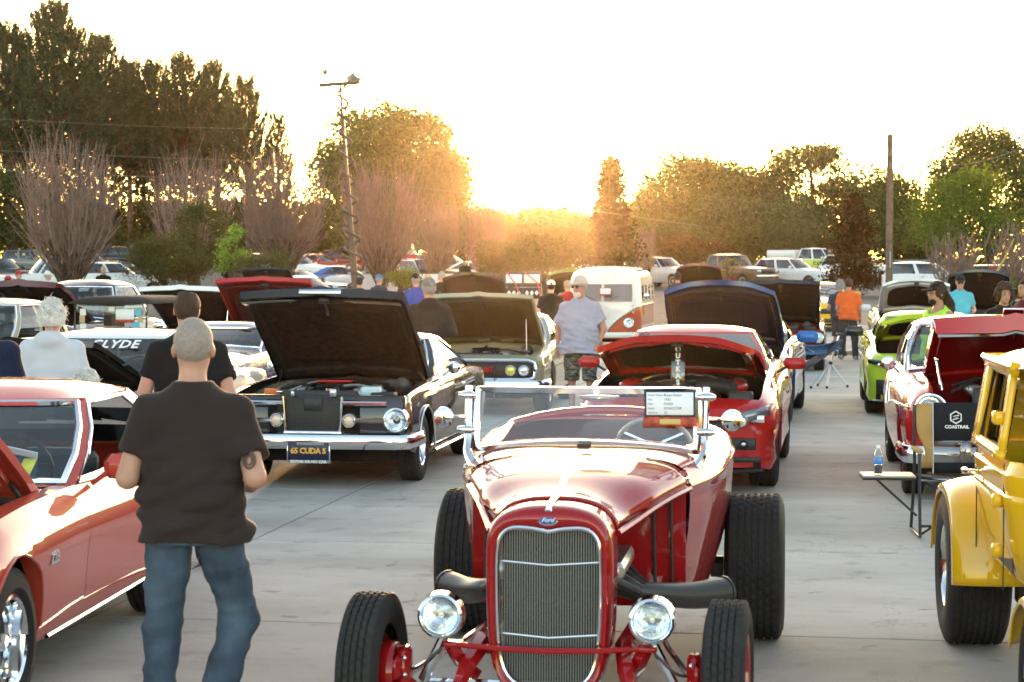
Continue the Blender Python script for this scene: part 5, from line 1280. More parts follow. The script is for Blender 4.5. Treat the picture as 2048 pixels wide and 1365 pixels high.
for s in (-1, 1):
    mb = MB(); q = []
    for k in range(9):
        x = .50 + .33 * k / 8; q.append([(s * x, fy(x) - .014 + max(0, k - 5) * .03, z) for z in (.60 + .012 * k, .66 + .008 * k, .715 + .008 * k)])
    mb.grid(q, flip=s < 0); hl = mb.build('headlight', mat('smoked_lamp_lens', (.20, .21, .23), rough=.14, metal=.6, coat=1.), t, solid=.02)
    round_lamp(hl, s * .60, fy(.60) - .04, .655, .055, name='projector', depth=.02, bezel=STEEL)
    mb = MB(); mb.box((s * .74 - .06, fy(.7) - .005, .635), (s * .74 + .06, fy(.7) + .02, .70), .01); mb.build('lamp_reflector', LENS, hl)
    mb = MB(); mb.box((s * .62 - .11, fy(.62) - .025, .40), (s * .62 + .11, fy(.62), .50), .015); fl = mb.build('fog_light_surround', BLACK, t); round_lamp(fl, s * .62, fy(.62) - .035, .45, .035, name='fog_light', depth=.01, bezel=BLACK, lens=STEEL)
    mb = MB(); mb.box((s * .62 - .15, fy(.62) - .015, .29), (s * .62 + .15, fy(.62) + .01, .335), .01); mb.build('lower_vent', BLACK, t)
    mb = MB(); xs = side_x(H, -.60, .55); mb.box((s * xs - .012, -.68, .53), (s * xs + .012, -.52, .565), .006); mb.build('side_marker', AMBER, t)
    mirror(t, H, s, RED_B, y=1.25, size=(.11, .075), out=.15, stalk=BLACK)
    mb = MB(); mb.sphere((s * .46, .25, .88), .15, 14, 8, (1, 1, .55)); mb.build('strut_tower', RED_B, t)
mb = MB(); mb.tube(spline([(-.42, .30, .93), (-.2, .34, .99), (.2, .34, .99), (.42, .30, .93)], 12), .016, 8); mb.build('strut_brace', CHROME, t)
mb = MB(); mb.tube(spline([(.16, -.1, .90), (.32, -.12, .92), (.5, -.2, .90)], 8), .07, 10); mb.build('intake_pipe', BLACK, t)
mb = MB(); mb.tube([(x, fy(x) - .03, .215) for x in np.linspace(-.78, .78, 11)], .02, 6, sq=(.7, 1.6)); mb.build('splitter', BLACK, t)
mb = MB(); mb.tube([(.70, .62, 1.03), (-.62, .68, 1.06)], .012, 5); mb.build('cowl_rod', STEEL, t)
ACR = glassmat('acrylic_sheet', (.86, .88, .9)); 
sg = thing('acrylic_sign', 'clear vertical acrylic sign lettered OUTKAST hanging under the red hood', 'sign', (0, 0, 0), 0)
sg.location = at(1356, 729, 17.95); sg.rotation_euler = (0, 0, R(-9.5))
mb = MB(); mb.box((-.062, -.004, -.50), (.062, .004, .18), .002); mb.box((-.035, -.004, .18), (.035, .004, .25), .002); mb.build('panel', ACR, sg)
mb = MB(); mb.box((-.02, -.012, .215), (.02, .012, .26), .004); mb.build('clip', BLACK, sg)
for k, ch in enumerate('OUTKAST'): text_obj(ch, 'letter', .062, WHITEP, sg, (0, -.007, .135 - k * .060), bold=.004)
mb = MB(); mb.tube(spline([(-.045, -.007, -.36), (-.01, -.007, -.315), (.03, -.007, -.30), (.012, -.007, -.335), (.05, -.007, -.355)], 14), .006, 5); mb.build('figure_mark', WHITEP, sg)

# ---- coral red coupe with a mag wheel, left foreground
SPZ = dict(fo=.98, wb=2.74, ro=1.08, side='coke', crease=30, tyre_detail=1,
    hw=[(-.98, .70), (-.8, .84), (-.5, .91), (0, .935), (.5, .925), (1.2, .905), (2., .915), (2.74, .945), (3.4, .90), (3.82, .82)],
    zt=[(-.98, .62), (-.8, .70), (-.5, .79), (0, .875), (.5, .90), (1.0, .905), (1.8, .90), (2.7, .955), (3.82, .88)],
    zc=[(-.98, .62), (-.8, .72), (-.5, .82), (0, .885), (.7, .93), (2.7, .96), (3.82, .90)],
    zb=[(-.98, .36), (-.6, .27), (0, .26), (2.7, .27), (3.82, .38)], bow=(.20, .12), bow_len=.9, floor=.22,
    wheel=(.335, .23, .205), arch=.385, rim_style='dish', rim_mat=CHROME, trim=CHROME, trim_r=.02, glass=glassmat('sky_tint_glass', (.42, .55, .62)),  # bluish sky reflection of the windshield put into the glass tint
    side_open=True, hood=(-.72, .90), hood_angle=31, hh=.72, hood_taper=.05, hood_nose=.12, under_mat=CORAL, pad=False, bay_mat=BLACK, seat_mat=VINYL,
    doors=(1.12, 2.45), handle_z=.80, gh=dict(yw=.93, yt=1.70, yrt=2.80, yrb=3.40, wB=.79, wT=.655, zr=1.30, crown=.08, pA=.06, pC=.36, pCt=.30, bpil=None, bow=(.26, .13, .12), bulge=.05))
t, H = car('coral_coupe', 'coral red classic coupe with polished deep-dish wheels at left', 'car', (-3.10, 8.85, 0), R(-5), SPZ, CORAL, SHOW)
H['gh_yw'] = .93
for s in (1, -1):
    mirror(t, H, s, CORAL, y=1.42, size=(.085, .085), out=.13, stalk=CORAL)
    xs = side_x(H, .52, .63)
    text_obj('Z28', 'fender_badge', .075, CHROME, t, (s * (xs + .004), .50, .64), rot=(math.pi / 2, 0, s * math.pi / 2), ext=.004, bold=.003)
    round_lamp(t, s * .68, H['front_y'](.68) - .02, .60, .09)
    mb = MB(); mb.tube(spline([(s * (side_x(H, y, max(.27, z)) + .002), y, z) for y, z in ((-.385, .34), (-.36, .48), (-.25, .64), (0, .725), (.25, .64), (.36, .48), (.385, .34))], 18), .008, 6); mb.build('wheel_arch_lip', CORAL, t)
    mb = MB(); mb.tube([(s * .905, .42, .285), (s * .90, 2.32, .29)], .012, 6); mb.build('sill_trim', CHROME, t)
facia_panel('grille', GRILD, -.34, .34, .38, .60, H, t); bumper(t, H, .42, .10, w=.82)
LBLUE = mat('pale_blue_card', (.55, .68, .78), rough=.6); STICK = mat('sticker_yellow', (.62, .64, .10), rough=.5)
M_ = Matrix.Translation((.42, 1.26, 1.0)) @ Matrix.Rotation(R(-62), 4, 'X') @ Matrix.Rotation(R(14), 4, 'Z')
mb = MB(); mb.box((-.16, -.11, 0), (.16, .11, .006), 0, M_); cdp = mb.build('card', LBLUE, None); cdp.location = t.location; cdp.rotation_euler = t.rotation_euler
tag(cdp, 'pale blue card lying behind the windshield of the coral coupe', 'card')
a = Vector(H['col'](5, 1)[2]); b = Vector(H['col'](4, 1)[2]); c = Vector(H['col'](5, 1)[1]); d_ = Vector(H['col'](4, 1)[1])
mb = MB(); off = Vector((0, -.008, .004)); mb.add([c.lerp(a, .25) .lerp(d_.lerp(b, .25), .25) + off, c.lerp(a, .25).lerp(d_.lerp(b, .25), .75) + off, c.lerp(a, .85).lerp(d_.lerp(b, .85), .75) + off, c.lerp(a, .85).lerp(d_.lerp(b, .85), .25) + off], [(0, 1, 2, 3)])
st = mb.build('windshield_sticker', STICK, H['wsh'], solid=.001)
# ================================================================ hot rod roadster in the foreground
def fender(path, xi, xo, crown=.05, lip=.05, n=7, flip=False):
    """sheet swept along (y, z) points between inner and outer x, crowned across, with a turned-down outer lip"""
    P = spline([(0, y, z) for y, z in path], 22); rows = []
    for i, p in enumerate(P):
        a = P[max(i - 1, 0)]; b = P[min(i + 1, len(P) - 1)]; t = (b - a).normalized(); nrm = Vector((0, -t.z, t.y));
        if nrm.z < 0 and abs(t.y) > abs(t.z): nrm = -nrm
        row = []
        for k in range(n + 1):
            f = k / n; row.append(p + Vector((xi + (xo - xi) * f, 0, 0)) + nrm * (crown * (1 - (2 * f - .9) ** 2)))
        row.append(p + Vector((xo + .01 * (1 if xo > xi else -1), 0, 0)) - nrm * lip)
        rows.append(row)
    mb = MB(); mb.grid(rows, flip=flip); return mb
t = thing('hot_rod_roadster', 'candy red open hot rod roadster with tall chrome-rimmed grille in the foreground', 'car', (.148, 8.12, 0), R(-8.1), SHOW)
ROD = DRED
half_out = [(0, .235), (.13, .24), (.215, .30), (.252, .44), (.262, .65), (.262, .84), (.245, .93), (.19, .985), (.10, 1.012), (0, 1.018)]
half_in = [(0, .27), (.11, .275), (.178, .33), (.208, .45), (.216, .65), (.216, .80), (.203, .885), (.155, .928), (.07, .928), (0, .915)]
def loop(h, n=30):
    r = spline([(x, 0, z) for x, z in h], n); return [(p.x, p.z) for p in r] + [(-p.x, p.z) for p in r[-2:0:-1]]
Lo, Li = loop(half_out), loop(half_in)
def lerp2(a, b, f): return (a[0] + (b[0] - a[0]) * f, a[1] + (b[1] - a[1]) * f)
mb = MB()
rows = [[(x * .99, .075, z) for x, z in Li], [(x, .012, z) for x, z in Li]]
for f, y in ((.25, -.012), (.55, -.016), (.82, .0), (1., .035)): rows.append([(*[lerp2(a, b, f)[0]], y, lerp2(a, b, f)[1]) for a, b in zip(Li, Lo)])
rows.append([(x * 1.004, .10, z * 1.0 + .002) for x, z in Lo]); rows.append([(x * 1.012, .215, z + .006) for x, z in Lo])
mb.grid(rows, closed_u=True); mb.build('grille_shell', ROD, t, smooth=60)
mb = MB(); mb.tube([(x, .002, z) for x, z in Li], .0085, 6, closed=True); mb.build('grille_surround', CHROME, t)
def inz(x):   # opening height limits at x
    zs = sorted((abs(abs(a) - abs(x)), z) for a, z in Li); lo = min(z for d, z in zs[:6] if z < .6) if any(z < .6 for d, z in zs[:6]) else .3; hi = max(z for d, z in zs[:6] if z > .6) if any(z > .6 for d, z in zs[:6]) else .9
    return lo, hi
BAR = mat('grille_bar_steel', (.20, .20, .205), rough=.45, metal=.5)
mb = MB(); NB = 40
for k in range(NB):
    x = -.207 + .414 * k / (NB - 1); lo, hi = inz(x); y = .022 + .10 * abs(x)
    mb.tube([(x, y, lo + .004), (x, y, hi - .004)], .0028, 4, caps=False)
o = mb.build('grille_bars', BAR, t); o['kind'] = 'stuff'
for z in (.775, .475):
    mb = MB(); mb.tube([(-.205, .04, z + .012), (0, .016, z), (.205, .04, z + .012)], .004, 5); mb.build('grille_crossbar', STEEL, t)
mb = MB(); mb.box((-.20, .09, .28), (.20, .13, .90), .01); mb.build('radiator_core', mat('radiator_core', (.014, .013, .013), rough=.8, noise=(60., .4)), t)
mb = MB(); mb.disc((0, -.014, .962), .042, (0, -1, .35), 24, .020); em = mb.build('emblem', CHROME, t, solid=.006)
mb = MB(); mb.disc((0, -.0185, .964), .036, (0, -1, .35), 24, .0155); mb.build('emblem_field', mat('emblem_blue', (.03, .10, .38), rough=.25, coat=1.), em, solid=.001)
text_obj('Ford', 'emblem_text', .026, WHITEP, em, (0, -.022, .9655), rot=(R(70), 0, 0), ext=.001, shear=.4)
# hood top: arched sheet from the shell to the cowl
def arch_row(hw, ze, zt, y, n=18, pw=2.6):
    row = []
    for k in range(n + 1):
        a = math.pi * k / n; c = math.cos(a); s_ = math.sin(a)
        x = hw * math.copysign(abs(c) ** (2 / pw), c); z = ze + (zt - ze) * abs(s_) ** (2 / pw); row.append((x, y, z))
    return row
hwH = pchip([(.21, .268), (.7, .39), (1.16, .515), (1.5, .59)]); zeH = pchip([(.21, .90), (1.16, .985), (1.5, .99)]); ztH = pchip([(.21, 1.026), (.7, 1.085), (1.16, 1.125), (1.5, 1.155)])
_hs = spline([(.258, 0, .895), (.247, 0, .93), (.19, 0, .985), (.10, 0, 1.012), (0, 0, 1.018)], 10); _sh = [(p.x * 1.014, p.z + .008) for p in _hs] + [(-p.x * 1.014, p.z + .008) for p in _hs[-2::-1]]
def hood_row(y):
    f = min(1, max(0, (y - .218) / .5)); f = f * f * (3 - 2 * f)
    return [(a[0] + (b[0] - a[0]) * f, y, a[1] + (b[2] - a[1]) * f) for a, b in zip(_sh, arch_row(hwH(y), zeH(y), ztH(y), y))]
mb = MB(); mb.grid([hood_row(y) for y in np.linspace(.218, 1.155, 14)]); hd = mb.build('hood', ROD, t, smooth=70, solid=.006)
for s in (1, -1):
    mb = MB(); mb.tube([(s * (hwH(y) + .003), y, zeH(y) - .012) for y in np.linspace(.20, 1.16, 8)], .014, 6); mb.build('hood_edge_roll', ROD, t)
mb = MB(); mb.tube([(0, .0, 1.0), (0, .06, 1.022)] + [(0, y, max(p[2] for p in hood_row(y)) + .006) for y in np.linspace(.22, 1.14, 9)], .0125, 6, sq=(.6, 1.2)); mb.build('hood_hinge', CHROME, hd)
# cowl and body tub
hwB = pchip([(1.165, .52), (1.5, .60), (2.0, .66), (2.6, .675), (3.0, .63), (3.35, .44), (3.5, .2)])
zbB = pchip([(1.165, .42), (1.6, .38), (2.6, .40), (3.1, .52), (3.5, .70)])
ztB = pchip([(1.165, 1.128), (1.5, 1.150), (1.6, 1.14), (2.0, 1.12), (2.5, 1.17), (2.8, 1.19), (3.1, 1.08), (3.5, .80)])
zeB = pchip([(1.165, .985), (1.5, .99), (2.6, 1.03), (3.0, .98), (3.5, .74)])
CK = (1.60, 2.62)                     # cockpit opening
rows_o = []
ysb = sorted(set(np.linspace(1.165, 3.5, 30).tolist() + [1.598, 1.602, 2.618, 2.622]))
def brow(y, side):
    hw, zb, zt, ze = hwB(y), zbB(y), ztB(y), zeB(y); pts = [(hw * .72, zb), (hw * .86, zb + .02), (hw * .93, zb + (ze - zb) * .3), (hw * .985, zb + (ze - zb) * .65), (hw, ze - .07), (hw * .995, ze - .03)]
    pts += [(hw * 1.012, ze - .015), (hw * 1.012, ze + .005), (hw * .99, ze + .02)]                     # belt moulding
    for k in range(1, 9):
        a = math.pi / 2 * k / 8; pts.append((hw * .985 * math.cos(a) ** .72, ze + .02 + (zt - ze - .02) * math.sin(a) ** .72))
    return [(side * x, y, z) for x, z in pts]
mb = MB()
for s in (1, -1):
    R_ = [brow(y, s) for y in ysb]
    for i in range(len(ysb) - 1):
        ym = (ysb[i] + ysb[i + 1]) / 2
        for j in range(len(R_[0]) - 1):
            if CK[0] < ym < CK[1] and j >= 12: continue
            q = [R_[i][j], R_[i][j + 1], R_[i + 1][j + 1], R_[i + 1][j]]; mb.add(q if s > 0 else q[::-1], [(0, 1, 2, 3)])
me = mb.mesh('body', 0)
import bmesh
bm = bmesh.new(); bm.from_mesh(me); bmesh.ops.remove_doubles(bm, verts=bm.verts, dist=.0005); bm.to_mesh(me); bm.free()
me.shade_smooth(); me.set_sharp_from_angle(angle=R(50)); obj('body', me, ROD, t)
rim_p = []
for s, rg in ((1, np.linspace(CK[0], CK[1], 12)), (-1, np.linspace(CK[1], CK[0], 12))):
    for y in rg: p = brow(float(y), s)[12]; rim_p.append(p)
    yend = CK[1] if s > 0 else CK[0]
    for k in range(1, 8):
        p = brow(yend, s)[12]; q = brow(yend, -s)[12]; f = k / 8; a = Vector(p).lerp(Vector(q), f)
        a.y += (.20 if s > 0 else -.02) * math.sin(math.pi * f) ** .6; a.z = ztB(yend) + (p[2] - ztB(yend)) * abs(2 * f - 1) ** 3 + (.035 * math.sin(math.pi * f) if s > 0 else 0.0); rim_p.append(a)
mb = MB(); mb.tube(rim_p, .024, 8, closed=True); mb.build('cockpit_rim', ROD, t, smooth=60)
mb = MB(); mb.box((-.54, 1.62, .45), (.54, 2.75, .52), .02)
mb.build('floor', VINYL, t)
mb = MB(); mb.box((-.53, 2.42, .62), (.53, 2.66, 1.07), .07)
sb = mb.build('seat_back', VINYL, t); mb = MB(); mb.box((-.53, 1.98, .50), (.53, 2.45, .68), .06); mb.build('seat_cushion', VINYL, t)
for k in range(7):
    mb = MB(); x = -.45 + .15 * k; mb.tube([(x, 2.415, .66), (x, 2.41, 1.04)], .006, 4); mb.build('seat_pleat', VINYL, sb)
mb = MB(); mb.box((-.5, 1.54, .86), (.5, 1.62, 1.06), .03); mb.build('dashboard', ROD, t)
M = Matrix.Translation((.30, 1.93, 1.10)) @ Matrix.Rotation(R(-52), 4, 'X')
mb = MB(); mb.tube([M @ Vector((.185 * math.cos(2 * math.pi * k / 28), .185 * math.sin(2 * math.pi * k / 28), 0)) for k in range(28)], .012, 8, closed=True); sw = mb.build('steering_wheel', mat('wheel_rim_grey', (.35, .36, .38), rough=.3), t)
for k in range(3):
    a = math.pi / 2 + 2 * math.pi * k / 3; mb = MB(); mb.tube([M @ Vector((0, 0, 0)), M @ Vector((.18 * math.cos(a), .18 * math.sin(a), 0))], .010, 5); mb.build('spoke', CHROME, sw)
mb = MB(); mb.tube([M @ Vector((0, 0, 0)), M @ Vector((0, 0, -.45))], .02, 8); mb.build('column', CHROME, sw)
mb = MB(); mb.sphere((0, 2.0, 1.30), .001, 4, 3)
# cowl vent and fuel dots
mb = MB(); mb.box((-.03, 1.36, 1.135), (.03, 1.47, 1.158), .004); mb.build('cowl_vent', BLACK, t)
# fire wall and engine
mb = MB(); mb.grid([[(x, 1.16, z) for z in (.42, .6, .8, .97, 1.06)] for x in np.linspace(-.50, .50, 7)]); mb.build('fire_wall', ROD, t)
for s in (1, -1):
    for x in (.44, .36):
        mb = MB(); mb.tube([(s * x, 1.145, .48), (s * (x - .01), 1.145, 1.0)], .008, 6); mb.build('fire_wall_rod', BLACK, t)
mb = MB(); mb.box((-.19, .28, .42), (.19, 1.05, .70), .04); mb.box((-.14, .32, .70), (.14, .95, .86), .04); mb.build('engine_block', IRON, t)
for s in (1, -1):
    mb = MB(); mb.box((s * .22 - .06, .34, .66), (s * .22 + .06, .92, .74), .02); mb.build('valve_cover', ALLOY, t)
    mb = MB(); P = spline([(s * .22, .60, .60), (s * .36, .66, .565), (s * (.53 if s > 0 else .46), .82, .53), (s * (.68 if s > 0 else .58), .97, .525)], 12)
    mb.tube(P, [.038 + .0028 * k for k in range(12)], 14, caps=False); mb.tube([P[-1], P[-1] + (P[-1] - P[-2]).normalized() * .012], .074, 16)
    mb.build('exhaust_header', mat('flat_black_header', (.028, .027, .027), rough=.38, spec=.6), t)
    mb = MB()
    for q in range(4): mb.tube([(s * .24, .40 + .16 * q, .66), (s * .34, .46 + .08 * q, .60)], .02, 8)
    o = mb.build('header_tubes', IRON, t); o['kind'] = 'stuff'
    mb = MB(); mb.tube([(s * .30, .20, .40), (s * .33, 1.2, .40), (s * .38, 2.6, .46), (s * .36, 3.2, .62)], .05, 4); mb.build('frame_rail', ROD, t)
    mb = MB(); mb.tube([(s * .30, .22, .42), (s * .33, -.06, .36), (s * .35, -.14, .30)], [.045, .04, .03], 6); mb.build('frame_horn', ROD, t)
    mb = MB(); mb.tube([(s * .60, .02, .30), (s * .46, .55, .34), (s * .37, 1.0, .38)], .014, 6); mb.build('radius_rod', CHROME, t)
    mb = MB(); mb.tube([(s * .42, -.02, .50), (s * .52, .0, .29)], [.018, .024], 8); mb.build('shock_absorber', CHROME, t)
    mb = MB(); mb.tube(spline([(s * .44, -.03, .43), (s * .52, -.05, .36), (s * .58, -.02, .34), (s * .66, 0, .36)], 10), .007, 5); mb.build('brake_line', BLACK, t)
    # spindle, caliper
    mb = MB(); mb.box((s * .60 - .03, -.05, .22), (s * .60 + .03, .05, .43), .02); mb.box((s * .62 - .035, -.09, .30), (s * .62 + .02, .0, .40), .02); mb.build('spindle', ROD, t)
    mb = MB(); mb.lathe([(0, -.03), (.12, -.03), (.13, 0), (.12, .03), (0, .03)], 20, Matrix.Translation((s * .66, 0, .325))); mb.build('brake_drum', ROD, t)
    for k in range(3): 
        mb = MB(); mb.sphere((s * .60 - s * .01, -.055, .25 + .07 * k), .011, 8, 6); mb.build('bolt', CHROME, t)
    # headlights on the bar
    b = round_lamp(t, s * .432, -.10, .575, .092, depth=.06)
    mb = MB(); mb.lathe([(.093, .05), (.088, .09), (.06, .14), (.02, .165), (0, .168)], 24, Matrix.Translation((s * .432, -.10, .575)) @ Matrix.Rotation(math.pi / 2, 4, 'Z')); mb.build('bucket', CHROME, b)
    mb = MB(); mb.tube([(s * .432, -.02, .485), (s * .432, -.01, .455)], .018, 8); mb.build('lamp_stud', CHROME, b)
    mb = MB(); mb.box((s * .40 - .03, -.05, .435), (s * .40 + .05, .01, .46), .006); mb.build('lamp_bracket', ROD, t)
    mb = MB(); mb.tube(spline([(s * .40, -.02, .44), (s * .36, .02, .36), (s * .32, .10, .30)], 6), [.03, .032, .034, .035, .035, .035], 4); mb.build('lamp_support', ROD, t)
mb = MB(); mb.tube([(-.43, -.035, .452), (-.2, -.05, .438), (0, -.055, .434), (.2, -.05, .438), (.43, -.035, .452)], .0125, 8); mb.build('headlight_bar', ROD, t)
mb = MB(); mb.tube(spline([(-.62, 0, .30), (-.45, 0, .20), (0, 0, .19), (.45, 0, .20), (.62, 0, .30)], 14), .03, 8); mb.build('front_axle', ROD, t)
mb = MB(); mb.tube([(-.55, .09, .27), (.55, .09, .27)], .012, 6); mb.build('tie_rod', CHROME, t)
mb = MB(); mb.tube([(-.62, 2.69, .385), (.62, 2.69, .385)], .06, 8); mb.sphere((0, 2.69, .385), .16, 12, 8); mb.build('rear_axle', IRON, t)
for s in (1, -1):
    wheel(t, s * .735, 0, .325, .165, .195, 'disc', mat('red_wheel_paint', (.30, .01, .01), rough=.35, coat=1.), 2, R(-3), tread=5)
    wheel(t, s * (.79 if s > 0 else .755), 2.69, .392, .30, .20, 'disc', MATS['red_wheel_paint'], 2, 0, tread=7)
# windscreen
FR = mat('polished_frame', (.78, .81, .85), rough=.10, metal=1.)
wz0 = lambda x: 1.155 - .045 * (x / .57) ** 2; wz1 = 1.405; tilt = .26; WH = .535
def wp(x, z): return (x, 1.425 + (z - 1.15) * tilt + .06 * (x / .57) ** 2, z)
outer = [wp(x, wz0(x)) for x in np.linspace(-WH, WH, 13)] + [wp(WH + .002, 1.2), wp(WH + .002, 1.3)] + [wp(x, wz1) for x in np.linspace(WH, -WH, 13)] + [wp(-WH - .002, 1.3), wp(-WH - .002, 1.2)]
mb = MB(); mb.tube(outer, .021, 4, closed=True); wf = mb.build('windshield_frame', FR, t, smooth=25)
mb = MB(); mb.grid([[wp(x, wz0(x) + (wz1 - wz0(x)) * k / 3) for k in range(4)] for x in np.linspace(-WH + .01, WH - .01, 13)]); mb.build('windshield', CLEAR, t, smooth=60)
mb = MB(); mb.grid([[(p[0], p[1] - .004 - .012 * k, p[2] - .018 - .028 * k) for k in range(2)] for p in [wp(x, wz0(x)) for x in np.linspace(-WH + .02, WH - .02, 13)]]); mb.build('windshield_gasket', VINYL, wf, solid=.012)
for s in (1, -1):
    mb = MB(); mb.tube(spline([(s * .515, 1.36, 1.03), (s * .565, 1.40, 1.10), (s * .572, 1.46, 1.18), (s * .577, 1.52, 1.42)], 12), [.034, .03, .026, .022, .02, .019, .018, .018, .018, .018, .018, .018], 8); stn = mb.build('windshield_post', CHROME, t)
    for z in (1.21, 1.375):
        mb = MB(); y = 1.44 + (z - 1.15) * tilt; mb.lathe([(0, -.045), (.014, -.045), (.020, -.02), (.020, .02), (.012, .04), (0, .045)], 12, Matrix.Translation((s * .580, y, z))); mb.build('post_knob', CHROME, stn)
    mz = 1.275; my = 1.50
    mb = MB(); mb.tube([(s * .575, my, mz), (s * .665, my - .005, mz - .005)], .007, 6); ms = mb.build('mirror_arm', CHROME, t)
    mb = MB(); mb.lathe([(0, .016), (.03, .014), (.051, .004), (.053, -.004), (0, -.006)], 24, Matrix.Translation((s * .70, my, mz - .01)) @ Matrix.Rotation(-math.pi / 2 + s * .25, 4, 'Z')); mb.build('round_mirror', CHROME, ms)
mb = MB(); mb.sphere((0.06, 1.52, 1.375), .10, 16, 8, (1., .16, .30)); iv = mb.build('inside_mirror', CHROME, t)
# registration card tucked into the windscreen
ca = thing('show_card', 'white registration card with flame strip on the roadster windshield', 'card', (0, 0, 0))
ca.location = t.matrix_basis @ Vector((.405, 1.425 + .18 * tilt + .0, 1.325)); ca.rotation_euler = (R(-14), 0, t.rotation_euler.z + R(6))
FLAME = mat('flame_print', (.42, .05, .02), rough=.5, noise=(28., .7))
mb = MB(); mb.box((-.122, -.004, -.045), (.122, .004, .082), .001); mb.build('border', mat('card_border', (.02, .025, .05), rough=.5), ca)
mb = MB(); mb.box((-.112, -.0065, -.036), (.112, -.0045, .074), .0005); mb.build('sheet', PAPER, ca)
mb = MB(); mb.box((-.128, -.005, -.090), (.128, .003, -.046), .001); mb.build('flame_strip', FLAME, ca)
mb = MB(); mb.box((-.05, -.0075, -.082), (.05, -.0055, -.056), .0005); mb.build('strip_label', mat('strip_label', (.55, .42, .12), rough=.5), ca)
INK = mat('ink', (.03, .03, .07), rough=.8)
for k, (a, b) in enumerate((('Owner Name:', 'Bryan Kaiser'), ('Year:', '1932'), ('Make:', 'FORD'), ('Model:', 'ROADSTER'), ('Vehicle #:', '32'))):
    text_obj(a, 'printed_line', .012, INK, ca, (-.106, -.0072, .060 - k * .0215), align='LEFT', ext=.0004); text_obj(b, 'handwriting', .017, INK, ca, (-.03, -.0072, .060 - k * .0215), align='LEFT', ext=.0004, shear=.2)

# ================================================================ yellow coupe at the right edge
t = thing('yellow_coupe', 'yellow 1930s hot rod coupe cut off by the right edge', 'car', (2.83, 7.62, 0), R(-6.3), SHOW)
WBY = 2.85
hwY = pchip([(-.1, .30), (1.0, .54), (1.3, .73), (2.3, .75), (2.42, .73)])
def yrow(y, s, top):
    hw = hwY(y); base = [(hw * .80, .50), (hw * .93, .58), (hw * .97, .72), (hw, .88), (hw + .012, .93), (hw + .012, .955), (hw, .965), (hw + .010, 1.03), (hw + .010, 1.055), (hw * .995, 1.065), (hw * .985, 1.12)]
    return [(s * x, y, z) for x, z in base]
mb = MB(); ysY = [1.02, 1.1, 1.2, 1.3, 1.45, 1.6, 1.8, 2.0, 2.15, 2.24, 2.30, 2.34]
for s in (1, -1): mb.grid([yrow(y, s, 1) for y in ysY], flip=s < 0)
bk = [yrow(2.34, 1, 1)[k] for k in range(11)]
mb.grid([[(p[0] * u, 2.34 + .08 * (1 - u * u), p[2]) for u in np.linspace(-1, 1, 9)] for p in bk]); mb.build('body', YEL, t, smooth=45)
# cab top: posts with windows
zr_ = 1.55
def side_col(y, lean, s, x0=.74): return [(s * (x0 - .07 * f), y + lean * f, 1.12 + (zr_ - 1.12) * f) for f in np.linspace(0, 1, 5)]
for s in (1, -1):
    mb = MB()
    for y, w in ((1.34, .09), (2.16, .19)): 
        mb.grid([side_col(y, .05 if y < 1.5 else -.02, s), side_col(y + w, .05 if y < 1.5 else -.03, s)], flip=s < 0)
    for z0, z1 in ((1.115, 1.155), (1.50, 1.56)): mb.grid([[(s * (.742 - .07 * (z0 - 1.12) / .43), y, z0), (s * (.742 - .07 * (z1 - 1.12) / .43), y, z1)] for y in np.linspace(1.34, 2.35, 6)], flip=s < 0)
    mb.build('cab_side', YEL, t, solid=.03)
    mb = MB(); mb.grid([[(s * (.725 - .07 * (z - 1.12) / .43), y, z) for z in (1.15, 1.3, 1.51)] for y in (1.42, 1.8, 2.17)]); mb.build('door_glass', glassmat('dark_glass', (.03, .033, .036), .5), t)
    mb = MB(); mb.tube([(s * .75, 1.44, 1.165), (s * .75, 2.14, 1.165), (s * .685, 2.12, 1.495), (s * .685, 1.46, 1.495)], .010, 6, closed=True); mb.build('window_trim', BLACK, t)
    for z in (.70, .93, 1.31):
        mb = MB(); mb.box((s * .765 - .025, 1.36, z - .03), (s * .765 + .025, 1.44, z + .03), .012); mb.build('door_hinge', YEL, t)
    mb = MB(); mb.tube(spline([(s * .75, 2.10, .985), (s * .82, 2.10, .99), (s * .825, 2.17, .99), (s * .81, 2.24, .985)], 8), [.016, .014, .014, .015, .016, .017, .018, .014], 8); mb.build('door_handle', CHROME, t)
    mb = MB(); mb.tube([(s * (hwY(1.38) + .004), 1.38, z) for z in (.52, .75, .95, 1.1)], .004, 4); mb.build('door_seam', BLACK, t); mb = MB(); mb.tube([(s * (hwY(2.26) + .003), 2.26, z) for z in (.52, .75, .95, 1.1)], .004, 4); mb.build('door_seam', BLACK, t)
rows = []
for v in np.linspace(0, 1, 10):
    y = 1.28 + 1.14 * v; rows.append([(u * .695, y + .03 * (1 - u * u) * (1 if v > .5 else -1), zr_ - .01 + .11 * ((1 - abs(u) ** 2.6) ** .7) * ((1 - abs(2 * v - 1) ** 3) ** .6)) for u in np.linspace(-1, 1, 15)])
mb = MB(); mb.grid(rows); mb.build('roof', YEL, t, smooth=70)
mb = MB(); mb.tube([(s_, y, zr_ + .0) for s_, y in ((-.71, 1.30), (-.715, 1.8), (-.71, 2.36), (-.3, 2.43), (.3, 2.43), (.71, 2.36), (.715, 1.8), (.71, 1.3))], .018, 6); mb.build('drip_rail', YEL, t)
mb = MB(); mb.grid([[(u * (.725 - .05 * f), 2.37 + .05 * (1 - u * u) - .02 * f, 1.12 + .43 * f) for f in (0, .3, .7, 1)] for u in np.linspace(-1, 1, 7)]); mb.build('cab_back', YEL, t)
mb = MB(); mb.grid([[(x, 1.28 + .06 * f, 1.1 + .44 * f) for f in (0, 1)] for x in (-.65, 0, .65)]); mb.build('windshield', GLASS, t)
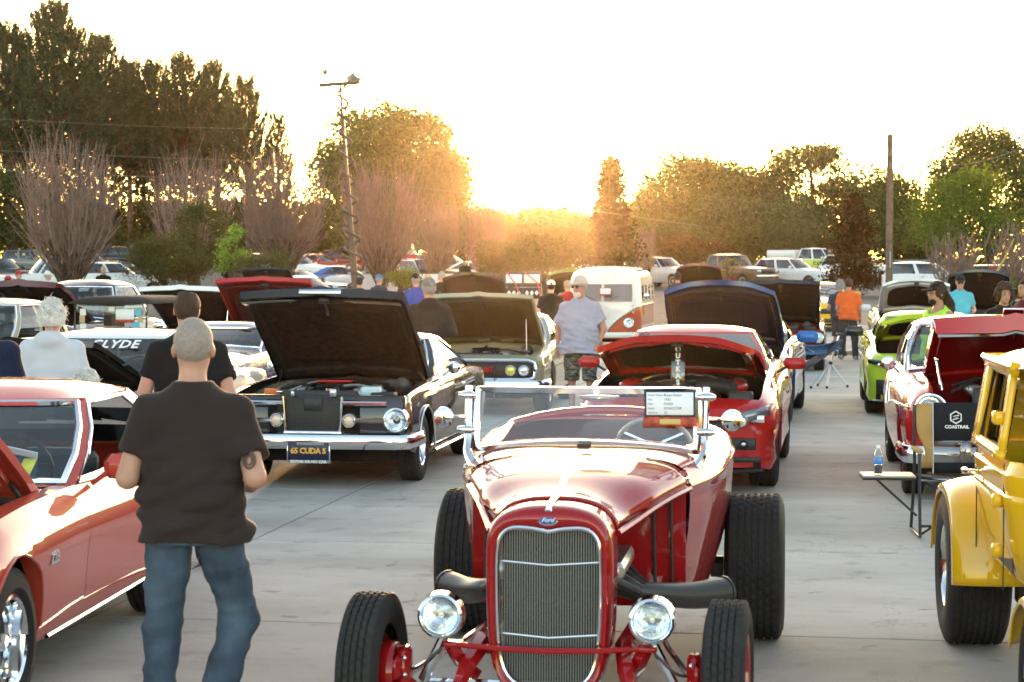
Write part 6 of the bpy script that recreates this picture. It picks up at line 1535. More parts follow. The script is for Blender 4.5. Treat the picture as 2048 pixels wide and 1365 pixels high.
mb = MB(); mb.box((-.52, 1.9, .6), (.52, 2.25, 1.05), .06); mb.build('seat', VINYL, t)
mb = MB(); mb.grid([[(x, y, 1.535) for y in (1.32, 2.34)] for x in (-.64, 0, .64)]); mb.build('headliner', VINYL, t)
for s in (1, -1): mb = MB(); mb.grid([[(s * .70, y, z) for z in (.6, 1.1)] for y in (1.34, 2.30)]); mb.build('door_lining', VINYL, t)
mb = MB(); mb.grid([arch_row(.30 + .17 * f, .95, 1.05 + .06 * f, -.1 + 1.13 * f) for f in np.linspace(0, 1, 6)]); mb.build('hood', YEL, t, solid=.01)
mb = MB(); mb.box((-.28, -.14, .45), (.28, -.10, 1.05), .05); mb.build('grille_shell', YEL, t)
for s in (1, -1):
    # rear fender: tall rounded sheet over the wheel
    fd = fender([(WBY - .60, .40), (WBY - .585, .52), (WBY - .53, .68), (WBY - .36, .82), (WBY - .05, .865), (WBY + .28, .80), (WBY + .48, .64), (WBY + .56, .45)], s * .48, s * .86, .035, .05, 8, flip=s < 0)
    fo_ = fd.build('rear_fender', YEL, t, smooth=60, solid=.012)
    mb = MB(); mb.tube(spline([(s * .625, y, z + .03) for y, z in ((WBY - .62, .42), (WBY - .60, .54), (WBY - .53, .72), (WBY - .36, .855), (WBY - .1, .90))], 14), .006, 5); mb.build('fender_welt', BLACK, fo_)
    fender([(-.40, .46), (-.28, .63), (0, .715), (.28, .62), (.40, .46)], s * .60, s * .84, .02, .03, 6, flip=s < 0).build('front_fender', YEL, t, smooth=60, solid=.01)
    wheel(t, s * .72, 0, .35, .19, .22, 'five', CHROME, 2, 0, tread=6); wheel(t, s * .70, WBY, .415, .315, .22, 'five', CHROME, 2, 0, tread=8)
    mb = MB(); mb.tube([(s * .28, -.3, .45), (s * .34, 1.2, .45), (s * .36, 3.2, .55)], .05, 4); mb.build('frame_rail', BLACK, t)
    mb = MB(); mb.box((s * .50 - .04, WBY - .60, .30), (s * .50 + .01, WBY - .42, .56), .01); mb.build('fender_bracket', BLACK, t)
    round_lamp(t, s * .42, -.25, .82, .095)
mb = MB(); mb.tube([(-.6, WBY, .415), (.6, WBY, .415)], .06, 8); mb.build('rear_axle', IRON, t)
mb = MB(); mb.tube([(-.65, 0, .30), (.65, 0, .30)], .03, 8); mb.build('front_axle', IRON, t)
mb = MB(); mb.box((-.42, .3, .40), (.42, 3.2, .5), .03); mb.build('floor_pan', MATTE, t)
# ================================================================ more show cars
def variant(base, **kw):
    d = dict(base); gh = dict(base['gh']); gh.update(kw.pop('gh', {})); d.update(kw); d['gh'] = gh; return d
# ---- red and white 1950s sedan at right, its hood up
SPC = dict(fo=.84, wb=2.92, ro=1.25, side='round', crease=35,
    hw=[(-.84, .84), (-.65, .89), (0, .92), (1.4, .925), (2.9, .92), (3.8, .86), (4.17, .78)],
    zt=[(-.84, .80), (-.70, .90), (-.5, .955), (0, .985), (1., 1.0), (2.9, 1.02), (4.17, .92)],
    zc=[(-.84, .72), (-.70, .86), (-.5, .95), (0, 1.03), (1., 1.08), (2.9, 1.06), (4.17, .92)],
    zb=[(-.84, .42), (-.5, .32), (0, .28), (2.9, .28), (4.17, .38)], bow=(.10, .10), floor=.24,
    wheel=(.335, .19, .19), arch=.375, rim_style='mag5', rim_mat=CHROME, trim=CHROME, trim_r=.018,
    hood=(-.74, .92), hood_angle=24, hh=.66, hood_nose=.16, hood_thick=.09, under_mat=DRED, pad=False, bay_mat=DRED, hood_peak=.03,
    roof_mat=CREAM, frame_mat=CREAM, seat_mat=mat('red_white_vinyl', (.4, .05, .04), rough=.5),
    doors=(1.05, 2.05), gh=dict(yw=.98, yt=1.42, yrt=2.75, yrb=3.25, wB=.78, wT=.64, zr=1.46, crown=.075, pA=.04, pC=.16, pCt=.16, bpil=.48, bow=(.36, .30, .2), bulge=.05))
t, H = car('red_white_sedan', 'red and white 1950s sedan with raised hood behind the camp chair', 'car', (4.33, 17.45, 0), R(-8), SPC, RED_B, SHOW)
for s in (1, -1):
    b = round_lamp(t, s * .70, -.86, .80, .10)
    mb = MB(); mb.tube(spline([(s * .70 + .125 * math.cos(a), -.90 + .02 * abs(math.cos(a)), .80 + .125 * math.sin(a)) for a in np.linspace(-.2, math.pi + .2, 12)], 18), .016, 6); mb.build('headlight_hood', CHROME, b)
    mb = MB(); mb.tube(spline([(s * (side_x(H, y, z) + .006), y, z) for y, z in ((-.60, .80), (.2, .78), (1.2, .74), (1.9, .66), (2.05, .70), (2.2, .86))], 20), .011, 6); mb.build('side_moulding', CHROME, t)
    mirror(t, H, s, CHROME, y=1.42, size=(.08, .07), out=.08, cup=True)
    mb = MB(); mb.box((s * .70 - .11, -.885, .60), (s * .70 + .11, -.84, .67), .02); mb.build('parking_light', CHROME, t)
facia_panel('grille_backing', GRILD, -.60, .60, .52, .74, H, t)
mb = MB()
for k in range(5): mb.tube([(-.60, -.875, .54 + .045 * k), (.60, -.875, .54 + .045 * k)], .006, 5)
for k in range(13): mb.tube([(-.60 + .1 * k, -.88, .53), (-.60 + .1 * k, -.88, .73)], .005, 5)
o = mb.build('grille_mesh', CHROME, t); o['kind'] = 'stuff'
mb = MB(); mb.tube([(-.64, -.885, .52), (.64, -.885, .52), (.64, -.885, .745), (-.64, -.885, .745)], .018, 8, closed=True); mb.build('grille_surround', CHROME, t)
bumper(t, H, .42, .15, w=.90, off=.10, r=.05)
for s in (1, -1):
    mb = MB(); mb.sphere((s * .42, -.985, .45), .07, 12, 8, (.8, .7, 1.5)); mb.build('bumper_guard', CHROME, t)
mb = MB(); mb.tube([(-.60, .93, 1.095), (0, .90, 1.115), (.60, .93, 1.095)], .012, 6); mb.build('cowl_trim', CHROME, t)
un = H['under']; o_ = un(0, .86, -.10); mb = MB()
hm = H['hood']; e0 = un(-.98, 1., .0); e1 = un(.98, 1., 0)
mb.tube([un(-.97 + 1.94 * k / 12, .985, .03) + Vector((0, -.01, 0)) for k in range(13)], .018, 6); mb.build('hood_lip', CHROME, hm)
mb = MB(); c_ = un(0, .93, -.115); mb.box((-.09, c_.y - .06, c_.z - .0), (.09, c_.y + .06, c_.z + .018), .006); vb = mb.build('hood_emblem', CHROME, hm)
mb = MB(); mb.box((-.05, c_.y - .03, c_.z + .018), (.05, c_.y + .03, c_.z + .022), .001); mb.build('emblem_field', mat('emblem_blue', (.03, .1, .38)), vb)
mb = MB(); mb.tube([(-.56, -.15, .92), (-.60, -.10, 1.18)], .014, 6); mb.sphere((-.60, -.10, 1.19), .022, 8, 6); mb.build('hood_prop', CHROME, t)

# ---- lime late-model coupe
SPL = variant(SPM, hood_angle=18, under_mat=LIME, pad_mat=MATTE, hood_mat=LIME, handle_mat=LIME, hood_scoop=.06, hood_nose=.16,
    zt=[(-.95, .70), (-.88, .78), (-.6, .85), (0, .94), (1., .99), (2.7, 1.05), (3.84, 1.)], gh=dict(zr=1.30))
t, H = car('lime_coupe', 'lime green modern coupe with raised hood and black mirror', 'car', (5.72, 27.1, 0), R(-9), SPL, LIME, SHOW)
fy = H['front_y']
facia_panel('upper_grille', GRILD, -.62, .62, .60, .66, H, t); facia_panel('lower_grille', GRILD, -.52, .52, .30, .52, H, t)
facia_panel('bumper_bar', LIME, -.60, .60, .53, .585, H, t, off=.04)
for s in (1, -1):
    mb = MB(); mb.grid([[(s * x, fy(x) - .016 + max(0, k - 4) * .035, z) for z in (.64 + .01 * k, .685 + .008 * k, .73 + .006 * k)] for k, x in enumerate(np.linspace(.46, .86, 8))], flip=s < 0); hl = mb.build('headlight', GLOSSBLK, t, solid=.02)
    for k in range(3): mb = MB(); x = .54 + .09 * k; mb.box((s * x - .03, fy(x) - .035, .665 + .01 * k), (s * x + .03, fy(x) - .015, .70 + .01 * k), .008); mb.build('lamp_cell', LENS, hl)
    mb = MB(); mb.grid([[(s * x, fy(x) - .018, z) for z in (.30, .40, .50)] for x in (.62, .68, .76)], flip=s < 0); mb.build('side_intake', GRILD, t, solid=.01)
    mirror(t, H, s, GLOSSBLK, y=1.25, size=(.13, .095), out=.17, stalk=GLOSSBLK)
mb = MB(); mb.tube([(x, fy(x) - .035, .225) for x in np.linspace(-.80, .80, 11)], .018, 6, sq=(.7, 1.6)); mb.build('splitter', STEEL, t)

# ---- white modern coupe, hood up
SPW = variant(SPM, hood_angle=30, under_mat=WHT, hood_mat=WHT, handle_mat=WHT, zt=[(-.95, .78), (-.88, .84), (-.6, .90), (0, .97), (1., 1.01), (2.7, 1.07), (3.84, 1.03)], zc=[(-.95, .80), (-.8, .88), (0, 1.0), (.9, 1.07), (2.7, 1.08), (3.84, 1.04)], bow=(.12, .12), gh=dict(zr=1.38))
t, H = car('white_muscle_coupe', 'white modern muscle coupe with raised hood behind the lime one', 'car', (8.62, 42.6, 0), R(-9), SPW, WHT, SHOW)
fy = H['front_y']; facia_panel('grille', GRILD, -.74, .74, .62, .75, H, t); facia_panel('lower_grille', GRILD, -.5, .5, .30, .42, H, t)
for s in (1, -1):
    for x in (.66, .50): round_lamp(t, s * x, fy(x) - .03, .685, .055, depth=.02)
    mirror(t, H, s, WHT, y=1.25, size=(.13, .095), out=.17, stalk=BLACK)
# ---- dark hood behind it
SPD = variant(SPM, hood_angle=38, under_mat=MATTE, lod=0, gh=dict(zr=1.40))
t, H = car('black_coupe', 'black modern car with high raised hood behind the man in teal', 'car', (gx(1955, 47), 47, gz(47)), R(-9), SPD, BLKP, SHOW)
for s in (1, -1): mirror(t, H, s, BLKP, y=1.25, size=(.13, .095), out=.17, stalk=BLACK); round_lamp(t, s * .62, H['front_y'](.62) - .02, .66, .07)

# ---- blue modern coupe behind the bright red one
SPB = variant(SPM, hood_angle=35, under_mat=mat('navy_underside', (.012, .013, .030), rough=.45), pad_mat=mat('blue_black_pad', (.012, .012, .03), rough=.7), hood_mat=BLUEP, handle_mat=BLUEP, hood_scoop=.02, gh=dict(zr=1.36))
t, H = car('blue_coupe', 'dark blue modern coupe with large raised hood and light blue mirror', 'car', (gx(1437, 25.6) + .05, 25.6, 0), R(-11), SPB, BLUEP, SHOW)
for s in (1, -1): mirror(t, H, s, BLUEL, y=1.25, size=(.14, .10), out=.17, stalk=BLACK); round_lamp(t, s * .62, H['front_y'](.62) - .02, .66, .07)
facia_panel('grille', GRILD, -.46, .46, .50, .665, H, t)

# ---- sage green 1970s coupe with quad lamps
SPS = dict(fo=.92, wb=2.74, ro=1.15, side='slab', crease=33,
    hw=[(-.92, .86), (-.75, .91), (0, .94), (1.3, .935), (2.7, .95), (3.5, .91), (3.89, .84)],
    zt=[(-.92, .78), (-.75, .82), (0, .86), (.9, .89), (2.2, .92), (2.8, .96), (3.89, .88)],
    zc=[(-.92, .78), (-.75, .83), (0, .90), (.9, .95), (2.7, .96), (3.89, .88)],
    zb=[(-.92, .36), (-.5, .28), (0, .26), (2.7, .26), (3.89, .38)], bow=(.06, .08), floor=.22,
    wheel=(.335, .22, .19), arch=.375, rim_style='mag5', trim=CHROME, trim_r=.016,
    hood=(-.80, .78), hood_angle=30, hh=.74, hood_nose=.05, hood_peak=.02, under_mat=mat('olive_underside', (.055, .042, .015), rough=.7), pad_mat=mat('olive_pad', (.05, .036, .012), rough=.9), bay_mat=SAGE,
    doors=(.95, 2.2), gh=dict(yw=.82, yt=1.45, yrt=2.35, yrb=3.1, wB=.76, wT=.60, zr=1.27, crown=.06, pC=.40, pCt=.36, bpil=None, bow=(.20, .10, .10)))
t, H = car('sage_coupe', 'sage green 1970s coupe with raised hood and one yellow lamp', 'car', (-.36, 27.6, 0), R(-8), SPS, SAGE, SHOW, accent=None)
fy = H['front_y']; H['gh_yw'] = .82
mb = MB(); mb.box((-.78, -.955, .50), (.78, -.90, .73), .05); mb.build('grille', GRILD, t)
mb = MB(); P = [(x, -.965, z) for x, z in ((-.80, .52), (-.72, .49), (.72, .49), (.80, .52), (.82, .62), (.80, .72), (.72, .75), (-.72, .75), (-.80, .72), (-.82, .62))]; mb.tube(P, .026, 6, closed=True); mb.build('grille_surround', CHROME, t)
YLW = mat('yellow_lamp', (.8, .72, .12), rough=.2, coat=1., metal=.3)
for s in (1, -1):
    round_lamp(t, s * .66, -.97, .615, .072); round_lamp(t, s * .48, -.97, .615, .072, lens=YLW if s > 0 else LENS, name='inner_headlight')
    mb = MB(); xs = side_x(H, -.70, .66); mb.box((s * xs - .01, -.76, .64), (s * xs + .012, -.65, .68), .004); mb.build('side_marker', AMBER, t)
    mirror(t, H, s, CHROME, y=1.1, size=(.08, .06), out=.1, cup=True)
text_obj('R/T', 'grille_badge', .09, REDLENS, t, (.18, -.975, .62), bold=.004, shear=.2)
bumper(t, H, .42, .13, w=.92, off=.09)
mb = MB(); mb.tube([(.27, -1.02, .70), (.27, -1.03, .22)], .006, 5); mb.build('hood_pin_cable', BLACK, t)
for xx in (-.28, .18):
    mb = MB()
    for k in range(11): a = H['under'](xx + .022 * k, .10, .035); mb.box(tuple(a + Vector((-.004, -.03, -.003))), tuple(a + Vector((.004, .03, .003))))
    o = mb.build('hood_vent', STEEL, H['hood']); o['kind'] = 'stuff'
mb = MB(); mb.tube([(.58, -.1, .85), (.55, .05, 1.55)], .008, 5); mb.build('hood_prop', STEEL, t)
wipers(t, H)

# ---- red 1960s coupe left of the black fastback
SP67 = variant(SPS, hood_angle=38, under_mat=MAROON, pad_mat=mat('dark_red_pad', (.06, .012, .01), rough=.8), bay_mat=RED_B, hood_mat=RED_B, hood_thick=.04)
t, H = car('red_muscle_coupe', 'red 1960s muscle coupe with raised hood behind the black fastback', 'car', (gx(545, 30.2), 30.2, 0), R(-8), SP67, RED_B, SHOW)
mb = MB(); mb.box((-.84, -.95, .50), (.84, -.88, .80), .05); mb.build('nose_panel', RED_B, t)
for s in (1, -1):
    for x0, x1 in ((.06, .40), (.47, .78)):
        mb = MB(); mb.box((s * x0 if s > 0 else -x1, -.965, .53), (s * x1 if s > 0 else -x0, -.94, .74), .03); gr = mb.build('grille', GRILD, t)
        mb = MB(); q = [(s * x0, -.97, .53), (s * x1, -.97, .53), (s * x1, -.97, .74), (s * x0, -.97, .74)]; mb.tube(q, .011, 5, closed=True); mb.build('grille_rim', CHROME, gr)
    round_lamp(t, s * .62, -.97, .635, .075)
bumper(t, H, .42, .13, w=.92, off=.09)
mb = MB(); mb.tube([(-.50, -.85, .75), (-.47, -.80, 1.35)], .006, 5); mb.tube([(-.5, -.88, .1), (-.5, -.88, .40)], .03, 6); mb.build('tow_stand', CHROME, t)
# ---- blue car behind the two men
SPX = variant(SP, hood_angle=0, hood=(-.70, .86), trim=CHROME, hood_mat=BLUEP, hh=.66, gh=dict(zr=1.20))
t, H = car('purple_blue_coupe', 'blue classic coupe mostly hidden behind the two men', 'car', (-4.12, 25.0, 0), R(-9), SPX, BLUEP, SHOW)
for s in (1, -1): round_lamp(t, s * .70, -.83, .62, .10)
bumper(t, H, .42, .12, off=.07, w=.87); facia_panel('grille', GRILD, -.5, .5, .50, .74, H, t)
# ---- silver-white car with the lettered windshield
SPY = variant(SPS, hood_angle=21, under_mat=MATTE, hood_mat=BLKP, bay_mat=MATTE, pad=False, trim=None, hood=(-.80, .70), hh=.76, glass=glassmat('sky_tint_glass', (.42, .55, .62)),
    gh=dict(yw=.76, yt=1.46, zr=1.33, wB=.80, wT=.68, pA=.06, pC=.2, bpil=.5))
t, H = car('white_lettered_coupe', 'white car with black raised hood and white lettering on its windshield', 'car', (-4.18, 17.9, 0), R(-11), SPY, CREAM, SHOW)
for s in (1, -1): round_lamp(t, s * .68, -.93, .62, .09); mirror(t, H, s, CREAM, y=1.1)
bumper(t, H, .42, .12, w=.90, off=.07); facia_panel('grille', GRILD, -.55, .55, .50, .74, H, t)
cw = H['col']; p0 = Vector(cw(0, 1)[3]).lerp(Vector(cw(0, 1)[4]), .55); 
text_obj('CLYDE', 'windshield_lettering', .15, WHITEP, H['wsh'], (.12, p0.y - .045, p0.z), rot=(R(42), 0, 0), shear=.15, spacing=1.1, bold=.004)
# ---- dark maroon 1950s sedan far left
SPO = variant(SPC, hood_angle=30, under_mat=MATTE, bay_mat=MAROON, roof_mat=BLKP, frame_mat=BLKP, hood_mat=MAROON, hood_thick=.07, gh=dict(zr=1.66, crown=.1), pad=True)
t, H = car('maroon_sedan', 'dark maroon 1950s sedan with raised rounded hood at far left', 'car', (gx(78, 35.5), 35.5, 0), R(-14), SPO, MAROON, SHOW)
for s in (1, -1): round_lamp(t, s * .70, -.86, .80, .10)
bumper(t, H, .42, .14, w=.9, off=.08); facia_panel('grille', CHROME, -.55, .55, .52, .70, H, t)
# ---- tan sedan at the left edge
SPT = variant(SPC, hood_angle=0, roof_mat=TAN, frame_mat=TAN, hood_mat=TAN, gh=dict(zr=1.50))
t, H = car('tan_sedan', 'tan old sedan whose roof shows at the left edge', 'car', (gx(-185, 25.5), 25.5, 0), R(-14), SPT, TAN, SHOW)
for s in (1, -1): round_lamp(t, s * .70, -.86, .80, .10)
bumper(t, H, .42, .14, w=.9, off=.08)
# ---- light blue coupe, dark hood with white edge
SPE = variant(SP, hood_angle=31, under_mat=MATTE, hood_mat=WHT, bay_mat=BLUEL, gh=dict(zr=1.30))
t, H = car('light_blue_coupe', 'light blue classic coupe with white-edged raised hood behind the bald man', 'car', (gx(385, 34.6), 34.6, 0), R(-11), SPE, BLUEL, SHOW)
for s in (1, -1): round_lamp(t, s * .70, -.83, .62, .10)
bumper(t, H, .42, .12, off=.07, w=.87); facia_panel('grille', CHROME, -.5, .5, .52, .72, H, t)
# ---- dark maroon coupe right of the blue one
SPQ = variant(SP, hood_angle=34, under_mat=MATTE, hood_mat=BLKP, bay_mat=MAROON, gh=dict(zr=1.30))
t, H = car('dark_maroon_coupe', 'dark maroon classic coupe with black raised hood beside the camp chair', 'car', (gx(1560, 38.5), 38.5, 0), R(-9), SPQ, MAROON, SHOW)
for s in (1, -1): round_lamp(t, s * .74, -.84, .66, .10)
bumper(t, H, .42, .12, off=.07, w=.87); facia_panel('grille', CHROME, -.5, .5, .52, .72, H, t)
# ---- yellow car with silver hood and black stripes
SPK = variant(SPM, hood_angle=0, lod=1, hood_mat=SILV, roof_mat=SILV, frame_mat=YEL)
t, H = car('yellow_striped_coupe', 'yellow modern coupe with black stripes on a pale hood', 'car', (gx(1648, 58), 58, gz(58)), R(-5), SPK, YEL, SHOW)
for x0, x1 in ((-.34, -.10), (.10, .34)):
    mb = MB(); ysq = np.linspace(-.64, .86, 10); mb.grid([[(x, H['yy'](y, x), H['half'](y)[1](x) + .006) for x in np.linspace(x0, x1, 4)] for y in ysq]); mb.build('hood_stripe', BLACK, t)
facia_panel('grille', GRILD, -.60, .60, .52, .665, H, t); facia_panel('lower_grille', GRILD, -.55, .55, .27, .38, H, t)
for s in (1, -1): round_lamp(t, s * .66, H['front_y'](.66) - .02, .62, .06); mirror(t, H, s, YEL, y=1.25, size=(.13, .095), out=.17, stalk=BLACK)
# ---- cars whose raised hoods show behind the first rows
for u, Y, sp, col, um, ang, lab, nm in [
    (540, 58, SPS, BLKP, MATTE, 38, 'black car with a high raised hood left of the light mast', 'black_muscle_coupe'),
    (952, 46, SPM, BLKP, MATTE, 36, 'black car with raised hood left of the white display boards', 'black_hatch_coupe'),
    (1150, 58, SPM, mat('green_car_paint', (.05, .16, .012), rough=.3, coat=1.), MATTE, 34, 'green car whose raised hood shows left of the bus', 'green_coupe'),
    (1398, 64, SPM, MAROON, MATTE, 38, 'maroon car with raised lid behind the dark-haired man', 'maroon_coupe')]:
    t, H = car(nm, lab, 'car', place(u, Y), R(-8), variant(sp, hood_angle=ang, under_mat=um, lod=0, hood_mat=col), col, SHOW)
    for s in (1, -1): round_lamp(t, s * .66, H['front_y'](.66) - .03, .64, .07)
    facia_panel('grille', GRILD, -.46, .46, .50, .665, H, t)

# ================================================================ two-tone bus
t = thing('split_window_bus', 'white over orange-red split-window bus behind the man in the blue shirt', 'bus', (gx(1205, 46.2), 46.2, gz(46.2)), R(-9), SHOW)
HWB, ZB0, ZRB, LB = .87, .30, 1.96, 4.2
def busrow(y, s):
    e = min(1, max(0, y / .55)); f = math.sqrt(max(0, 1 - (1 - e) ** 2)); e2 = min(1, max(0, (LB - y) / .5)); f2 = math.sqrt(max(0, 1 - (1 - e2) ** 2)); k = min(.42 + .58 * f, .55 + .45 * f2)
    w = HWB * k; zt = ZRB - .20 * (1 - f) - .20 * (1 - f2)
    P = [(w * .90, ZB0), (w * .97, ZB0 + .1), (w, .6), (w, .9), (w * .995, 1.06), (w * .985, 1.10), (w * .95, 1.60)]
    for k2 in range(1, 7): a = math.pi / 2 * k2 / 6; P.append((w * .95 * math.cos(a) ** .55, 1.60 + (zt - 1.60) * math.sin(a) ** .75))
    return [(s * x, y + .10 * (1 - (z - .3) / 1.6) * 0 + max(0, z - 1.05) * .22 * max(0, 1 - y / .6), z) for x, z in P]
ysB = [0, .03, .08, .15, .25, .38, .55, .9, 1.3, 1.8, 2.3, 2.8, 3.3, 3.7, 3.9, 4.05, 4.15, 4.2]
low, upm = MB(), MB()
for s in (1, -1):
    R_ = [busrow(y, s) for y in ysB]
    for i in range(len(ysB) - 1):
        for j in range(12):
            q = [R_[i][j], R_[i][j + 1], R_[i + 1][j + 1], R_[i + 1][j]]
            (low if j < 5 else upm).add(q if s > 0 else q[::-1], [(0, 1, 2, 3)])
for yi, fl in ((0, True), (LB, False)):
    Rr = busrow(yi, 1)
    for j in range(12):
        a, b = Rr[j], Rr[j + 1]; rws = [[(a[0] * u, a[1], a[2]) for u in np.linspace(-1, 1, 9)], [(b[0] * u, b[1], b[2]) for u in np.linspace(-1, 1, 9)]]
        (low if j < 5 else upm).grid(rws, flip=fl)
low.build('lower_body', ORED, t, smooth=50); upm.build('upper_body', CREAM, t, smooth=50)
fxw = HWB * .42
# white V on the nose with its moulding
V = []
def nose(x, z):   # point on the rounded nose
    e = 1.; best = None
    for y in np.linspace(0, .55, 40):
        r = busrow(float(y), 1); w = np.interp(z, [p[2] for p in r[:8]], [p[0] for p in r[:8]])
        if w >= abs(x): return Vector((x, busrow(float(y), 1)[4][1] + max(0, z - 1.05) * .22 * max(0, 1 - float(y) / .6), z))
    return Vector((x, .55, z))
vx = lambda z: .09 + .80 * max(0, (z - .42) / .68) ** 1.5
mb = MB(); mb.grid([[nose(u * vx(z), z) + Vector((0, -.035, 0)) for u in np.linspace(-1, 1, 17)] for z in np.linspace(.42, 1.10, 12)]); mb.build('nose_panel', CREAM, t, smooth=60)
for s in (1, -1):
    mb = MB(); mb.tube([nose(s * vx(z), z) + Vector((0, -.042, 0)) for z in np.linspace(.42, 1.09, 14)], .012, 6); mb.build('nose_moulding', CHROME, t)
    pn = nose(s * .61, .68); round_lamp(t, s * .61, pn.y - .075, .68, .12, depth=.14)
    pn = nose(s * .68, .92); round_lamp(t, s * .68, pn.y - .02, .92, .035, name='turn_signal', lens=AMBER, depth=.04)
    mb = MB(); mb.grid([[nose(s * x, z) + Vector((0, -.03, 0)) for z in np.linspace(1.19, 1.56, 4)] for x in np.linspace(.035, .66, 8)]); wp_ = mb.build('windshield_pane', TINT, t, smooth=60)
    mb = MB(); mb.tube([nose(s * x, z) + Vector((0, -.036, 0)) for x, z in [(.035, 1.18), (.35, 1.18), (.67, 1.18), (.67, 1.37), (.66, 1.57), (.35, 1.57), (.035, 1.57)]], .014, 6, closed=True); mb.build('pane_gasket', mat('grey_rubber', (.25, .26, .27)), wp_)
    for k in range(4):
        y0_ = .62 + .86 * k; mb = MB(); mb.grid([[(s * (HWB * (.985 - .035 * (z - 1.1) / .5) + .006), y, z) for z in (1.20, 1.54)] for y in (y0_, y0_ + .76)]); sw_ = mb.build('side_window', TINT, t)
        mb = MB(); mb.tube([(s * (HWB * (.985 - .035 * (z - 1.1) / .5) + .008), y, z) for y, z in ((y0_, 1.19), (y0_ + .76, 1.19), (y0_ + .76, 1.55), (y0_, 1.55))], .012, 5, closed=True); mb.build('window_frame', CREAM, sw_)
    mb = MB(); mb.tube([(s * (HWB + .002), y, 1.09) for y in (.55, 2, 3.7)], .014, 6); mb.build('belt_moulding', CHROME, t)
    mb = MB(); mb.tube([(s * .84, .35, 1.18), (s * .98, .25, 1.28)], .010, 5); ms = mb.build('mirror', CHROME, t); mb = MB(); mb.sphere((s * 1.0, .25, 1.31), .07, 12, 8, (1, .4, 1)); mb.build('mirror_head', CHROME, ms)
    wheel(t, s * .70, .75, .33, .17, .2, 'disc', CHROME); wheel(t, s * .70, 3.15, .33, .17, .2, 'disc', CHROME)
    mb = MB(); mb.tube([nose(s * .1, 1.17) + Vector((0, -.03, 0)), nose(s * .38, 1.30) + Vector((0, -.03, 0))], .008, 5); mb.build('wiper', BLACK, t)
# round emblem with V over W strokes
mb = MB(); ce = nose(0, .93); Rr = .17
mb.tube([(Rr * math.cos(a), ce.y - .06, .93 + Rr * math.sin(a)) for a in np.linspace(0, 2 * math.pi, 29)[:-1]], .014, 6, closed=True); em = mb.build('emblem_ring', WHT, t)
for nm, pl in (('emblem_stroke', [(-.075, .15), (0, .02), (.075, .15)]), ('emblem_stroke', [(-.15, .08), (-.075, -.145), (0, -.01), (.075, -.145), (.15, .08)])):
    mb = MB(); mb.tube([(x, ce.y - .06, .93 + z) for x, z in pl], .013, 5); mb.build(nm, WHT, em)
mb = MB(); mb.tube(spline([(-.88, .50, .40), (-.72, .08, .40), (0, -.08, .40), (.72, .08, .40), (.88, .50, .40)], 20), .06, 8, sq=(1.1, .7)); mb.build('bumper', WHT, t)
mb = MB(); mb.grid([[(u * .70, y, 1.985 - .05 * u * u + .0) for u in np.linspace(-1, 1, 7)] for y in (1.6, 3.2)]); mb.build('sunroof', CREAM, t, solid=.03)
mb = MB(); mb.box((-.6, 1.2, .5), (.6, 1.5, 1.25), .06); mb.build('seat', mat('tan_vinyl', (.4, .3, .2)), t)
mb = MB(); mb.box((-.75, .3, .22), (.75, 4.0, .40), .03); mb.build('floor_pan', MATTE, t)
ca = thing('show_card', 'white card with red border behind the bus windshield', 'card', (0, 0, 0)); ca.location = at(1211, 584, 46.1); ca.rotation_euler = (0, 0, R(-9))
mb = MB(); mb.box((-.14, -.006, -.09), (.14, .006, .09), .002); mb.build('border', mat('card_red', (.4, .04, .03)), ca); mb = MB(); mb.box((-.12, -.009, -.055), (.12, -.0065, .075), .001); mb.build('sheet', PAPER, ca)

# ================================================================ black-topped touring car
t = thing('touring_car', 'old yellow touring car with black fabric top and stickered windshield', 'car', (gx(164, 28.0), 28.0, 0), R(-12), SHOW, scale=.93)
TOP = mat('black_canvas', (.018, .018, .019), rough=.85, bump=(80., .3))
mb = MB(); mb.grid([arch_row(.26 + .26 * f, .95, 1.10 + .12 * f, -.2 + 1.2 * f) for f in np.linspace(0, 1, 6)]); mb.build('hood', YEL, t, solid=.01)
mb = MB(); 
for s in (1, -1): mb.grid([[(s * w, y, z) for z, w in ((.5, hw * .9), (.8, hw), (1.12, hw * .98))] for y, hw in ((1.0, .52), (1.4, .60), (2.4, .64), (3.1, .60), (3.3, .5))], flip=s < 0)
mb.grid([[(x, 3.3, z) for z in (.5, .8, 1.12)] for x in (-.5, 0, .5)]); mb.build('body', YEL, t)
mb = MB(); mb.grid([[(x, 1.05 + .08 * (z - 1.2), z + (.06 * (1 - (x / .58) ** 2) if z < 1.25 else 0)) for z in (1.16, 1.35, 1.56)] for x in np.linspace(-.58, .58, 9)]); wsd = mb.build('windshield', glassmat('greyblue_glass', (.55, .62, .68)), t)
mb = MB(); mb.tube([(-.60, 1.05, 1.14), (-.60, 1.09, 1.58), (.60, 1.09, 1.58), (.60, 1.05, 1.14)], .016, 5); mb.build('windshield_frame', BLACK, wsd)
rows = []
for v in np.linspace(0, 1, 9):
    y = .95 + 2.2 * v; rows.append([(u * (.66 + .02 * math.sin(3 * v)), y, 1.58 + .11 * (1 - abs(u) ** 5) ** .6 * min(1, (v + .12) * 4) - .10 * max(0, v - .8) * 5 * .3) for u in np.linspace(-1, 1, 15)])
mb = MB(); mb.grid(rows); mb.grid([[(x, .95 + .0, 1.585 + .06 * (1 - abs(x / .66) ** 5) ** .6 * f - .0) for f in (-.5, 1.0)] for x in np.linspace(-.66, .66, 13)]); mb.build('fabric_top', TOP, t, smooth=60, solid=.015)
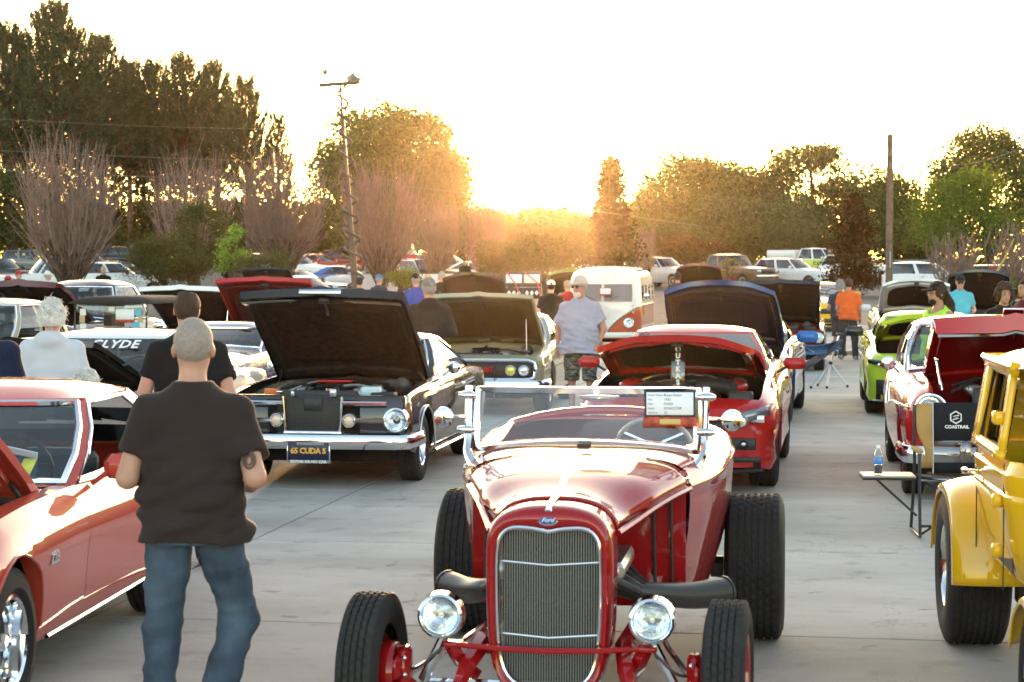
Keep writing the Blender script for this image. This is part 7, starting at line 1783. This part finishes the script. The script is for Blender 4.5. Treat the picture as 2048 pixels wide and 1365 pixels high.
for s in (1, -1):
    mb = MB(); mb.grid([[(s * .655, y, z) for z in (1.15, 1.60)] for y in (2.3, 3.15)]); mb.build('side_curtain', TOP, t)
    mb = MB(); mb.tube([(s * .62, 1.05, 1.20), (s * .76, 1.0, 1.24)], .010, 5); ms = mb.build('mirror', CHROME, t); mb = MB(); mb.sphere((s * .82, 1.0, 1.24), .085, 12, 8, (1, .4, .8)); mb.build('mirror_head', CHROME, ms)
    fender([(-.45, .50), (-.25, .76), (.1, .80), (.6, .55), (1.2, .35)], s * .45, s * .82, .03, .03, 6, flip=s < 0).build('front_fender', BLKP, t, smooth=60, solid=.01)
    fender([(2.3, .40), (2.45, .72), (2.75, .86), (3.1, .74), (3.25, .45)], s * .55, s * .84, .03, .03, 6, flip=s < 0).build('rear_fender', BLKP, t, smooth=60, solid=.01)
    wheel(t, s * .70, 0, .37, .13, .26, 'multi', YEL); wheel(t, s * .70, 2.72, .37, .13, .26, 'multi', YEL); round_lamp(t, s * .36, -.32, .85, .10)
mb = MB(); mb.box((-.28, -.26, .45), (.28, -.20, 1.08), .05); mb.build('radiator_shell', CHROME, t)
mb = MB(); mb.box((-.5, 1.7, .5), (.5, 2.1, 1.1), .06); mb.build('seat', VINYL, t)
mb = MB(); mb.box((-.42, -.2, .42), (.42, 3.2, .52), .03); mb.build('floor_pan', MATTE, t)
for x, z, w, h, m_ in ((-.46, 1.44, .10, .10, WHITEP), (-.47, 1.33, .09, .12, mat('sticker_tan', (.5, .38, .2))), (-.45, 1.22, .10, .08, WHITEP), (.46, 1.44, .12, .09, mat('sticker_cyan', (.12, .45, .65))), (.50, 1.33, .08, .10, mat('sticker_tan', (.5, .38, .2))), (.42, 1.25, .12, .09, MATS['sticker_cyan']), (.02, 1.49, .10, .07, WHITEP), (-.52, 1.50, .05, .05, BLACK)):
    mb = MB(); mb.box((x - w / 2, 1.05 + .08 * (z - 1.2) - .014, z - h / 2), (x + w / 2, 1.05 + .08 * (z - 1.2) - .010, z + h / 2)); mb.build('sticker', m_, wsd)
ca = thing('show_card', 'white card with red lower edge on the touring car windshield', 'card', (0, 0, 0)); ca.location = t.matrix_basis @ Vector((.25, 1.04, 1.37)); ca.rotation_euler = (0, 0, R(-12))
mb = MB(); mb.box((-.14, -.008, -.04), (.14, .004, .11), .002); mb.build('sheet', PAPER, ca); mb = MB(); mb.box((-.14, -.008, -.085), (.14, .004, -.042), .002); mb.build('flame_strip', FLAME, ca)
# ================================================================ cars, SUVs and pickups parked in the far lot
PK = 'vehicles parked in the far lot'
SUV = dict(lod=0, fo=.92, wb=2.8, ro=1.0, side='suv', crease=35, interior=True, glass=TINT, handle_mat=BLACK,
    hw=[(-.92, .74), (-.75, .86), (-.4, .93), (0, .95), (1.4, .955), (2.8, .95), (3.6, .92), (3.8, .86)],
    zt=[(-.92, .80), (-.8, .92), (-.4, 1.02), (.6, 1.08), (2.8, 1.12), (3.8, 1.08)], zc=[(-.92, .82), (-.8, .96), (-.4, 1.06), (.6, 1.14), (2.8, 1.14), (3.8, 1.1)],
    zb=[(-.92, .36), (-.5, .28), (2.8, .30), (3.8, .40)], bow=(.16, .10), floor=.24, wheel=(.36, .23, .25), rim_style='five', hood=(-.80, .70), doors=(.95, 2.0),
    gh=dict(yw=.66, yt=1.35, yrt=3.35, yrb=3.72, wB=.84, wT=.66, zr=1.62, crown=.06, pC=.08, pCt=.08, bpil=.45, bow=(.22, .14, .1)))
SEDAN = variant(SUV, zt=[(-.92, .66), (-.8, .76), (-.4, .84), (.6, .92), (2.8, 1.0), (3.8, .95)], zc=[(-.92, .68), (-.8, .80), (-.4, .88), (.6, .97), (2.8, 1.03), (3.8, .98)], wheel=(.335, .22, .23), gh=dict(yw=.75, yt=1.5, yrt=2.55, yrb=3.35, wB=.82, wT=.60, zr=1.38, pC=.25, pCt=.2))
PICKUP = variant(SUV, fo=.95, wb=3.6, ro=1.25, hw=[(-.95, .88), (-.8, .95), (0, .99), (3.6, .99), (4.7, .97), (4.85, .95)],
    zt=[(-.95, 1.02), (-.85, 1.10), (0, 1.16), (1.2, 1.20), (4.85, 1.24)], zc=[(-.95, 1.05), (-.85, 1.14), (0, 1.22), (1.2, 1.24), (4.85, 1.24)], zb=[(-.95, .48), (-.5, .40), (4.85, .46)], bow=(.08, .04), floor=.34, wheel=(.40, .25, .26),
    hood=(-.85, .85), doors=(1.1, 2.1), gh=dict(yw=.82, yt=1.35, yrt=2.75, yrb=2.98, wB=.86, wT=.70, zr=1.84, crown=.05, pC=.08, pCt=.08, bpil=.5, bow=(.15, .10, .04)))
def parked(name, label, cat, u, Y, sp, col, heading, group=PK, **kw):
    """heading: 0 faces the camera, 90 faces right, -90 faces left, 180 shows its tail"""
    sp = variant(sp, hood_mat=col, handle_mat=kw.pop('handle', BLACK), **kw)
    a = R(heading); c = sp['wb'] / 2; loc = Vector((gx(u, Y), Y, gz(Y))) - Vector((-math.sin(a) * c, math.cos(a) * c, 0))
    loc.z = gz(loc.y) + .0
    t, H = car(name, label, cat, loc, a, sp, col, group)
    dz = gz(Y) - loc.z; t.location.z = gz(Y)
    zf_ = H['ztf'](H['y0'] + .1); fy = H['front_y']
    for s in (1, -1):
        mb = MB(); mb.grid([[(s * x, fy(x) - .015 + .05 * max(0, k - 3), z) for z in (zf_ - .20, zf_ - .11, zf_ - .04)] for k, x in enumerate(np.linspace(.52, .80, 6))], flip=s < 0); mb.build('headlight', LENS, t, solid=.02)
        mb = MB(); mb.box((s * .78 - .10, H['rear_y'](.78) - .02, zf_ - .10), (s * .78 + .06, H['rear_y'](.78) + .03, zf_ + .12), .02); mb.build('tail_light', REDLENS, t)
        mirror(t, H, s, col, y=sp['gh']['yw'] + .45, size=(.12, .10), out=.14, stalk=BLACK)
    facia_panel('grille', GRILD, -.46, .46, zf_ - .26, zf_ - .06, H, t, n=4)
    mb = MB(); mb.tube([(x, fy(x) - .02, zf_ - .38) for x in np.linspace(-.80, .80, 7)], .05, 6, sq=(1.3, .6)); mb.build('bumper', sp.get('bumper_mat', BLACK), t)
    if sp is not None and sp['wb'] > 3.4:     # pickup bed
        mb = MB(); mb.box((-.80, 3.08, 1.19), (.80, 4.75, 1.262), .01); mb.build('bed_cover', BLACK if kw.get('cover', 1) else col, t)
    return t, H
parked('suv', 'dark SUV at the left edge of the upper parking row', 'suv', 10, 106, SUV, BLKP, 58)
parked('suv', 'grey SUV behind the dark SUV at the upper left', 'suv', 75, 122, SUV, mat('grey_car_paint', (.10, .11, .12), rough=.4, coat=1.), 60)
parked('pickup_truck', 'white pickup with raked windshield behind the men in red caps', 'pickup', 105, 88, PICKUP, WHT, -62)
parked('suv', 'dark box-shaped SUV seen through the big leafless tree', 'suv', 190, 118, SUV, mat('charcoal_paint', (.03, .032, .035), rough=.4, coat=1.), 100)
parked('car', 'maroon car behind the leafless tree beside the white open-hatch car', 'car', 200, 104, SEDAN, MAROON, 130)
t, H = parked('hatchback', 'white car with its tailgate raised behind the man in black', 'car', 238, 92, SUV, WHT, 115)
mb = MB(); mb.grid([[(x, 3.45 + 1.0 * f, 1.66 + .22 * f + .06 * math.sin(math.pi * f)) for f in np.linspace(0, 1, 5)] for x in np.linspace(-.68, .68, 5)]); mb.build('tailgate', WHT, t, solid=.04)
parked('off_roader', 'black off-roader parked among the pine trunks', 'suv', 272, 128, SUV, BLKP, 70)
parked('suv', 'dark SUV behind the fresh-green sapling', 'suv', 525, 114, SUV, BLKP, 62)
parked('suv', 'white off-road SUV facing right below the dense leafless tree', 'suv', 600, 112, SUV, WHT, 55)
parked('car', 'bright red sedan behind the blue coupe', 'car', 648, 121, SEDAN, RED_B, 62)
parked('car', 'dark red sedan at the top of the row left of the mast', 'car', 690, 129, SEDAN, MAROON, 70)
parked('coupe', 'blue modern coupe parked side-on behind the light mast', 'car', 705, 98, SEDAN, BLUEL, 74, gh=dict(zr=1.36, pC=.5, pCt=.4, bpil=None))
parked('car', 'maroon car between the black raised hood and the blue coupe', 'car', 612, 84, SEDAN, MAROON, 62)
parked('car', 'pale steel-blue car just behind the black raised hood', 'car', 622, 70, SEDAN, PALEB, 52)
parked('pickup_truck', 'white pickup seen from its tail right of the light mast', 'pickup', 775, 86, PICKUP, WHT, -118)
parked('pickup_truck', 'red pickup on the upper row above the white pickup', 'pickup', 800, 126, PICKUP, RED_B, 62)
parked('suv', 'dark SUV with bright chrome under the smaller leafless tree', 'suv', 862, 104, SUV, BLKP, 78, rim_mat=CHROME)
parked('suv', 'grey SUV behind the person in a black jacket', 'suv', 906, 112, SUV, mat('slate_paint', (.06, .07, .09), rough=.4, coat=1.), 88)
parked('car', 'white car behind the narrow leafless tree', 'car', 965, 108, SEDAN, WHT, 70)
parked('car', 'silver car half hidden by the brown thicket', 'car', 1060, 104, SEDAN, SILV, 80)
parked('car', 'white car glinting behind the slim magnolia', 'car', 1230, 112, SUV, WHT, 75)
parked('crossover', 'silver crossover facing right behind the bus', 'suv', 1330, 108, SUV, SILV, 42)
BRN = paint('brown_pickup_paint', (.13, .075, .045))
parked('pickup_truck', 'brown and white pickup with big chrome grille', 'pickup', 1462, 106, PICKUP, BRN, 38, roof_mat=BRN, bumper_mat=CHROME)
parked('crossover', 'white crossover with dark mesh grille right of the pickup', 'suv', 1592, 106, SUV, WHT, 48)
t, H = parked('service_truck', 'white service truck with lime lettered side board', 'truck', 1640, 118, PICKUP, WHT, 60)
mb = MB(); mb.box((-1.0, 3.0, 1.27), (1.0, 4.8, 1.75), .05); bx = mb.build('service_box', WHT, t)
sgn = thing('lime_sign', 'lime green sign board lettered COMPLETE above the white crossover', 'sign', at(1652, 541, 112)); LSG = mat('lime_sign_face', (.55, .62, .10), rough=.5)
mb = MB(); mb.box((-1.55, -.03, -.10), (1.55, .03, .62), .01); mb.build('board', LSG, sgn); text_obj('COMPLETE', 'lettering', .30, mat('sign_green_ink', (.03, .10, .04)), sgn, (0, -.036, .38), bold=.008); text_obj('SYSTEMS', 'lettering', .26, MATS['sign_green_ink'], sgn, (.2, -.036, .08), bold=.008)
mb = MB(); mb.box((-1.45, -.02, -1.1), (-1.38, .02, -.1)); mb.build('post', STEEL, sgn); mb = MB(); mb.box((1.38, -.02, -1.1), (1.45, .02, -.1)); mb.build('post', STEEL, sgn)
t, H = parked('suv', 'white SUV with roof rack behind the white muscle coupe', 'suv', 1868, 92, SUV, WHT, 75)
for s in (1, -1): mb = MB(); mb.tube([(s * .6, 1.6, 1.74), (s * .6, 3.2, 1.74)], .025, 6); mb.build('roof_rail', CHROME, t)
parked('suv', 'red SUV behind the wispy shrub at the far right', 'suv', 2030, 84, SUV, RED_B, 70)
parked('car', 'white car behind the brown magnolia', 'car', 1720, 112, SUV, WHT, 80)
# ================================================================ the crowd
C_BROWN = cloth('charcoal_brown_tee', (.032, .022, .021)); C_BLACK = cloth('black_tee', (.012, .012, .014)); C_WHITE = cloth('pale_grey_hoodie', (.50, .52, .58), noise=.04); C_NAVY = cloth('navy_fleece', (.012, .018, .045))
C_SHIRT = cloth('pale_blue_check_shirt', (.33, .34, .44), noise=.06); C_ORANGE = cloth('orange_tee', (.72, .13, .03)); C_GREYT = cloth('slate_tee', (.05, .05, .07)); C_GREYP = cloth('grey_trousers', (.055, .053, .055)); C_LIME = cloth('neon_yellow_tank', (.42, .75, .06)); C_TEAL = cloth('turquoise_tee', (.10, .42, .52)); C_RED = cloth('red_shirt', (.32, .02, .03)); C_BLUE = cloth('royal_blue_shirt', (.03, .07, .35)); C_KHAKI = cloth('khaki_shorts', (.20, .16, .11))
CAP_B = cloth('black_cap', (.015, .015, .016)); CAP_G = cloth('stone_cap', (.42, .40, .36)); CAP_GR = cloth('grey_cap', (.17, .16, .15)); CAP_R = cloth('red_cap', (.42, .03, .03)); CAP_W = cloth('white_cap', (.65, .65, .63)); CAP_BL = cloth('blue_cap', (.08, .18, .36))
CAMO = camo_mat()
HELD = {1: ((.08, .05, -.27), (-.03, -.24, -.03)), -1: ((.08, .05, -.27), (-.03, -.24, -.03))}
# the big back view in the left foreground: dark tee, jeans, mid-stride, forearms raised in front of him
_, pi_ = person('broad man in a dark tee and blue jeans walking away in the left foreground', 385, 8.35, 178, 1.775, 1.10, C_BROWN, DENIM, SKIN, 'stubble', 'buzz', res=.0125, fine=True, hem=.835, loose=1.15,
    arms={1: ((.075, .06, -.275), (-.04, -.23, -.02)), -1: ((.085, .075, -.27), (-.05, -.22, -.05))}, legs={1: ((.03, .03, -.44), (.015, .04, -.41)), -1: ((.075, -.09, -.42), (-.10, .17, -.38))}, group='men in dark tees with their backs turned', head_turn=4)
t_ = _
# forearm tattoo: dark oval ring on the upper arm facing the camera
mb = MB(); c_ = pi_['sh'][-1] * .28 + pi_['el'][-1] * .72 + np.array([-.004, .052, 0])
for rx, rz in ((.026, .034), (.013, .02)): mb.tube([c_ + np.array([rx * math.cos(a), .002 + .006 * (1 - abs(math.cos(a))), rz * math.sin(a)]) for a in np.linspace(0, 2 * math.pi, 17)[:-1]], .006 if rx > .02 else .004, 5, closed=True)
mb.build('tattoo', mat('tattoo_ink', (.10, .07, .07), rough=.7), t_)
person('balding man in a black tee behind the man in the foreground', 374, 13.3, 184, 1.83, 1.12, C_BLACK, DENIM, SKIN, 'brown', 'balding', res=.018, group='men in dark tees with their backs turned', arms=HELD)
person('white-haired person in a pale grey hoodie at left', 104, 15.6, 176, 1.72, 1.12, C_WHITE, C_GREYP, SKIN, 'white', 'full', res=.018, sleeves='long', hood=True, hem=.86)
person('person in navy fleece cut off by the left edge', -40, 13.6, 170, 1.80, 1.25, C_NAVY, C_GREYP, SKIN, 'dark', 'short', res=.02, sleeves='long')
person('white-haired person bending low behind the coral coupe roof', 170, 15.0, 160, 1.70, 1.0, C_GREYT, C_GREYP, SKIN, 'white', 'full', res=.02, crouch=.52, legs={1: ((.05, -.40, -.05), (.0, .18, -.26)), -1: ((.05, -.34, -.1), (.0, .2, -.2))})
person('heavy man in pale blue shirt and camouflage shorts with stone cap', 1160, 26.4, -22, 1.86, 1.28, C_SHIRT, CAMO, SKIN2, 'grey', 'short', cap=CAP_G, res=.016, shorts=True, head_turn=-16, glasses=True, beard='white', hem=.80, loose=1.3,
    arms={1: ((.10, .03, -.27), (-.05, -.10, -.20)), -1: ((.10, .02, -.28), (-.02, -.08, -.24))}, legs={1: ((.03, -.01, -.44), (.02, .02, -.41)), -1: ((.0, .0, -.44), (.0, .02, -.41))})
person('man in a grey cap and dark hoodie standing behind the black fastback', 858, 25.4, 190, 1.84, 1.12, cloth('dark_hoodie', (.028, .024, .024)), C_GREYP, SKIN, 'grey', 'short', cap=CAP_GR, sleeves='long', hood=True, res=.02, arms=HELD)
person('man in a black cap and royal blue shirt beside the hooded man', 832, 42, 205, 1.84, 1.1, C_BLUE, C_GREYP, SKIN, 'grey', 'short', cap=CAP_B, res=.024)
person('blonde-haired person in a dark top behind the hooded man', 856, 46, 185, 1.76, 1.0, C_BLACK, C_GREYP, SKIN, 'blonde', 'bob', res=.026)
person('grey-haired person in a black jacket left of the black raised hood', 884, 52, 184, 1.80, 1.1, C_BLACK, C_GREYP, SKIN, 'grey', 'short', res=.026, sleeves='long')
person('person in a black jacket standing by the grey SUV', 930, 92, 5, 1.78, 1.1, C_BLACK, C_GREYP, SKIN, 'dark', 'short', res=.03, sleeves='long')
person('man in a faded blue cap low behind the black fastback hood', 758, 50, 150, 1.74, 1.05, C_GREYT, C_GREYP, SKIN, 'grey', 'short', cap=CAP_BL, res=.026)
person('person in a navy cap at the foot of the light mast', 719, 48, 180, 1.70, 1.05, C_NAVY, C_GREYP, SKIN, 'dark', 'short', cap=cloth('navy_cap', (.015, .02, .05)), res=.026)
person('person with wavy brown hair behind the red raised hood', 478, 48, 180, 1.74, 1., C_BLACK, C_GREYP, SKIN, 'brown', 'curly', res=.026)
person('person in black with folded arms beside the light blue coupe', 462, 37.5, -60, 1.74, 1.1, C_BLACK, DENIM, SKIN, 'grey', 'short', res=.024, arms={1: ((.05, -.06, -.27), (-.22, -.12, .02)), -1: ((.05, -.06, -.27), (-.22, -.14, .05))})
person('bald man in a black printed tee at the far left lot', 207, 66, -5, 1.80, 1.1, C_BLACK, DENIM, SKIN, 'stubble', 'buzz', res=.028)
person('man in a red cap and red shirt turning left at far left', 37, 60, 60, 1.72, 1.1, C_RED, C_GREYP, SKIN, 'dark', 'short', cap=CAP_R, res=.028)
person('person in a red cap low at the left edge', 16, 56, 120, 1.62, 1.0, C_NAVY, C_GREYP, SKIN, 'dark', 'short', cap=CAP_R, res=.028)
person('man in a white cap beside the big leafless tree', 95, 58, 120, 1.72, 1.1, C_WHITE, C_GREYP, SKIN, 'grey', 'short', cap=CAP_W, res=.028)
person('man in a white backwards cap and dark shirt by the display boards', 1102, 40, 170, 1.72, 1.15, C_BLACK, C_GREYP, SKIN, 'dark', 'short', cap=CAP_W, res=.024)
person('man in a red shirt with thinning hair behind the man in blue', 1135, 44, 200, 1.70, 1.1, C_RED, C_GREYP, SKIN, 'stubble', 'balding', res=.024)
person('dark-haired man whose head shows above the blue raised hood', 1355, 50, 182, 1.80, 1.1, C_GREYT, C_GREYP, SKIN2, 'dark', 'short', res=.024)
person('man in a bright orange tee and grey trousers leaning forward', 1697, 43.0, 168, 1.74, 1.08, C_ORANGE, C_GREYP, SKIN2, 'brown', 'short', res=.018, lean=-.12, arms={1: ((.06, -.02, -.28), (.0, -.20, -.10)), -1: ((.06, .04, -.28), (.0, -.10, -.22))}, legs={1: ((.03, -.03, -.44), (.02, .06, -.41)), -1: ((.04, .02, -.44), (.02, .02, -.41))}, shoes=mat('grey_sneaker', (.25, .25, .26), rough=.7))
person('grey-haired person in a slate tee and shorts beside the man in orange', 1680, 44.6, 172, 1.68, 1.1, C_GREYT, cloth('dark_shorts', (.06, .05, .055)), SKIN2, 'grey', 'full', res=.022, shorts=True, arms=HELD)
person('long-haired man in a neon yellow tank top and black cap', 1876, 24.0, -62, 1.80, 1.1, C_LIME, DENIM, SKIN2, 'brown', 'long', cap=CAP_B, res=.016, tank=True, glasses=True, beard='dark', head_turn=-8)
person('man in a turquoise tee and black cap in front of the dark hood', 1920, 39.0, -8, 1.82, 1.05, C_TEAL, C_GREYP, SKIN, 'grey', 'short', cap=CAP_B, res=.022, glasses=True, arms=HELD, nod=10)
person('curly-haired man at right looking towards the camera', 2008, 27.0, 5, 1.74, 1.05, C_BLACK, DENIM, SKIN2, 'brown', 'curly', res=.018)
person('dark-haired person in a maroon shirt cut off by the right edge', 2052, 29.0, -70, 1.80, 1.1, cloth('maroon_shirt', (.12, .015, .02)), C_GREYP, SKIN2, 'dark', 'short', res=.022)

# ================================================================ chairs, bottle, boards
t = thing('directors_chair', 'black and tan folding camp chair with side table and white logo', 'chair', (3.31, 14.75, 0), R(-4))
POLE = mat('dark_grey_tube', (.05, .05, .055), rough=.4, metal=.5); TANC = cloth('tan_canvas', (.40, .24, .09)); BLKC = cloth('black_canvas_seat', (.018, .019, .022)); PIPE = mat('pale_piping', (.5, .5, .52), rough=.7)
def back(x, z): return (x, .02 + .05 * (1 - (x / .30) ** 2) + (z - .5) * .10, z)
mb = MB(); mb.grid([[back(x, z) for z in np.linspace(.70, .985, 4)] for x in np.linspace(-.17, .17, 7)]); bk_ = mb.build('back_panel', BLKC, t, solid=.006)
mb = MB(); mb.grid([[back(x, z) for z in (.46, .54)] for x in np.linspace(-.17, .17, 7)]); mb.build('back_lower_band', BLKC, t, solid=.006)
MESHM = glassmat('black_mesh', (.35, .33, .33), .15)
mb = MB(); mb.grid([[back(x, z) for z in (.54, .62, .70)] for x in np.linspace(-.17, .17, 7)]); mb.build('mesh_panel', MESHM, t)
for s in (1, -1):
    w = lambda z: .30 - .035 * math.exp(-((z - .62) / .10) ** 2) * 2
    mb = MB(); mb.grid([[back(s * (.17 + (w(z) - .17) * f), z) for f in np.linspace(0, 1, 5)] for z in np.linspace(.50, .98, 10)], flip=s > 0); mb.build('wing_panel', TANC, t, solid=.008)
    mb = MB(); mb.tube([Vector(back(s * .172, z)) + Vector((0, -.006, 0)) for z in np.linspace(.46, .985, 8)], .006, 5); mb.build('piping', PIPE, t)
    mb = MB(); mb.tube([(s * .31, .07, .97), (s * .31, .04, .45), (s * .30, .30, .02), (s * .30, -.22, .02), (s * .31, -.24, .45), (s * .31, -.24, .63)], .013, 6); mb.build('leg_frame', POLE, t)
    mb = MB(); mb.box((s * .31 - .025, -.28, .635), (s * .31 + .025, .08, .665), .01); mb.build('armrest', TANC, t)
    mb = MB(); mb.tube([(s * .30, -.20, .03), (-s * .28, -.16, .43)], .011, 6); mb.build('cross_brace', POLE, t)
mb = MB(); mb.grid([[(x, y, .455 - .03 * math.cos(x * 5)) for y in (-.25, -.1, .06)] for x in np.linspace(-.30, .30, 9)]); mb.build('seat', BLKC, t, solid=.008)
for z in (.10, .44): mb = MB(); mb.tube([(-.30, -.235, z), (.30, -.235, z)], .011, 6); mb.build('front_rail', STEEL if z > .3 else POLE, t)
lg = [(.045 * math.cos(a), .045 * math.sin(a)) for a in np.linspace(math.pi / 6, 2 * math.pi + math.pi / 6, 7)[:-1]]
mb = MB(); mb.tube([Vector(back(x, .875 + z)) + Vector((0, -.012, 0)) for x, z in lg], .006, 5, closed=True); em = mb.build('logo', WHITEP, bk_)
mb = MB(); mb.tube([Vector(back(x, .875 + z)) + Vector((0, -.012, 0)) for x, z in ((.022, .016), (-.02, .008), (.02, -.006), (-.022, -.016))], .006, 5); mb.build('logo_stroke', WHITEP, em)
text_obj('COASTRAIL', 'logo_text', .034, WHITEP, em, (0, .038, .808), ext=.001, bold=.0012)
mb = MB(); mb.box((-.72, -.26, .455), (-.335, .04, .47), .006); tt = mb.build('side_table', mat('pale_wood_top', (.42, .36, .27), rough=.45), t)
mb = MB(); mb.box((-.725, -.265, .438), (-.335, .045, .4535), .006); mb.build('table_rim', BLACK, tt); mb = MB(); mb.tube([(-.62, -.1, .44), (-.31, -.1, .16)], .010, 6); mb.build('table_brace', POLE, tt)
Mw = t.matrix_basis
bt = thing('water_bottle', 'clear water bottle with blue label on the chair side table', 'bottle', Mw @ Vector((-.60, -.15, .4705)), 0)
PET = glassmat('pet_plastic', (.80, .86, .90)); V_ = Matrix.Rotation(-math.pi / 2, 4, 'Y')
mb = MB(); mb.lathe([(0, .0), (.030, 0), (.033, .01), (.033, .13), (.028, .155), (.014, .19), (.0125, .205)], 18, V_); mb.build('bottle_body', PET, bt)
mb = MB(); mb.lathe([(.0335, .075), (.0342, .076), (.0342, .125), (.0335, .126)], 18, V_); mb.build('label', mat('bottle_label', (.08, .25, .62), rough=.4, noise=(30., .5)), bt)
mb = MB(); mb.lathe([(.015, .192), (.015, .215), (0, .216)], 14, V_); mb.build('cap', WHITEP, bt); mb = MB(); mb.lathe([(0, .004), (.030, .004), (.030, .07), (0, .071)], 16, V_); mb.build('water', mat('dark_water', (.06, .07, .09), rough=.05), bt)
b2 = thing('drink_flask', 'small grey flask standing on the seat of the camp chair', 'flask', Mw @ Vector((.15, -.12, .45)), 0)
mb = MB(); mb.lathe([(0, 0), (.034, 0), (.036, .02), (.036, .14), (.028, .165), (.028, .19), (0, .192)], 16, V_); mb.build('flask_body', mat('flask_grey', (.06, .06, .065), rough=.35, metal=.5), b2); mb = MB(); mb.tube([(-.02, 0, .19), (0, 0, .22), (.02, 0, .19)], .006, 5); mb.build('flask_handle', STEEL, b2)
# blue sling camp chair on a tripod
t = thing('blue_camp_chair', 'blue sling camp chair on grey tripod legs beside the blue coupe', 'chair', (gx(1648, 33), 33, 0), R(10))
BLUC = cloth('blue_sling_fabric', (.07, .17, .33)); DKC = cloth('dark_sling_fabric', (.04, .05, .07))
mb = MB(); mb.grid([[(-.42 + .72 * f, .25 * math.sin(2.6 * g + .3) - .1, .72 + .08 * f - (.25 if g > .5 else 0) * 0 - .05 * math.sin(math.pi * f) - .16 * g) for f in np.linspace(0, 1, 8)] for g in np.linspace(0, 1, 4)]); mb.build('back_sling', BLUC, t, solid=.01)
mb = MB(); mb.grid([[(-.36 + .62 * f, -.25 + .45 * g, .50 - .22 * (1 - f) ** 1.5 * math.sin(math.pi * (.2 + .6 * g)) + .30 * f ** 2) for f in np.linspace(0, 1, 9)] for g in np.linspace(0, 1, 5)]); mb.build('seat_sling', DKC, t, solid=.01)
hub = Vector((.12, 0, .40))
for x, y in ((-.30, -.25), (.38, -.1), (.02, .35), (-.05, -.32)):
    mb = MB(); mb.tube([hub, (x, y, .02)], .013, 6); lg_ = mb.build('leg', STEEL, t); mb = MB(); mb.sphere((x, y, .022), .024, 8, 6); mb.build('foot', BLACK, lg_)
mb = MB(); mb.tube([hub + Vector((-.06, 0, -.38)), hub, (.27, .0, .88)], .016, 6); mb.build('main_post', STEEL, t); mb = MB(); mb.tube([hub, (-.40, .1, .74)], .013, 6); mb.build('back_post', STEEL, t)
mb = MB(); mb.sphere((.12, 0, .40), .035, 10, 8); mb.build('hub', BLACK, t); mb = MB(); mb.box((.22, -.04, .86), (.32, .04, .90), .01); mb.build('post_cap', BLACK, t)
# display boards with red straps behind the sage coupe
for k, (u0, lab) in enumerate(((1028, 'left white display board with red strap behind the sage coupe'), (1064, 'right white display board with red strap behind the sage coupe'))):
    p = at(u0, 557, 41); t = thing('display_board', lab, 'display board', (p.x, 41 + .05 * k, gz(41)), R(-6), 'display boards with red straps')
    zt = p.z; mb = MB(); mb.box((-.19, -.02, zt - .18), (.19, .02, zt + .14), .006); mb.build('panel', mat('board_back', (.08, .07, .07)), t); mb = MB(); mb.box((-.165, -.026, zt - .10), (.165, -.021, zt + .08), .002); mb.build('sheet', PAPER, t)
    mb = MB(); mb.tube([(-.15, -.035, zt + .13), (.02 + .1 * k, -.04, zt - .1), (.20, -.035, zt - .5)], .016, 4); mb.build('strap', mat('red_strap', (.5, .05, .05)), t)
    for s in (1, -1): mb = MB(); mb.tube([(s * .15, 0, 0), (s * .15, 0, zt - .18)], .018, 6); mb.build('stand_leg', STEEL, t)
    mb = MB()
    for q in range(3): mb.add([(-.14 + .1 * q, -.03, zt - .30), (-.10 + .1 * q, -.03, zt - .25), (-.06 + .1 * q, -.03, zt - .30), (-.10 + .1 * q, -.03, zt - .35)], [(0, 1, 2, 3)])
    o = mb.build('diamond_pattern', WHITEP, t); o['kind'] = 'stuff'; mb = MB(); mb.box((-.18, -.02, zt - .42), (.18, .01, zt - .19), .004); mb.build('lower_panel', BLACK, t)
# ================================================================ evening haze: one even box of air round the whole place
mb = MB(); mb.box((-130, -12, -1.2), (130, 214, 27))
hz_m = bpy.data.materials.new('evening_haze'); hz_m.use_nodes = True; n_ = hz_m.node_tree.nodes; n_.remove(n_['Principled BSDF'])
pv = n_.new('ShaderNodeVolumePrincipled'); pv.inputs['Color'].default_value = (1., .80, .56, 1); pv.inputs['Density'].default_value = .000038; pv.inputs['Anisotropy'].default_value = .93
hz_m.node_tree.links.new(pv.outputs[0], n_['Material Output'].inputs['Volume'])
hz_o = mb.build('haze', hz_m, smooth=0); hz_o['kind'] = 'stuff'; tag(hz_o, 'thin warm evening haze hanging over the whole lot', 'haze', kind='stuff')
